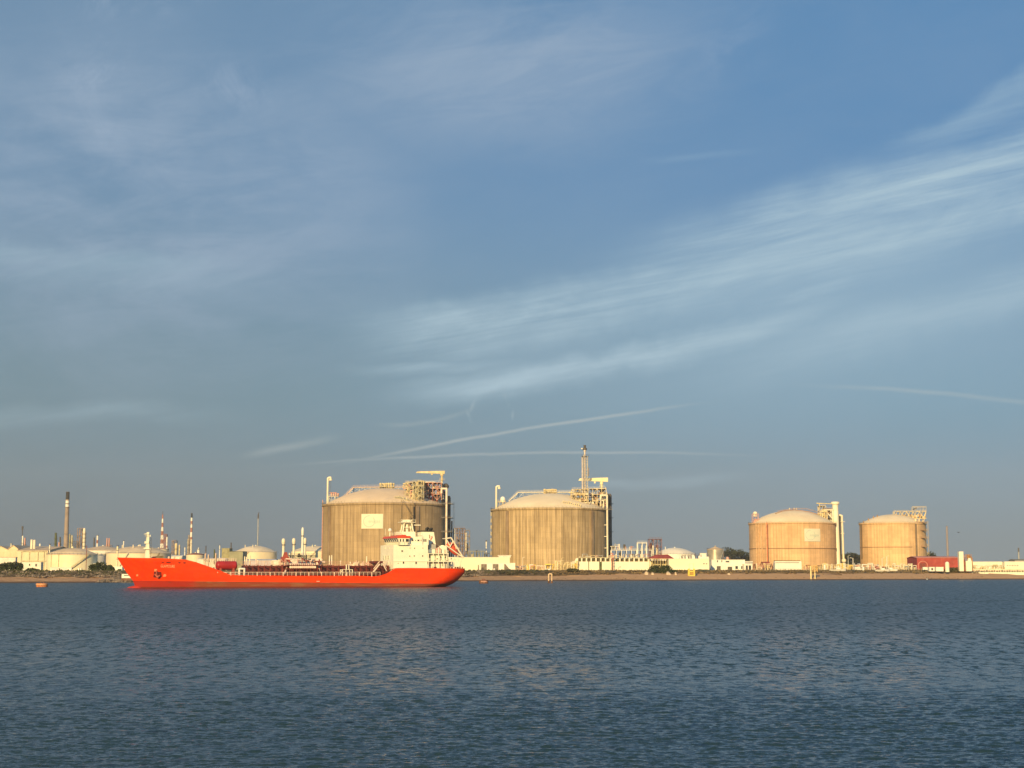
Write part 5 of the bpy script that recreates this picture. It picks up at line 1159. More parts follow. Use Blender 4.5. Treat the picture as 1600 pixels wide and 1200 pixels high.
for i, (px, py, w, m_) in enumerate(((1288.5, 883, 3.6, white), (1300, 881, 1.5, cream), (1314, 880, 1.7, cream), (1320.5, 880, 1.6, white), (1349, 886, 3.0, white))):
    t = thing('vent_hood', ['white domed vent hood nearest the beached log', 'slim cream vent beside the white domed hood', 'slim cream vent below the thick white pipe', 'slim white vent below the thin white pipe', 'white rounded tank box between the orange tanks'][i], 'vent', (gx(px, 905), 905, GZ)); h_ = gz(py, 905)-GZ; mb = MB(); s = w*905/F; mb.cyl((0, 0, -.2), (0, 0, h_-s*.3), s*.5, n=14); mb.build('drum', m_, t); mb = MB(); mb.ball((0, 0, h_-s*.3), s*.52, 14, 8, .8); mb.build('hood', m_, t)
post('lamp_post', 'grey pole standing before the grove between the orange tanks', 1325.5, 868, 930, .3, steel, 'lamp post', head=1)
post('lamp_post', 'curved arm pole before the grove near the smaller orange tank', 1333, 872, 930, .25, white, 'lamp post', head=1, arm=-1.6)
post('lamp_post', 'pale pole in front of the smaller orange tank, the shorter of its pair', 1378.5, 872, 930, .28, cream, 'lamp post', head=1)
post('lamp_post', 'pale pole in front of the smaller orange tank, the taller of its pair', 1386, 869, 930, .40, cream, 'lamp post', head=1)
# parked boats and van on the shore
def small_boat(label, px, Y, L_, m_, rz=0):
    X = gx(px, Y, 4); t = thing('small_boat', label, 'boat', (X, Y, float(ground_z(X, Y))+.3), rz); mb = MB(); n = 10; a = []
    for i in range(n+1):
        u = i/n; w = L_*.16*math.sin(math.pi*min(1, (u*.9+.1)))**.5 if u < 1 else .02; x = -L_/2+L_*u; h_ = .9+.5*u*u; a.append((x, w, h_))
    V = []; Fc = []
    for (x, w, h_) in a: V += [(x, -w, h_), (x*.94, -w*.55, -.1), (x*.94, w*.55, -.1), (x, w, h_)]
    for i in range(n):
        for j in range(3): Fc.append((i*4+j, (i+1)*4+j, (i+1)*4+j+1, i*4+j+1))
        Fc.append((i*4+3, (i+1)*4+3, (i+1)*4, i*4))
    Fc += [(0, 1, 2, 3)]; mb.add(V, Fc); mb.build('hull', m_, t)
    mb = MB(); mb.prism([(-L_*.1, .95), (L_*.18, .95), (L_*.1, 1.9), (-L_*.1, 1.9)], -L_*.09, L_*.09); mb.build('cabin', m_, t); mb = MB(); mb.prism([(L_*.165, 1.2), (L_*.11, 1.8), (L_*.12, 1.85), (L_*.18, 1.25)], -L_*.08, L_*.08); mb.build('windscreen', glass, t); return t
small_boat('white small boat drawn up before the smaller orange tank', 1379, sy(1379, 40), 9, white, .1)
small_boat('grey white small boat beside the white one, its bow to the red shed', 1392, sy(1392, 42), 8, offwh, -.25)
small_boat('flat pale boat lying below the white vents', 1309, sy(1309, 42), 10, offwh, .05)
def van(label, px, Y, m_, rz=0):
    X = gx(px, Y, 5); t = thing('parked_van', label, 'van', (X, Y, GZ), rz); mb = MB(); mb.prism([(-2.4, .45), (2.4, .45), (2.45, 1.15), (1.55, 1.35), (1.1, 2.1), (-2.4, 2.2)], -.95, .95); mb.build('body', m_, t)
    for sx in (-1.5, 1.5):
        for sy_ in (-.9, .9): mb = MB(); mb.cyl((sx, sy_-.12, .35), (sx, sy_+.12, .35), .36, n=12); mb.build('wheel', soot, t)
    mb = MB(); mb.prism([(1.05, 1.4), (1.5, 1.4), (1.08, 2.0), (.8, 2.0)], -.97, .97); mb.build('side_window', glass, t); return t
van('white van parked before the pipes left of the smaller orange tank', 1341, 912, white, .1); van('white van parked nose to the red shed', 1448, 915, white)
# fence on the bank
t = thing('fence', 'low post and wire fence along the bank before the orange tanks', 'fence', (0, 0, 0)); mb = MB(); m2 = MB(); prev = None
for px in range(1180, 1475, 4):
    Y = sy(px, 47.5); X = gx(px, Y, 6); mb.cyl((X, Y, GZ-.4), (X, Y, GZ+1.3), .09, n=4)
    if prev:
        for zz in (.5, .9, 1.25): m2.cyl((prev[0], prev[1], GZ+zz), (X, Y, GZ+zz), .035, n=3, cap=False)
    prev = (X, Y)
mb.build('fence_posts', ysteel, t); m2.build('wire', steel, t)

# ------------------------------------------------------------------ red shed and what follows it
t = shed('red_shed', 'long dark red shed with a pale edged roof beside the smaller orange tank', 1433, 1500, 871.8, 869.6, 960, 24, redwall, mat('coral_roof', (.62, .24, .17), .6, .1, .3))
X0 = t.location.x; mb = MB(); mb.lathe([(2.6, 0), (2.6, .5)], 16, (0, 0, 0)); 
mb = MB(); xa = gx(1437, 960)-X0; n = 12; r_ = 2.9
pts = [(xa+2.0+r_*math.cos(math.pi*i/n), -.12, 3.2+r_*.9*math.sin(math.pi*i/n)) for i in range(n+1)]; mb.tube([(pts[0][0], -.12, 0)]+pts+[(pts[-1][0], -.12, 0)], .16, 6); mb.build('arch_trim', mat('pink_trim', (.72, .36, .28), .6, .1, .5), t)
MB().box(xa+.2, xa+3.8, -.06, -.003, 0, 4.6).build('door', redst, t)
t = shed('kiosk', 'small white kiosk with a dark opening before the red shed', 1452, 1460, 886.6, 886.4, 905, 4, white, white, flat=True, wins=((1455, 1458, 887.5, 891, 'd'),))
t = shed('kiosk', 'plain white box right of the kiosk with the dark opening', 1462.5, 1474, 886.6, 886.4, 905, 4, white, white, flat=True)
t = thing('domed_silo', 'small white round topped silo in front of the red shed', 'silo', (gx(1480, 905), 905, GZ-.5)); h_ = gz(877.5, 905)-GZ+.5; MB().cyl((0, 0, -.2), (0, 0, h_-1.2), 1.2, n=18).build('body', mat('bright_cream', (1, 1, 1)), t); MB().ball((0, 0, h_-1.2), 1.2, 18, 8).build('dome', mat('bright_cream', (1, 1, 1)), t)
t = thing('white_tower', 'plain tall white square tower at the end of the red shed', 'tower', (gx(1502.5, 915), 915, GZ)); h_ = gz(862.3, 915)-GZ; MB().box(-1.28, 1.28, 0, 3, -.3, h_).build('shaft', mat('bright_cream', (1, 1, 1)), t); MB().box(-1.34, 1.34, -.06, 3.06, h_, h_+.2).build('cap', white, t)
t = thing('pump_house', 'white pump house with a rusty hopper on top beside the tall white tower', 'pump house', (gx(1514, 915), 915, GZ)); q = lambda px: gx(px, 915)-t.location.x; z_ = lambda py: gz(py, 915)-GZ
MB().box(q(1509.6), q(1518.6), 0, 4, -.3, z_(876.6)).build('wall', mat('bright_cream', (1, 1, 1)), t); MB().prism([(q(1513), z_(876.6)), (q(1518.4), z_(876.6)), (q(1517), z_(872)), (q(1514), z_(872))], .5, 3.5).build('hopper_base', white, t)
mb = MB(); mb.frame(q(1510), q(1519), 1, 4, z_(876), z_(866.5), 2, 2, .16); mb.ball((q(1515), 2, z_(869.5)), 1.1, 10, 6); mb.tube([(q(1516), 1, z_(868)), (q(1520), 1, z_(872)), (q(1520.5), 1, 0)], .3, 7); mb.build('rusty_hopper', mat('orange_brown_steel', (1, 1, 1)), t)
MB().box(q(1506.6), q(1509.3), 1.5, 3.5, -.2, z_(874)).build('dark_door', redst, t)
t = shed('long_shed', 'long low white shed behind the jetty deck', 1520, 1569, 878.2, 877.6, 990, 12, mat('bright_cream', (1, 1, 1)), white, flat=True)
t = shed('long_shed', 'white shed with faint dark vents at the frame edge', 1569.5, 1625, 878, 877.6, 985, 12, mat('wall_white', (1, 1, 1)), white, flat=True, wins=tuple((1573.5+i*4, 1575+i*4, 883, 884.2, 'w') for i in range(5)))
t = shed('long_shed', 'far grey roof above the white shed at the frame edge', 1586, 1640, 875.4, 874.2, 1150, 14, steel, mat('grey_roof', (.22, .21, .18), .8, .1, .2))
pipework('low pipes and a ramp before the long low white shed', 1520, 1569, 881.5, 889, 960, 47, (cream, ysteel, olive), 26)
# jetty deck
JY = sy(1560, 30); t = thing('jetty', 'long pale jetty deck with a thin railing running out of the frame', 'jetty', (gx(1500, JY), JY, 0)); X0 = t.location.x; q = lambda px: gx(px, JY, 4)-X0; z_ = lambda py: gz(py, JY)
mb = MB(); mb.prism([(q(1499), z_(894.6)), (q(1506), z_(894.2)), (q(1512), z_(894)), (q(1760), z_(894)), (q(1760), z_(898.6)), (q(1530), z_(898.6)), (q(1513), z_(898.2))], -4, 3); mb.build('deck', mat('bright_cream', (1, 1, 1)), t)
for px in (1553, 1560, 1604, 1650, 1700): mb = MB(); mb.box(q(px)-.6, q(px)+.6, -3, 2, -.6, z_(898.7)); mb.build('pier', rust, t)
mb = MB(); mb.box(q(1530), q(1760), -3.4, 2.4, z_(899.6), z_(898.63)); mb.build('beam', dsteel, t)
mb = MB(); mb.rail([(q(1512), -3.8, z_(894)), (q(1760), -3.8, z_(894))], 1.1, .07, 3.0); mb.build('railing', white, t)
mb = MB()
for i in range(48): mb.box(q(1512+i*4), q(1514.6+i*4), 3.6, 4.2, 2.5, z_(891.4)+(i % 3)*.15)
mb.build('kerb_blocks', mat('dark_olive', (1, 1, 1)), t)
MB().box(q(1512), q(1760), 4.3, 4.6, 2.5, z_(889)).build('parapet', mat('pale_peach', (1, 1, 1)), t)

# ------------------------------------------------------------------ marks in the water
def WY_(py): return (H)/math.tan(math.atan((py-600)/F)-TH)
t = thing('shore_beacon', 'yellow H shaped beacon frame standing in the shallows', 'beacon', (gx(1080.5, WY_(906.6), 1), WY_(906.6), 0)); Y = WY_(906.6); q = lambda px: gx(px, Y, 3)-t.location.x; z_ = lambda py: gz(py, Y)
mb = MB()
for px in (1076.3, 1085.6):
    for yy in (0, 2.2): mb.cyl((q(px), yy, -1.5), (q(px)*.86, yy, z_(888.5)), .48, .42, 10)
mb.build('leg', yellow, t); mb = MB()
for py in (892.6, 899.6): mb.box(q(1076), q(1086), -.3, 2.4, z_(py)-.35, z_(py)+.3)
mb.build('cross_beam', yellow, t); mb = MB(); mb.frame(q(1077.5), q(1084.5), .3, 2, z_(892), z_(881), 1, 2, .07, False); mb.build('top_frame', mat('pale_yellow', (.84, .72, .38), .5, .1, .5), t); MB().box(q(1078), q(1085), .2, 2, z_(899.5), z_(893)).build('back_plate', mat('ochre', (.50, .34, .08), .7, .2, .5), t)
t = thing('shore_beacon', 'slim pale post with an orange framed box on two legs in the shallows', 'beacon', (gx(1270, WY_(906.3), 1), WY_(906.3), 0)); Y = WY_(906.3); q = lambda px: gx(px, Y, 3)-t.location.x; z_ = lambda py: gz(py, Y)
mb = MB(); mb.cyl((q(1267.2), 0, -1.5), (q(1267), 0, z_(884.5)), .42, n=10); mb.cyl((q(1274.4), 1.5, -1.5), (q(1274), 1.5, z_(884)), .36, n=10); mb.build('leg', mat('pale_yellow', (1, 1, 1)), t); mb = MB(); mb.frame(q(1269.5), q(1277.5), .5, 2.5, z_(894), z_(884.5), 2, 2, .16); mb.build('box_frame', mat('orange_beacon', (.75, .48, .16), .6, .15, .5), t)
mb = MB(); mb.box(q(1262), q(1277), .5, 2.2, z_(884.6), z_(883.8)); mb.build('platform', mat('orange_beacon', (1, 1, 1)), t)
t = thing('mooring_portal', 'small pale portal frame standing in the water before the second huge tank', 'post', (gx(859.7, WY_(911), 1), WY_(911), 0)); Y = WY_(911); q = lambda px: gx(px, Y, 2)-t.location.x; z_ = lambda py: gz(py, Y)
mb = MB(); mb.tube([(q(857.4), 0, 0), (q(857.4), 0, z_(897.6)), (q(858.6), 0, z_(896.7)), (q(861), 0, z_(896.7)), (q(862.2), 0, z_(897.6)), (q(862.2), 0, 0)], .33, 8); mb.build('portal', mat('tan_post', (.66, .50, .32), .7, .15, .6), t); mb = MB()
for px in (857.4, 862.2): mb.cyl((q(px), 0, -1.5), (q(px), 0, 1.0), .40, n=8)
mb.build('footing', rust, t)
t = thing('mooring_buoy', 'orange drum buoy floating off the beach ahead of the bow', 'buoy', (gx(65.5, WY_(917), 0), WY_(917), 0)); s = WY_(917)/F; mb = MB(); mb.cyl((0, 0, -.5), (0, 0, 5.5*s), 9.0*s, 8.6*s, 20); mb.build('drum', mat('orange_rust_paint', (.55, .20, .07), .7, .2, .6, c2=(.12, .05, .03)), t); mb = MB(); mb.lathe([(9.1*s, 3.3*s), (9.4*s, 3.6*s), (9.4*s, 4.6*s), (9.0*s, 4.8*s)], 20); mb.build('fender_band', mat('pale_orange_band', (.72, .42, .22), .6, .1, .6), t); MB().tube([(-3*s, 0, 5.5*s), (-2.2*s, 0, 7.6*s), (2.2*s, 0, 7.6*s), (3*s, 0, 5.5*s)], .1, 6).build('lifting_eye', rust, t)
t = thing('mooring_buoy', 'dark rusty drum buoy floating astern of the ship', 'buoy', (gx(755.7, WY_(911.6), 0), WY_(911.6), 0)); s = WY_(911.6)/F; mb = MB(); mb.cyl((0, 0, -.5), (0, 0, 5.4*s), 7.4*s, 7.2*s, 18); mb.build('drum', rust, t); MB().tube([(-2.6*s, 0, 5.2*s), (-1.6*s, 0, 6.6*s), (1.6*s, 0, 6.6*s), (2.6*s, 0, 5.2*s)], .14, 6).build('lifting_eye', redst, t); mb = MB(); mb.lathe([(7.35*s, 2.2*s), (7.7*s, 2.5*s), (7.7*s, 3.2*s), (7.3*s, 3.5*s)], 18, (0, 0, 0), -.5, .7); mb.build('fender_band', pinkst, t)
for i, (px, py) in enumerate(((1424, 905.5), (1448.5, 905.5))):
    t = thing('float_buoy', ['tiny pale ball buoy off the red shed, nearer the smaller orange tank', 'tiny pale ball buoy off the red shed, farther from the orange tanks'][i], 'buoy', (gx(px, 868, 0), 868, 0)); MB().ball((0, 0, .25), .55, 12, 8).build('float', steel, t); MB().cyl((0, 0, .6), (0, 0, 1.0), .08, n=6).build('ring_stub', dsteel, t)
for i, px in enumerate((1209, 1215.5, 1219, 1223.5, 1231.5)):
    Y = 876.; t = thing('mooring_stake', ['dark stake at the tide line, first from the white flat roofed building', 'dark stake at the tide line, second from the white flat roofed building', 'dark stake at the tide line, middle one of five', 'dark stake at the tide line, second from the beacon post', 'dark stake at the tide line, nearest the beacon post'][i], 'stake', (gx(px, Y, 1), Y, 0), 0, 'five dark stakes at the tide line'); mb = MB(); mb.cyl((0, 0, -1), (.1, 0, 1.5-.2*(i % 2)), .3, .24, 7); mb.build('stake_post', rust, t); MB().cyl((.1, 0, 1.45-.2*(i % 2)), (.1, 0, 1.6-.2*(i % 2)), .34, n=7).build('collar', rust, t)
t = thing('work_float', 'white low work float with a dark slot on the rocks ahead of the bow', 'float', (gx(199, 712, 1), 712, gz(903.2, 712))); s = 712/F; MB().box(-9*s, 9*s, 0, 3, 0, 6.2*s).build('hull', white, t); mb = MB(); mb.box(-5.5*s, 6*s, -.06, -.003, 3.4*s, 4.8*s); mb.build('slot', glass, t); MB().box(-9.4*s, 9.4*s, -.15, 3.15, -1.2, -.002).build('fender', rust, t)
for i, (px, py, w, h_, lb) in enumerate(((117, 898.5, 5.6, 2.2, 'long white crate on the dark bank below the yellow tank'), (142, 894.5, 3.6, 3.2, 'white box on the bank beside the green bush'), (122.5, 892.5, 2.4, 4.4, 'white upright cabinet at the yellow tank, nearer its pipes'), (126, 892.5, 2.0, 4.4, 'white upright cabinet at the yellow tank, nearer the bush'))):
    Y = 742; X = gx(px, Y, 4); s = Y/F; t = thing('white_crate' if i < 2 else 'cabinet', lb, 'box', (X, Y, gz(py, Y))); MB().box(-w*s/2, w*s/2, 0, 1.2, 0, h_*s).build('body', white, t); MB().box(-w*s/2-.04, w*s/2+.04, -.05, 1.25, h_*s, h_*s+.1).build('lid', offwh, t); MB().box(-w*s/2+.1, w*s/2-.1, .1, 1.1, -1.4, -.003).build('plinth', stone, t)
# the bird
t = thing('bird', 'small dark bird gliding right of the smaller orange tank', 'bird', (gx(1497.5, 420, gz(832, 420)), 420, gz(832, 420)), .5); mb = MB(); mb.lathe([(.01, -.32), (.06, -.2), (.085, 0), (.06, .18), (.05, .25), (.01, .34)], 10); mb.v = [(z, y, x) for x, y, z in mb.v]; 
V = []; 
for s_ in (-1, 1):
    base_ = [(.12, s_*.05, .03), (.16, s_*.35, .14), (.06, s_*.68, .05), (-.02, s_*.62, .04), (-.06, s_*.33, .12), (-.12, s_*.05, .02)]; up = [(x, y, z+.02) for x, y, z in base_]; mb.add(base_+up, [(0, 1, 4, 5), (1, 2, 3, 4), (6, 11, 10, 7), (7, 10, 9, 8), (0, 6, 7, 1), (1, 7, 8, 2), (5, 4, 10, 11), (4, 3, 9, 10)])
mb.add([(-.3, -.07, 0), (-.46, -.1, .01), (-.46, .1, .01), (-.3, .07, 0)], [(0, 1, 2, 3)]); mb.build('body', dsteel, t)
# ------------------------------------------------------------------ the tanker
PHI = R(21); B2 = 9.0
_d = ray(183, 871.5); _k = 516/_d.y; SX, SY = _d.x*_k, 516.0
ship = thing('tanker_ship', 'orange red chemical tanker with white bridge house lying off the beach', 'ship', (SX, SY, 0), PHI)
cP, sP = math.cos(PHI), math.sin(PHI)
def SP(px, py, t=-B2):
    """point of the ship's plane y=t seen at a picture position -> (along, up)"""
    d = ray(px, py); ox, oy = -SX, -SY; lo = (ox*cP+oy*sP, -ox*sP+oy*cP); ld = (d.x*cP+d.y*sP, -d.x*sP+d.y*cP)
    k = (t-lo[1])/ld[1]; return lo[0]+k*ld[0], H+k*d.z
def S(px, t=-B2, py=885): return SP(px, py, t)[0]
def U(px, py, t=-B2): return SP(px, py, t)[1]

def ship_paint():
    m = bpy.data.materials.new('ship_hull_paint'); m.use_nodes = True; g = NT(m.node_tree)
    p = g.n('ShaderNodeTexCoord').outputs['Object']; x, y, z = g.sep(p)
    top = g.mix(g.ss(g.noise(g.comb(g.m('MULTIPLY', x, .12), y, g.m('MULTIPLY', z, .5)), 1, 5, .6), .35, .7), (.82, .045, .002), (.88, .060, .003))
    # plate seams and rub marks
    seam = g.m('GREATER_THAN', g.m('FRACT', g.m('MULTIPLY', x, .125)), .985)
    top = g.mix(g.m('MULTIPLY', seam, .6), top, (.50, .028, .004))
    rub = g.ss(g.noise(g.comb(g.m('MULTIPLY', x, .35), 0, g.m('MULTIPLY', z, 1.1)), 1, 8, .75), .56, .72)
    top = g.mix(g.m('MULTIPLY', rub, .7), top, (.56, .034, .005))
    run = g.ss(g.noise(g.comb(g.m('MULTIPLY', x, 1.6), 0, g.m('MULTIPLY', z, .12)), 1, 4, .6), .58, .75)
    top = g.mix(g.m('MULTIPLY', run, .5), top, (.45, .05, .02))
    line = g.m('SUBTRACT', g.m('ADD', z, g.m('MULTIPLY', x, .0125)), 2.55)
    low = g.mix(g.ss(x, 24, 27), (.36, .026, .014), (.25, .052, .022))
    sc = g.noise(g.comb(g.m('MULTIPLY', x, .14), 0, g.m('MULTIPLY', z, 1.3)), 1, 8, .7)
    low = g.mix(g.m('MULTIPLY', g.ss(sc, .48, .62), g.ss(x, 20, 30)), low, (.26, .115, .055))
    low = g.mix(g.ss(g.noise(g.comb(g.m('MULTIPLY', x, .2), 5, g.m('MULTIPLY', z, 1.6)), 1, 7, .7), .58, .66), low, (.16, .045, .025))
    low = g.mix(g.ss(z, .55, .15), low, (.15, .03, .02))
    c = g.mix(g.m('LESS_THAN', line, 0), top, low)
    b = g.n('ShaderNodeBsdfPrincipled'); g.put(b.inputs['Base Color'], c); b.inputs['Roughness'].default_value = .5; b.inputs['Specular IOR Level'].default_value = .2
    o = g.n('ShaderNodeOutputMaterial'); g.t.links.new(b.outputs[0], o.inputs[0]); return m
hullm = ship_paint()
# sheer line (top edge of the plating) as seen on the near side
sheer_px = [(183, 871.5, 0), (215, 872.2, -4), (250, 872.6, -7.5), (290, 874.6, -9), (303, 878.2, -9), (325, 887.5, -9), (347, 897.8, -9), (356, 898.8, -9), (450, 899.6, -9), (560, 899.6, -9), (583, 900.6, -9), (592, 899.4, -9), (600, 896.6, -9), (608, 892.2, -9), (616, 888.0, -9), (640, 887.8, -9), (700, 888.4, -9), (725.5, 888.6, -7)]
sh = [SP(a, b, t) for a, b, t in sheer_px]; SHX = [q[0] for q in sh]; SHZ = [q[1] for q in sh]; SHX[0] = 0.0
s_end = S(727.5, -6.5, 892)
def sheer(s): return float(np.interp(s, SHX, SHZ))
zt0 = SHZ[0]; zs_ = [U(207.5, 907, 0), 0.0]; s_w = S(207.5, 0, 907)
def stem(z):  # forward end at height z
    return float(np.interp(z, [-2, 0, zs_[0], zs_[0]+2.5, zt0], [s_w+3.0, s_w+1.0, s_w, s_w*.62, 0.0]))
aft_top = s_end; s_aw = S(706, -6, 914.5)
def aft(z): return float(np.interp(z, [-2, 0, .9, 2.2, 3.9, 5.2, 8], [s_aw-6, s_aw-1, s_aw+1.2, S(717, -6, 909), S(724, -6.5, 902), s_end, s_end-.3]))
def half(s, z):
    f = max(0.0, min(1.0, (z+1)/10)); Le = 36-16*f
    a = max(0.0, s-stem(z))/Le; q = 1.0 if a >= 1 else (1-(1-a)**(2.1+.5*f))**(.80)
    e = max(0.0, aft(z)-s)/(15-5*f); k = 1.0 if e >= 1 else (1-(1-e)**3)
    tr = (.34+.46*f) if z > 2.2 else .34+.46*f-.34*(2.2-z)/3.7; return B2*q*(tr+(1-tr)*k)
nu, nv = 230, 26
us = np.unique(np.concatenate([np.linspace(0, 1, nu), (np.array(SHX)/s_end).clip(0, 1)])); nu = len(us); hv = []; 
for side in (-1, 1):
    for u in us:
        tp = sheer(u*s_end)
        for j in range(nv):
            v = (j/(nv-1)); z = -1.5+v*(tp+1.5); s0, s1 = stem(z), aft(z); s = s0+u*(s1-s0); hv.append((s, side*half(s, z), z))
idx = lambda sd, i, j: sd*nu*nv+i*nv+j
mb = MB(); fs = []
for sd in (0, 1):
    for i in range(nu-1):
        for j in range(nv-1):
            q = (idx(sd, i, j), idx(sd, i+1, j), idx(sd, i+1, j+1), idx(sd, i, j+1)); fs.append(q if sd == 0 else q[::-1])
for j in range(nv-1): fs.append((idx(0, nu-1, j), idx(1, nu-1, j), idx(1, nu-1, j+1), idx(0, nu-1, j+1)))
mb.add(hv, fs, True); hull = mb.build('hull', hullm, ship)
hull.data.shade_smooth() if hasattr(hull.data, 'shade_smooth') else None
# bulb at the waterline under the stem
mb = MB(); bx0 = S(195, 0, 918); bx1 = s_w+13; n = 14; V = []; Fc = []
for i in range(n+1):
    u = i/n; s = bx0+(bx1-bx0)*u; r = 2.3*math.sqrt(max(0, 1-(1-min(1, u*1.3))**2)); zc = -.55+.0*u
    for k_ in range(16): a = k_/16*6.2832; V.append((s, r*.80*math.sin(a), zc+r*(.95-.35*u)*math.cos(a)))
for i in range(n):
    for k_ in range(16): Fc.append((i*16+k_, i*16+(k_+1) % 16, (i+1)*16+(k_+1) % 16, (i+1)*16+k_))
mb.add(V, Fc, True); mb.build('bulbous_bow', mat('antifouling_red', (.40, .035, .022), .3, .12, .5), ship)
# decks
deckm = mat('dark_red_deck', (.16, .028, .022), .6, .2, .4); deck2 = mat('deck_pipe_red', (.24, .045, .032), .5, .2, .6)
def deck(sa, sb, drop, name='deck', step=40):
    mb = MB(); V = []; m_ = step
    for i in range(m_+1): s = sa+(sb-sa)*i/m_; z = sheer(s)-drop; w = max(.05, half(s, z)-.08); V += [(s, -w, z), (s, w, z)]
    mb.add(V, [(2*i, 2*i+1, 2*i+3, 2*i+2) for i in range(m_)]); mb.build(name, deckm, ship)
sF = SHX[4]; sM0, sM1 = SHX[6], SHX[10]; sP0 = SHX[14]; zF = sheer(SHX[2])-1.1; zM = sheer((sM0+sM1)/2)-.15; zP = sheer(sP0+10)-.25
deck(1.5, sF-1.5, 1.1, 'forecastle_deck'); deck(sP0-.5, s_end-.3, .25, 'poop_deck')
mb = MB(); V = []
for i in range(41): s = sF-3+(sP0+2-sF+3)*i/40; w = half(s, zM)-.15; V += [(s, -w, zM), (s, w, zM)]
mb.add(V, [(2*i, 2*i+1, 2*i+3, 2*i+2) for i in range(40)]); mb.build('main_deck', deckm, ship)
w = half(sF-3, zM)-.3; MB().box(sF-2.9, sF-2.4, -w, w, zM, zF).build('forecastle_bulkhead', deckm, ship)
# cap rail of the bulwark, pale where worn
for sd in (-1, 1):
    prev = None; mb = MB()
    for i in range(120):
        s = stem(99)+.0+(s_end-.2)*i/119; z = sheer(s); w = half(s, z); p = Vector((s, sd*(w), z+.03))
        if prev is not None and (s < sF+1 or s > sP0-1): mb.cyl(prev, p, .09, n=5, cap=False)
        prev = p
    mb.build('cap_rail', mat('worn_orange', (.70, .13, .04), .5, .1, .5), ship)
# deck rail along the low middle part
railw = mat('pink_white_rail', (.80, .62, .50), .5, .1, .6)
for sd, nm in ((-1, 'deck_rail'), (1, 'deck_rail')):
    mb = MB(); y = sd*(B2-.12); s = sM0-1.5; i = 0; s_l = sP0-4
    while s < s_l:
        z = sheer(s); big_ = (i % 3 == 0); mb.cyl((s, y, z-.1), (s, y, zM+1.35 if z < zM+1.2 else z+.2), .17 if big_ else .07, n=6); s += 1.5; i += 1
    mb.cyl((sM0-2.5, y, zM+1.35), (sP0-5, y, zM+1.35), .09, n=5); mb.cyl((sM0, y, zM+.75), (sP0-6, y, zM+.75), .05, n=4); mb.build(nm, railw, ship)
# cargo deck: raised red trunk of pipes, tank hatches, walkway
maroon = mat('maroon_dark', (.12, .022, .020), .55, .2, .5)
zR = U(420, 882.3, 0)        # top of the pipe rack in the middle of the ship
s0_, s1_ = S(345, 0), S(600, 0)
mb = MB(); mb.box(s0_+8, s1_+2, -3.2, 4.5, zM, zR-.35); mb.build('cargo_trunk', maroon, ship)
for i in range(7):
    mb = MB(); y = -5.4+i*1.15; z = zM+.8+(i % 3)*.55; mb.cyl((s0_+6+i*.7, y, z), (s1_-i*.5, y, z), .20+.05*(i % 2), n=8); mb.build('cargo_pipe', deck2 if i % 2 else maroon, ship)
mb = MB(); mb.box(s0_+6, s1_+2, -1.1, .3, zR-.15, zR); mb.rail([(s0_+6, -1.1, zR), (s1_+2, -1.1, zR)], 1.05, .06, 2.0); mb.build('catwalk', mat('catwalk_pink', (.60, .30, .24), .6, .15, .6), ship)
mb = MB()
for i in range(26):
    s = s0_+8+(s1_-s0_-8)*i/25
    for y in (-5.6, 1.5): mb.cyl((s, y, zM), (s, y, zR-.2), .13, n=4)
    mb.box(s-.12, s+.12, -5.7, 1.6, zR-.75, zR-.5)
mb.build('rack_frames', deck2, ship)
rr = random.Random(4)
for i in range(44):
    s = rr.uniform(s0_+9, s1_); y = rr.uniform(-7.6, -3.5); mb = MB(); h_ = rr.uniform(.5, 1.9); k_ = rr.random()
    if k_ < .4: mb.cyl((s, y, zM), (s, y, zM+h_), rr.uniform(.25, .7), n=12); mb.cyl((s, y, zM+h_), (s, y, zM+h_+.12), .75, n=12); nm = 'tank_hatch'; m_ = rr.choice([deck2, maroon, maroon])
    elif k_ < .8: s2 = s+rr.uniform(-4, 4); mb.tube([(s, y, zM), (s, y, zM+h_), (s2, y, zM+h_), (s2, y-.4, zM)], .14, 6); nm = 'deck_pipe'; m_ = rr.choice([deck2, maroon, maroon])
    else: mb.box(s-.7, s+.7, y, y+.8, zM, zM+h_*.6); nm = 'deck_box'; m_ = rr.choice([maroon, deck2])
    mb.build(nm, m_, ship)
for i in range(16):
    s = s0_+10+(s1_-s0_-14)*i/15+rr.uniform(-1, 1); mb = MB(); h_ = rr.uniform(.7, 2.0); mb.cyl((s, 1.2, zR-.6), (s, 1.2, zR+h_), .12, n=6); mb.ball((s, 1.2, zR+h_), .28, 8, 6); mb.build('vent_post', rr.choice([railw, railw, cream]), ship)
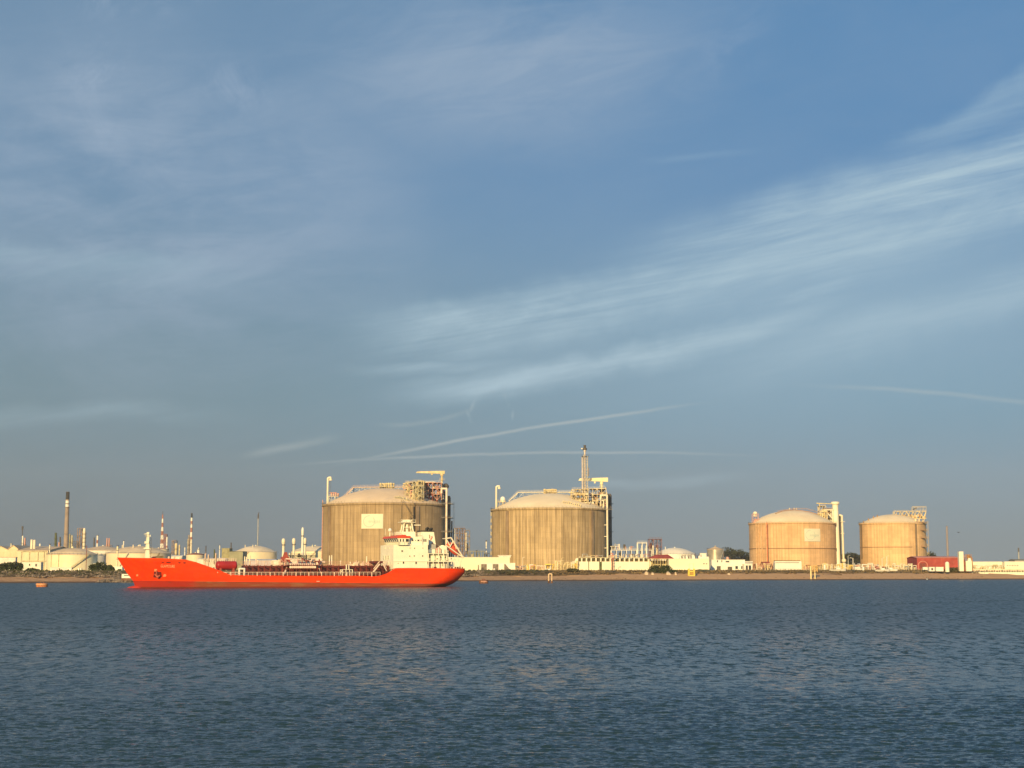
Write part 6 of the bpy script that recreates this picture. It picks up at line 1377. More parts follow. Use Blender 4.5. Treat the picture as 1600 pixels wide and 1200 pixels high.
# red cylinder tank on the fore deck
def scyl(name, pxa, pxb, pyt, pyb, t, m_):
    a, zt_ = SP(pxa, pyt, t); b, _ = SP(pxb, pyt, t); zb_ = U((pxa+pxb)/2, pyb, t); r = (zt_-zb_)/2; zc = (zt_+zb_)/2; mb = MB(); r_n = 8
    prof = [(0.01, a)]+[(r*math.sin(math.pi/2*i/r_n), a+r*.55*(1-math.cos(math.pi/2*i/r_n))) for i in range(1, r_n+1)]+[(r*math.cos(math.pi/2*i/r_n), b-r*.55+r*.55*math.sin(math.pi/2*i/r_n)) for i in range(0, r_n)]+[(0.01, b)]
    mb.lathe(prof, 24); mb.v = [(z, t+x, zc+y) for x, y, z in mb.v]; mb.build(name, m_, ship)
    mb = MB()
    for s in (a+(b-a)*.2, a+(b-a)*.8): mb.box(s-.35, s+.35, t-r*.8, t+r*.8, zM, zc-r*.45)
    mb.build('saddle', mat('saddle_red', (.40, .08, .05), .5, .1, .5), ship)
    mb = MB()
    for i in range(9): s = a+.8+(b-a-1.6)*i/8; mb.cyl((s, t-.5, zc+r*.8), (s, t-.5, zc+r+.5+.5*(i % 2)), .12, n=6)
    mb.rail([(a+.5, t-.9, zc+r*.92), (b-.5, t-.9, zc+r*.92)], 1.0, .05, 1.4); mb.build('tank_fittings', railw, ship)
scyl('deck_tank', 337, 371, 876.3, 890.5, -3.0, mat('crimson_tank', (.36, .022, .025), .38, .1, .4))
# white portal on deck and posts
def portal(px0, px1, pyt, t, m_, w=.28, name='white_portal'):
    a, zt_ = SP(px0, pyt, t); b = S(px1, t); mb = MB(); mb.tube([(a, t, zM), (a, t, zt_), (b, t, zt_), (b, t, zM)], w, 7); mb.build(name, m_, ship)
portal(374, 382, 888.8, -6.5, white, .35)
for px, pyt in ((382.5, 869.5), (385.5, 870), (390.5, 868.5), (403, 875), (425, 876), (436, 874), (440, 873.5), (515, 868), (518.5, 867.5), (573, 869)):
    mb = MB(); a, z = SP(px, pyt, 0); mb.cyl((a, 0, zM), (a, 0, z), .26, .2, 8); mb.build('vent_mast', cream, ship)
# manifold amidships
mb = MB(); a, b = S(440, -5), S(500, -5); z1 = U(470, 879.3, -5)
for i in range(12): s = a+(b-a)*i/11; mb.cyl((s, -6.5, zM), (s, -6.5, z1-.6), .13, n=4)
mb.box(a, b, -7, -4.5, z1-.9, z1-.7); mb.box(a, b, -6.9, -6.7, z1-2.2, z1-2.05); mb.build('manifold_platform', deck2, ship); MB().box(a+2, b-.5, -4.3, -3.3, zM, z1-.95).build('manifold_backing', maroon, ship)  # dark backing box added behind the manifold to cover the pale gap
for i in range(13):
    s = a+3+(b-a-5)*i/12; mb = MB(); mb.tube([(s, -4, z1-.5), (s, -5.6, z1-.5), (s-.25, -6.6, z1-.5-.9)], .26, 8); mb.cyl((s-.25, -6.5, z1-1.5), (s-.25, -6.95, z1-1.5), .42, n=10); mb.build('manifold_flange', rr.choice([railw, cream, railw]), ship)
for i in range(10):
    s = a+(b-a)*i/9; mb = MB(); mb.tube([(s, -3.5, z1-1), (s, -3.5, z1+rr.uniform(.3, 1.6)), (s+rr.uniform(-2, 2), -3.5, z1+.3)], .18, 6); mb.build('manifold_pipe', rr.choice([railw, deck2, pinkst]), ship)
# deck crane
a, z = SP(445.5, 864.5, -1); mb = MB(); mb.cyl((a, -1, zM), (a, -1, U(445, 878, -1)), 1.0, .9, 14); mb.build('crane_post', railw, ship)
mb = MB(); zc = U(445, 878, -1); mb.box(a-1.3, a+1.2, -2.2, .2, zc, U(445, 870, -1)); mb.prism([(a-.7, U(445, 870, -1)), (a+.9, U(445, 870, -1)), (a+.5, z+.4), (a-.2, z+.4)], -1.8, -.2); mb.build('crane_house', mat('crane_red', (.34, .07, .05), .5, .1, .5), ship)
mb = MB(); q1 = SP(449, 884.5, -4); q2 = SP(444.6, 899, -8.5); mb.cyl((q1[0], -4, q1[1]), (q2[0], -8.3, q2[1]+.5), .38, .25, 7); mb.tube([(a, -2, U(445, 873, -1)), (a+14, -2, U(445, 878.5, -1))], .32, 7); mb.build('crane_boom', railw, ship)
mb = MB(); a2, z2 = SP(487, 873.5, -3); mb.tube([(S(484, -3), -3, zM), (S(487, -3), -3, z2), (S(494, -3), -3, z2), (S(497, -3), -3, zM)], .25, 7); mb.tube([(S(494, -3), -3, z2), (S(499, -3), -5, zM+1)], .2, 6); mb.build('hose_davit', railw, ship)
# small platform aft of midships with legs, gangway
a, z = SP(533, 889.8, -6.5); b = S(549.5, -6.5); mb = MB(); mb.box(a, b, -8, -5, z-.12, z+.05)
for s in (a+.1, (a+b)/2-.5, (a+b)/2+.8, b-.1):
    for y in (-7.9, -5.1): mb.cyl((s, y, zM), (s, y, z), .16, n=5)
mb.tube([(a+.1, -7.9, z), (a-1, -7.9, zM)], .13, 5); mb.cyl(((a+b)/2, -6.5, z), ((a+b)/2, -6.5, U(541, 882, -6.5)), .25, n=7); mb.cyl(((a+b)/2+.9, -6.5, z), ((a+b)/2+.9, -6.5, U(541, 882, -6.5)), .2, n=7); mb.build('sampling_platform', cream, ship)
mb = MB(); q1, q2 = SP(584, 893.5, -8.2), SP(593.5, 881.5, -8.2)
for y in (-8.2, -7.4): mb.cyl((q1[0], y, q1[1]), (q2[0], y, q2[1]), .22, n=5); mb.cyl((q1[0], y, q1[1]+1), (q2[0], y, q2[1]+1), .09, n=4)
for i in range(14): s = q1[0]+(q2[0]-q1[0])*i/13; z = q1[1]+(q2[1]-q1[1])*i/13; mb.box(s-.15, s+.15, -8.2, -7.4, z-.05, z+.1)
q3 = SP(604, 892, -8.2); mb.cyl((q2[0]+1.2, -8.2, q2[1]), (q3[0], -8.2, q3[1]), .22, n=5); mb.cyl((q2[0]+1.2, -8.2, q2[1]+1), (q3[0], -8.2, q3[1]+1), .09, n=4); mb.build('gangway_stair', railw, ship)
a, z = SP(580.5, 878, -3); mb = MB(); mb.box(a, S(594.5, -3), -6, 0, z-.5, z+.3); 
for s in (a+.5, S(594, -3)-.5): mb.cyl((s, -5, zM), (s, -5, z-.5), .2, n=5)
mb.build('canopy_platform', maroon, ship)
for i in range(12):
    s = rr.uniform(S(545, 0), S(592, 0)); mb = MB(); h_ = rr.uniform(.8, 2.3); mb.box(s-.6, s+.6, -1.5, .5, zR-.4, zR-.4+h_*.6); mb.cyl((s, -1.6, zR-.4), (s, -1.6, zR+h_*.7), .16, n=6); mb.build('deck_locker', rr.choice([railw, pinkst, cream, browng]), ship)

# superstructure -------------------------------------------------
sw = mat('ship_white', (.88, .85, .68), .45, .03, .25, streak=.12)
HB = 8.2
f0 = S(594.5, HB, 870); zD = zP
def block(name, s0, s1, z0, z1, hb=HB, m_=sw): return MB().box(s0, s1, -hb, hb, z0, z1).build(name, m_, ship)
zA = U(640, 851.5, -HB); a1 = S(668.5, -HB, 870)
main_b = block('accommodation_block', f0, a1, zM, zA)
zL1 = U(690, 877.3, -HB); zL2 = U(690, 864.2, -HB); a2 = S(701, -HB, 870)
aftb = block('aft_house', a1+.002, a2-.2, zD, zL2-.25, HB-1.6)
mb = MB(); mb.box(a1-.0+.01, S(702, -HB), -HB-.2, HB+.2, zL1-.12, zL1+.1); mb.box(a1+.01, a2, -HB-.1, HB+.1, zL2-.22, zL2); mb.rail([(a1, -HB-.1, zL1+.1), (S(702, -HB), -HB-.1, zL1+.1)], 1.0, .06, 1.4); mb.rail([(a1, -HB, zL2), (a2, -HB, zL2), (a2, HB, zL2)], 1.0, .06, 1.4)
for px in (669.5, 677, 685, 693, 700):
    s = S(px, -HB); mb.cyl((s, -HB, zD), (s, -HB, zL2), .16, n=5)
mb.build('aft_gallery', sw, ship)
mb = MB(); mb.box(f0-.02, a1, -HB-.25, -HB-.003, U(640, 877, -HB)-.08, U(640, 877, -HB)+.06); mb.build('side_ledge', sw, ship)
# windows: near side, from picture positions
def side_win(px, py, w, h, name='porthole', t=-HB, depth=.06, parent=None, m_=glass, rnd=True):
    s, z = SP(px, py, t); sc = .222; mb = MB()
    if rnd: mb.cyl((s, t-.003, z), (s, t-depth, z), w*sc/2, n=12)
    else: mb.box(s-w*sc/2, s+w*sc/2, t-depth, t-.003, z-h*sc/2, z+h*sc/2)
    o = mb.build(name, m_, parent or ship)
    mb = MB()
    if rnd: mb.lathe([(w*sc/2, 0), (w*sc/2, .1), (w*sc/2+.07, .1), (w*sc/2+.07, 0)], 12); mb.v = [(s+x, t-.002-zz, z+y) for x, y, zz in mb.v]
    else:
        e = .07
        for q in ((s-w*sc/2-e, s-w*sc/2, z-h*sc/2, z+h*sc/2), (s+w*sc/2, s+w*sc/2+e, z-h*sc/2, z+h*sc/2), (s-w*sc/2-e, s+w*sc/2+e, z+h*sc/2, z+h*sc/2+e), (s-w*sc/2-e, s+w*sc/2+e, z-h*sc/2-e, z-h*sc/2)): mb.box(q[0], q[1], t-.1, t-.002, q[2], q[3])
    mb.build('frame', sw, o)
for px, py, w in ((640.5, 856.2, 1.4), (647.5, 856.5, 1.9), (660.5, 856.3, 1.5), (640, 869, 1.9), (647, 868.6, 2.2), (660.2, 868.6, 2.3), (622, 880, 1.3)): side_win(px, py, w, w)
for px, py, w, h in ((628.2, 861, 2.6, 2.6), (630.3, 879, 2.4, 3.6), (650, 879.4, 2.4, 3.8), (668.6, 879.8, 2.0, 4.2), (692, 882, 1.8, 6)): side_win(px, py, w, h, 'window', rnd=False, t=-HB if px < 668.7 else -HB+1.6)
for px, py, w, h in ((671, 869, 2, 6), (683, 873, 3, 2.2), (689, 871.8, 1.9, 5.6), (695.5, 871.5, 2.2, 4.4), (699, 873.3, 2.0, 3)): side_win(px, py, w, h, 'doorway', t=-HB+1.6, rnd=False, m_=dsteel)
# front face windows
def front_win(y, z, w, h, name='window', s=None, nm=glass):
    s = f0 if s is None else s; mb = MB(); mb.box(s-.06, s-.003, y-w/2, y+w/2, z-h/2, z+h/2); o = mb.build(name, nm, ship); mb = MB(); e = .07
    for q in ((y-w/2-e, y-w/2, z-h/2, z+h/2), (y+w/2, y+w/2+e, z-h/2, z+h/2), (y-w/2-e, y+w/2+e, z+h/2, z+h/2+e), (y-w/2-e, y+w/2+e, z-h/2-e, z-h/2)): mb.box(s-.1, s-.002, q[0], q[1], q[2], q[3])
    mb.build('frame', sw, o)
zf = U(606, 871.3, 0)
for i in range(4): front_win(3.6-i*2.1, zf, .75, 1.5, 'louvre_window')
for y in (-2.5, 2.0): front_win(y, U(608, 856.5, 0), .5, .5)
for y in (-5.5, -2, 3.5): front_win(y, U(608, 880, 0), .6, .7)
# bridge: wide wheelhouse with flared front, red visor, row of windows
bf0 = S(599, 8.8, 845); zB0 = zA; zW0, zW1 = U(630, 846.6, -8.8), U(630, 842.0, -8.8); zR0 = U(630, 840.6, -8.8); zR1 = U(640, 836.2, -4)
bs1 = S(640.5, -8.8, 845); ba = S(660, -7, 845)
mb = MB(); mb.prism([(bf0+1.3, zB0), (bs1-1.0, zB0), (bs1, zR0), (bf0, zR0)], -8.8, 8.8); mb.build('wheelhouse', sw, ship)
MB().box(bs1-2, ba, -7.2, 7.2, zB0, U(650, 838.3, -7)).build('chart_house', sw, ship)
mb = MB(); pr = [(bf0-.35, zR0+.0), (bs1+.4, zR0), (bs1+.1, zR0+.75), (bf0+.2, zR0+.75)]; mb.prism(pr, -9.1, 9.1)
mb.prism([(bf0+1.4, zR0+.75), (bs1-.8, zR0+.75), (bs1-1.2, zR0+1.15), (bf0+2.2, zR0+1.15)], -7.5, 7.5); mb.build('visor_roof', mat('visor_red', (.62, .075, .03), .5, .08, .5), ship)
nW = 7
for i in range(nW):
    y = 7.6-i*2.53; zz = (zW0+zW1)/2; sl = (bf0*(zz-zB0)+(bf0+1.3)*(zR0-zz))/(zR0-zB0); mb = MB(); hh = (zW1-zW0)/2*1.15; ds = 1.3*hh/(zR0-zB0)
    v = [(sl+ds-.03, y-.78, zz-hh), (sl+ds-.03, y+.78, zz-hh), (sl-ds-.03, y+.78, zz+hh), (sl-ds-.03, y-.78, zz+hh)]; mb.add(v+[(a+.12, b, c) for a, b, c in v], [(3, 2, 1, 0), (0, 1, 5, 4), (1, 2, 6, 5), (2, 3, 7, 6), (3, 0, 4, 7)]); mb.build('bridge_window', glass, ship)
for px, w, h in ((621.3, 2.0, 4.6), (625.6, 2.2, 5.0), (630, 2.2, 5.0), (636.3, 5.2, 5.2)): side_win(px, 844.6, w, h, 'bridge_window', t=-8.8, rnd=False)
for px, w, h in ((644.5, 2.8, 2.4), (649, 1.1, 1.5), (653.6, 3.2, 2.3), (657.7, 1.3, 2.2)): side_win(px, 844.3, w, h, 'window', t=-7.2, rnd=False)
mb = MB(); mb.box(bf0+.2, bs1-.4, -9.3, 9.3, zA+.02, zA+.16); mb.rail([(bf0+.4, 9.2, zA+.16), (bf0+.4, -9.2, zA+.16), (bs1-.4, -9.2, zA+.16)], 1.0, .05, 1.6); mb.build('bridge_walkway', sw, ship)
mb = MB(); zt_ = U(650, 838.3, -7); mb.rail([(bs1-1.5, -7.1, zt_), (ba, -7.1, zt_), (ba, 7.1, zt_)], 1.0, .05, 1.5); mb.rail([(bf0+2, -7, zR0+1.15), (bs1-1.3, -7, zR0+1.15)], 1.1, .05, 1.3); mb.rail([(bf0+2, 7, zR0+1.15), (bf0+2, -7, zR0+1.15)], 1.1, .05, 1.3); mb.build('roof_rail', sw, ship)
# box and grille between bridge and funnel
side_win(663.5, 844.3, 6.2, 4.4, 'grille', t=-6.6, rnd=False, m_=mat('grille_grey', (.32, .31, .27), .7, .2, 2)); MB().box(ba+.002, S(668.5, -6), -6.6, 6.6, zA, U(664, 839.5, -6.6)).build('casing', sw, ship)
# radar mast
zr = zR0+1.1; sm = S(636, 0, 830); mb = MB(); mb.box(sm-3.4, sm+2.4, -2.5, 2.5, zr-.4, U(636, 831, 0)); mb.build('mast_house', sw, ship)
zmt = U(636, 813.5, 0); mb = MB(); zp = U(636, 816.6, 0); zh = U(636, 831, 0)
for (dx, dy) in ((-1.7, -1.3), (-1.7, 1.3), (1.7, -1.3), (1.7, 1.3)): mb.cyl((sm+dx*1.15, dy, zh), (sm+dx*.8, dy*.8, zp), .23, n=6)
mb.cyl((sm, 0, zh), (sm, 0, zmt), .42, .3, 10); mb.box(sm-2.9, sm+2.6, -2, 2, zp, zp+.16); mb.rail([(sm-2.9, -2, zp+.16), (sm+2.6, -2, zp+.16)], .9, .05, 1.2); mb.prism([(sm-2.4, zp+.16), (sm+1.4, zp+.16), (sm+.8, zp+1.0), (sm-.9, zp+1.0)], -.6, .6)
mb.cyl((sm-1.7, -1.3, (zh+zp)/2), (sm+1.7, -1.3, (zh+zp)/2), .14, n=4); mb.build('radar_mast', sw, ship)
mb = MB(); mb.box(sm-1.8, sm+1.8, -.15, .15, zmt-.1, zmt+.2); mb.box(sm+2.0, sm+4.4, -2.3, -2.1, (zh+zp)/2+.6, (zh+zp)/2+.9); mb.build('radar_scanner', sw, ship)
mb = MB()
for dx, h_ in ((-2.6, 1.6), (1.2, 2.4), (2.3, 1.3)): mb.cyl((sm+dx, 0, zp), (sm+dx, 0, zp+h_), .07, n=4)
mb.build('aerial', dsteel, ship)
s, z = SP(609.3, 828.5, 0); MB().ball((s, 0, z), .66, 16, 10, 1.15).build('radome', white, ship); MB().cyl((s, 0, zR0+.7), (s, 0, z-.5), .18, n=8).build('radome_post', sw, ship)
mb = MB()
for px, py in ((602, 826), (614, 833), (618, 832), (624, 829)): s, z = SP(px, py, -3); mb.cyl((s, -3, zR0+1), (s, -3, z), .07, n=4)
mb.build('whip_aerial', sw, ship)
# funnel
zf0 = zA-.1; zf1 = U(668, 830.8, -2.4); sa, sb = S(658.5, -2.4, 832), S(678, -2.4, 832); sbb = S(681, -2.4, 858); saa = S(657.5, -2.4, 858); mb = MB()
V = [(saa, -2.6, zL2), (sbb+.4, -2.6, zL2), (sbb+.4, 2.6, zL2), (saa, 2.6, zL2), (sa, -2.3, zf1), (sb, -2.3, zf1), (sb, 2.3, zf1), (sa, 2.3, zf1)]
mb.add(V, [(0, 1, 5, 4), (1, 2, 6, 5), (2, 3, 7, 6), (3, 0, 4, 7), (4, 5, 6, 7)]); fun = mb.build('funnel', sw, ship)
MB().box(sa-.2, sb+.2, -2.5, 2.5, zf1, zf1+.42).build('funnel_top', soot, ship)
mb = MB()
for px, dy, h_ in ((665, -.8, 4.6), (668, .6, 5.0), (671, -.5, 3.6), (674, .5, 4.0)): s = S(px, 0, 830); mb.tube([(s, dy, zf1+.4), (s, dy, zf1+.4+h_*.14), (s+.6, dy, zf1+.4+h_*.22)], .42, 10)
mb.build('exhaust_pipes', soot, ship)
# funnel badge: red hook and small mark
q = lambda px, py: (SP(px, py, -2.5)); mb = MB()
def strip(pts, w, z=-2.46):
    for (a, b) in zip(pts[:-1], pts[1:]):
        A_, B_ = Vector((q(*a)[0], 0, q(*a)[1])), Vector((q(*b)[0], 0, q(*b)[1])); d = (B_-A_).normalized(); nn = Vector((-d.z, 0, d.x))*w; yy = -2.64
        mb.add([(A_.x+nn.x, yy, A_.z+nn.z), (B_.x+nn.x, yy, B_.z+nn.z), (B_.x-nn.x, yy, B_.z-nn.z), (A_.x-nn.x, yy, A_.z-nn.z), (A_.x+nn.x, yy+.12, A_.z+nn.z), (B_.x+nn.x, yy+.12, B_.z+nn.z), (B_.x-nn.x, yy+.12, B_.z-nn.z), (A_.x-nn.x, yy+.12, A_.z-nn.z)], [(0, 1, 2, 3), (0, 4, 5, 1), (3, 2, 6, 7), (1, 5, 6, 2), (0, 3, 7, 4)])
strip([(674.4, 837.4), (675, 839.6), (673.6, 841.4), (672.6, 844)], .13); mb.build('red_badge', mat('badge_red', (.62, .12, .08), .5, .05, 1), fun)
mb = MB(); strip([(670.6, 835.5), (671.2, 838), (671, 841)], .13); mb.build('brown_badge', mat('badge_brown', (.36, .22, .16), .5, .05, 1), fun)
# provisions crane
q1, q2 = SP(674.5, 848.4, -3.5), SP(690, 857.8, -3.5); MB().cyl((q1[0], -3.5, q1[1]), (q2[0], -3.5, q2[1]), .16, .38, 8).build('crane_jib', mat('crane_dark', (.10, .045, .03), .5, .1, 1), ship)
mb = MB(); s = S(691.5, -3.5); mb.cyl((s, -3.5, zL2), (s, -3.5, U(691.5, 852, -3.5)), .9, .7, 12); mb.box(s-1.4, s+1.1, -4.3, -2.7, U(691, 859, -3.5), U(691, 853, -3.5)); mb.build('crane_post', sw, ship)
mb = MB(); s0c, s1c = S(669, -4), S(679, -4); mb.box(s0c, s1c, -4.5, 2, zL2, zL2+1.4); mb.build('deck_house', sw, ship); mb = MB(); s0c, s1c = S(669, -3), S(679.5, -3); mb.box(s0c, s1c, -4.0, 1.5, zL2+1.42, zL2+3.2); mb.build('grey_casing', mat('casing_grey', (.40, .40, .36), .6, .1, .5), ship)
for i, px in enumerate((682, 685, 687.5)): mb = MB(); s = S(px, -5); mb.cyl((s, -5, zL2), (s, -5, zL2+1.3+.4*(i % 2)), .32, n=10); mb.ball((s, -5, zL2+1.4+.4*(i % 2)), .4, 10, 6); mb.build('mushroom_vent', rr.choice([pinkst, railw]), ship)
# free-fall lifeboat on its tilted frame
la, lb_ = SP(699.5, 849, -2.5), SP(714.5, 867, -2.5); A_ = Vector((la[0], -2.5, la[1])); B_ = Vector((lb_[0], -2.5, lb_[1])); d = (B_-A_); Ln = d.length; d.normalize(); up = Vector((-d.z, 0, d.x)); up = up if up.z > 0 else -up
mb = MB(); V = []; Fc = []; n = 16; k_n = 14
for i in range(n+1):
    u = i/n; w = 1.45*(math.sin(math.pi*min(1, .10+.86*u)))**.5; c = A_+d*(Ln*u)
    for k_ in range(k_n): a = k_/k_n*6.2832; V.append(c+Vector((0, 1, 0))*(w*math.sin(a))+up*(w*(1.05 if math.cos(a) > 0 else .85)*math.cos(a)))
for i in range(n):
    for k_ in range(k_n): Fc.append((i*k_n+k_, (i+1)*k_n+k_, (i+1)*k_n+(k_+1) % k_n, i*k_n+(k_+1) % k_n))
mb.add(V, Fc, True); mb.add(V[:k_n], [tuple(range(k_n))]); mb.add(V[-k_n:], [tuple(range(k_n))[::-1]]); lbm = mat('lifeboat_orange', (.66, .10, .045), .45, .08, .5)
boat = thing('lifeboat', 'red orange enclosed lifeboat tilted on its launch frame at the ship stern', 'lifeboat', (0, 0, 0)); boat.parent = ship; boat.matrix_parent_inverse = Matrix.Identity(4)
mb.build('hull', lbm, boat); mb = MB(); c = A_+d*(Ln*.28)+up*1.4; mb.ball(tuple(c), .75, 12, 8, .8); mb.build('conning_hatch', lbm, boat)
boat.parent = None; boat.location = (SX, SY, 0); boat.rotation_euler = (0, 0, PHI)
mb = MB()
for y in (-4.4, -.6):
    p = lambda px, py: Vector((SP(px, py, y)[0], y, SP(px, py, y)[1]))
    mb.cyl(p(697.5, 852.5), p(719, 868), .22, n=6); mb.cyl(p(697, 841.5), p(705, 840.3), .26, n=6); mb.cyl(p(705, 840.3), p(723, 870), .27, n=6); mb.cyl(p(697, 841.5), p(703, 852), .2, n=6); mb.cyl(p(708, 845), p(703, 855), .2, n=6)
    mb.cyl(p(719, 868), p(725, 871), .26, n=6); mb.cyl(p(710, 848), p(713, 858), .16, n=5); mb.cyl(p(723, 870), p(717, 887.5), .16, n=5)
for px, py in ((705, 840.3), (697, 841.5), (723, 870), (712, 852)):
    a, z = SP(px, py, -4.4); b, z2 = SP(px, py, -4.4); mb.cyl((a, -4.4, z), (a, -.6, z), .2, n=5)
mb.build('launch_frame', mat('frame_cream', (.84, .76, .60), .5, .05, .5), ship)
mb = MB()
for px, pa in ((706, 872), (711, 873), (716, 873)): s = S(px, -3); mb.cyl((s, -3, zD), (S(px-1, -3), -3, U(px, pa, -3)), .22, n=6); mb.cyl((s, 1, zD), (s, 1, U(px, pa, -3)), .2, n=6)
mb.build('frame_legs', sw, ship)
mb = MB(); mb.box(S(703, -3), S(718, -3), -4, 2, zD+.02, zD+2.6); mb.build('stern_house', sw, ship)
# mooring gear on the poop and forecastle
for px, py in ((678.5, 886.6), (704, 887.4), (713, 887.3), (719, 887.4), (722.5, 887.6)):
    s = S(px, -7.2); mb = MB(); z = sheer(s)-.1
    for k_ in (-.4, .4): mb.cyl((s+k_, -7.2 if px < 719 else -5.8, z), (s+k_, -7.2 if px < 719 else -5.8, z+.75), .28, n=8)
    mb.box(s-.8, s+.8, -7.5 if px < 719 else -6.1, -6.9 if px < 719 else -5.5, z, z+.15); mb.build('mooring_bollard', maroon, ship)
mb = MB(); mb.rail([(S(702, -7.6), -7.6, sheer(S(702))), (S(722, -6.4), -6.0, sheer(S(722)))], .9, .045, 1.3); mb.build('stern_rail', sw, ship)
mb = MB(); s = S(240.5, 0); mb.cyl((s, -1.8, zF+.9), (s, 1.8, zF+.9), .9, n=14); mb.build('anchor_winch', maroon, ship); mb = MB(); s = S(246, 0); mb.cyl((s, -2.4, zF+1), (s, 1.6, zF+1), 1.0, n=14); mb.box(s-.5, s+1.6, -2.6, -1.2, zF, zF+2.0); mb.cyl((s-1, -1, zF), (s+.4, -1, zF+3.0), .25, n=6); mb.build('mooring_winch', mat('olive_steel2', (.20, .16, .09), .6, .2, 1), ship)
for px in (264, 272, 282): s = S(px, -6); mb = MB(); mb.cyl((s, -5.5, zF), (s, -5.5, sheer(s)+.5), .35, n=8); mb.ball((s, -5.5, sheer(s)+.5), .42, 8, 6); mb.build('mushroom_vent', railw, ship)
# foremast
sF_, _ = SP(229.5, 860, 0); zt_ = U(229.5, 831.5, 0); zb_ = zF; mb = MB(); w = lambda px: px*.216
mb.prism([(sF_-w(3.4), zb_), (sF_+w(4.2), zb_), (sF_+w(2.6), U(229, 845, 0)), (sF_+w(2.2), zt_), (sF_-w(.8), zt_), (sF_-w(1.2), U(229, 845, 0))], -.9, .9); mb.build('foremast', sw, ship)
mb = MB(); z1, z2 = U(229, 835, 0), U(229, 848.5, 0); mb.box(sF_-w(4.5), sF_+w(2), -1.2, 1.2, z1, z1+.25); mb.box(sF_-w(3.6), sF_+w(1), -1.2, 1.2, U(229, 837.5, 0), U(229, 837, 0)); mb.box(sF_-w(3.8), sF_+w(2), -1.1, 1.1, z2-.2, z2+.6); mb.box(sF_+w(2), sF_+w(4.8), -.6, .6, U(229, 838.5, 0), U(229, 835.5, 0)); mb.box(sF_-w(6), sF_+w(5), -1.4, 1.4, U(229, 857.6, 0)-.1, U(229, 857.6, 0)+.1); mb.box(sF_-w(5), sF_+w(8), -.1, .1, z2-1.8, z2-1.6)
mb.build('mast_platform', sw, ship); mb = MB(); caged_ladder(mb, sF_+w(5.0), -.3, zF, U(229, 840, 0), .5); mb.build('mast_ladder', dsteel, ship)
# marks on the bow plating, laid on the hull surface
def on_hull(px, py):
    s, z = SP(px, py, -8.0)
    for _ in range(8): y = -half(s, z); s, z = SP(px, py, y)
    return s, y, z
def plate(pts, m_, name, off=.06):
    mb = MB(); c = [Vector(on_hull(*p)) for p in pts]; n = len(c); a = (c[1]-c[0]).cross(c[2]-c[0]).normalized(); a = a if a.y < 0 else -a
    V = [v+a*off for v in c]+[v-a*.25 for v in c]; mb.add(V, [tuple(range(n))]+[(i, (i+1) % n, n+(i+1) % n, n+i) for i in range(n)]); return mb.build(name, m_, ship)
dkr = mat('port_dark_red', (.16, .008, .006), .7, .1, 1)
for a, b, y0, y1 in ((252.6, 256, 877.9, 879.4), (260, 266.6, 877.7, 879.8), (278.8, 282, 878.2, 880.3), (286.4, 290, 878.4, 880.6)): plate([(a, y1), (b, y1), (b, y0), (a, y0)], dkr, 'freeing_port')
plate([(a_, b_) for a_, b_ in ((254.4, 901), (256, 897.2), (259.2, 897.2), (260, 899.6), (258.6, 901))], mat('mark_salmon', (.86, .32, .16), .5, .05, 1), 'draught_mark')
plate([(212.6, 900.4), (213.4, 897.4), (215.8, 897.6), (216, 900)], mat('mark_salmon', (1, 1, 1)), 'bulb_mark')
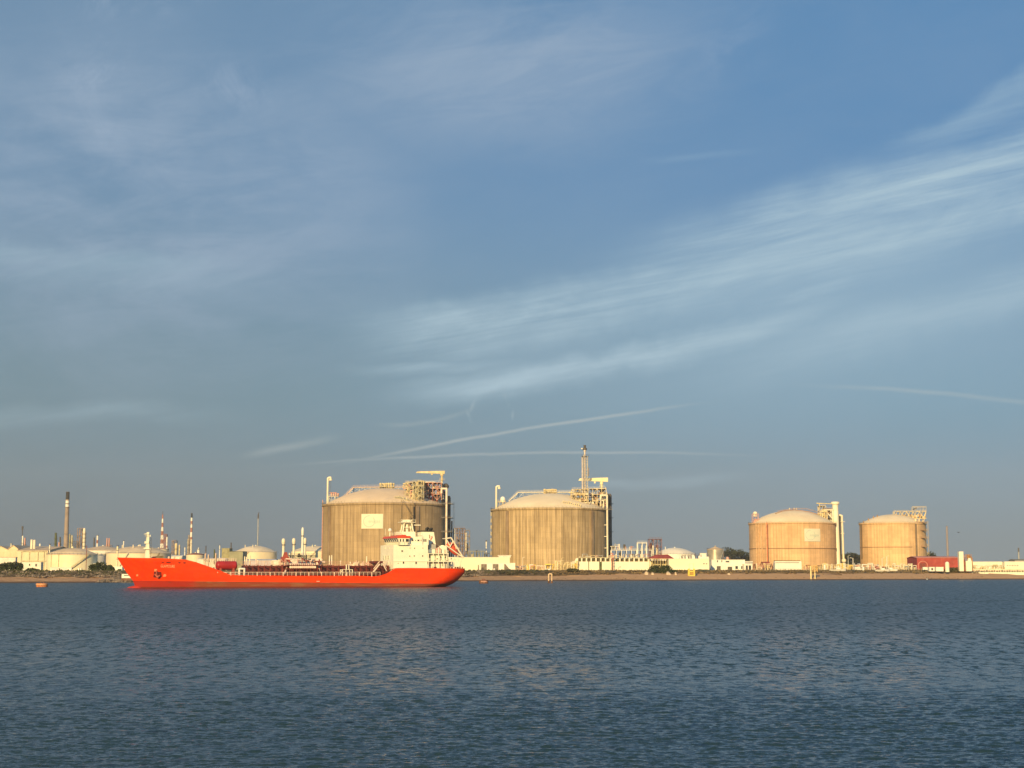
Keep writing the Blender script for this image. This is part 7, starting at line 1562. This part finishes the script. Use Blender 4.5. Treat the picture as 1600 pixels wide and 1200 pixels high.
# anchor in its pocket
plate([(239.6, 902), (240.6, 893), (252, 893.6), (253, 901), (250, 903.4), (244, 902.6)], dkr, 'anchor_pocket', .03)
mb = MB(); s, y, z = on_hull(244.4, 893.5); s2, y2, z2 = on_hull(245, 899); mb.cyl((s, y-.3, z+.5), (s2, y2-.35, z2), .28, n=7); s3, y3, z3 = on_hull(241.5, 898.6); s4, y4, z4 = on_hull(250, 900.6); mb.tube([(s3, y3-.35, z3+.4), (s2, y2-.4, z2-.4), (s4, y4-.35, z4+.2)], .26, 7); mb.ball((s2+.3, y2-.4, z2-.5), .5, 10, 6); mb.build('anchor', mat('anchor_red', (.42, .10, .06), .6, .1, 1), ship)
plate([(240.8, 892.6), (241.3, 889.2), (245.2, 889), (245.6, 892.8)], mat('mark_salmon', (1, 1, 1)), 'anchor_hawse')
# the ship's name
pa, pb = Vector(on_hull(252.6, 884.6)), Vector(on_hull(271.6, 885.2)); ax = (pb-pa).normalized(); nz = ax.cross(Vector((0, 0, 1))).normalized(); nz = nz if nz.y < 0 else -nz; upv = Vector((0, 0, 1)); mid = (pa+pb)/2
def hullbend(v):
    p = mid+ax*v.x; z = p.z+v.z; return Vector((p.x, -half(p.x, z)-.05-max(0, -v.y), z))
text_on('GLAMOURE', 1.32, ship, 'ship_name', mat('name_salmon', (.92, .48, .26), .5, .02, 1), Matrix.Scale((pb-pa).length/6.0, 4, Vector((1, 0, 0))) @ Matrix.Rotation(R(90), 4, 'X'), hullbend)
plate([(494.5, 908.7), (499.5, 908.7), (499.5, 907.9), (494.5, 907.9)], railw, 'load_line_mark', .03)
plate([(628, 906.5), (636, 906.2), (640, 907.5), (634, 908.6)], mat('scrape_dark', (.50, .05, .02), .6, .1, 1), 'scrape_mark', .02)

# ------------------------------------------------------------------ haze
def haze():
    mb = MB(); mb.box(-4200, 4200, -60, 5200, -3.2, 330); m = bpy.data.materials.new('haze_air'); m.use_nodes = True; nt = m.node_tree; nt.nodes.clear()
    v = nt.nodes.new('ShaderNodeVolumePrincipled'); v.inputs['Color'].default_value = (.80, .84, .88, 1); v.inputs['Density'].default_value = HAZE; v.inputs['Anisotropy'].default_value = .0
    o = nt.nodes.new('ShaderNodeOutputMaterial'); nt.links.new(v.outputs[0], o.inputs['Volume']); b = mb.build('haze', m); b['kind'] = 'stuff'
HAZE = .00006
if HAZE > 0: haze()
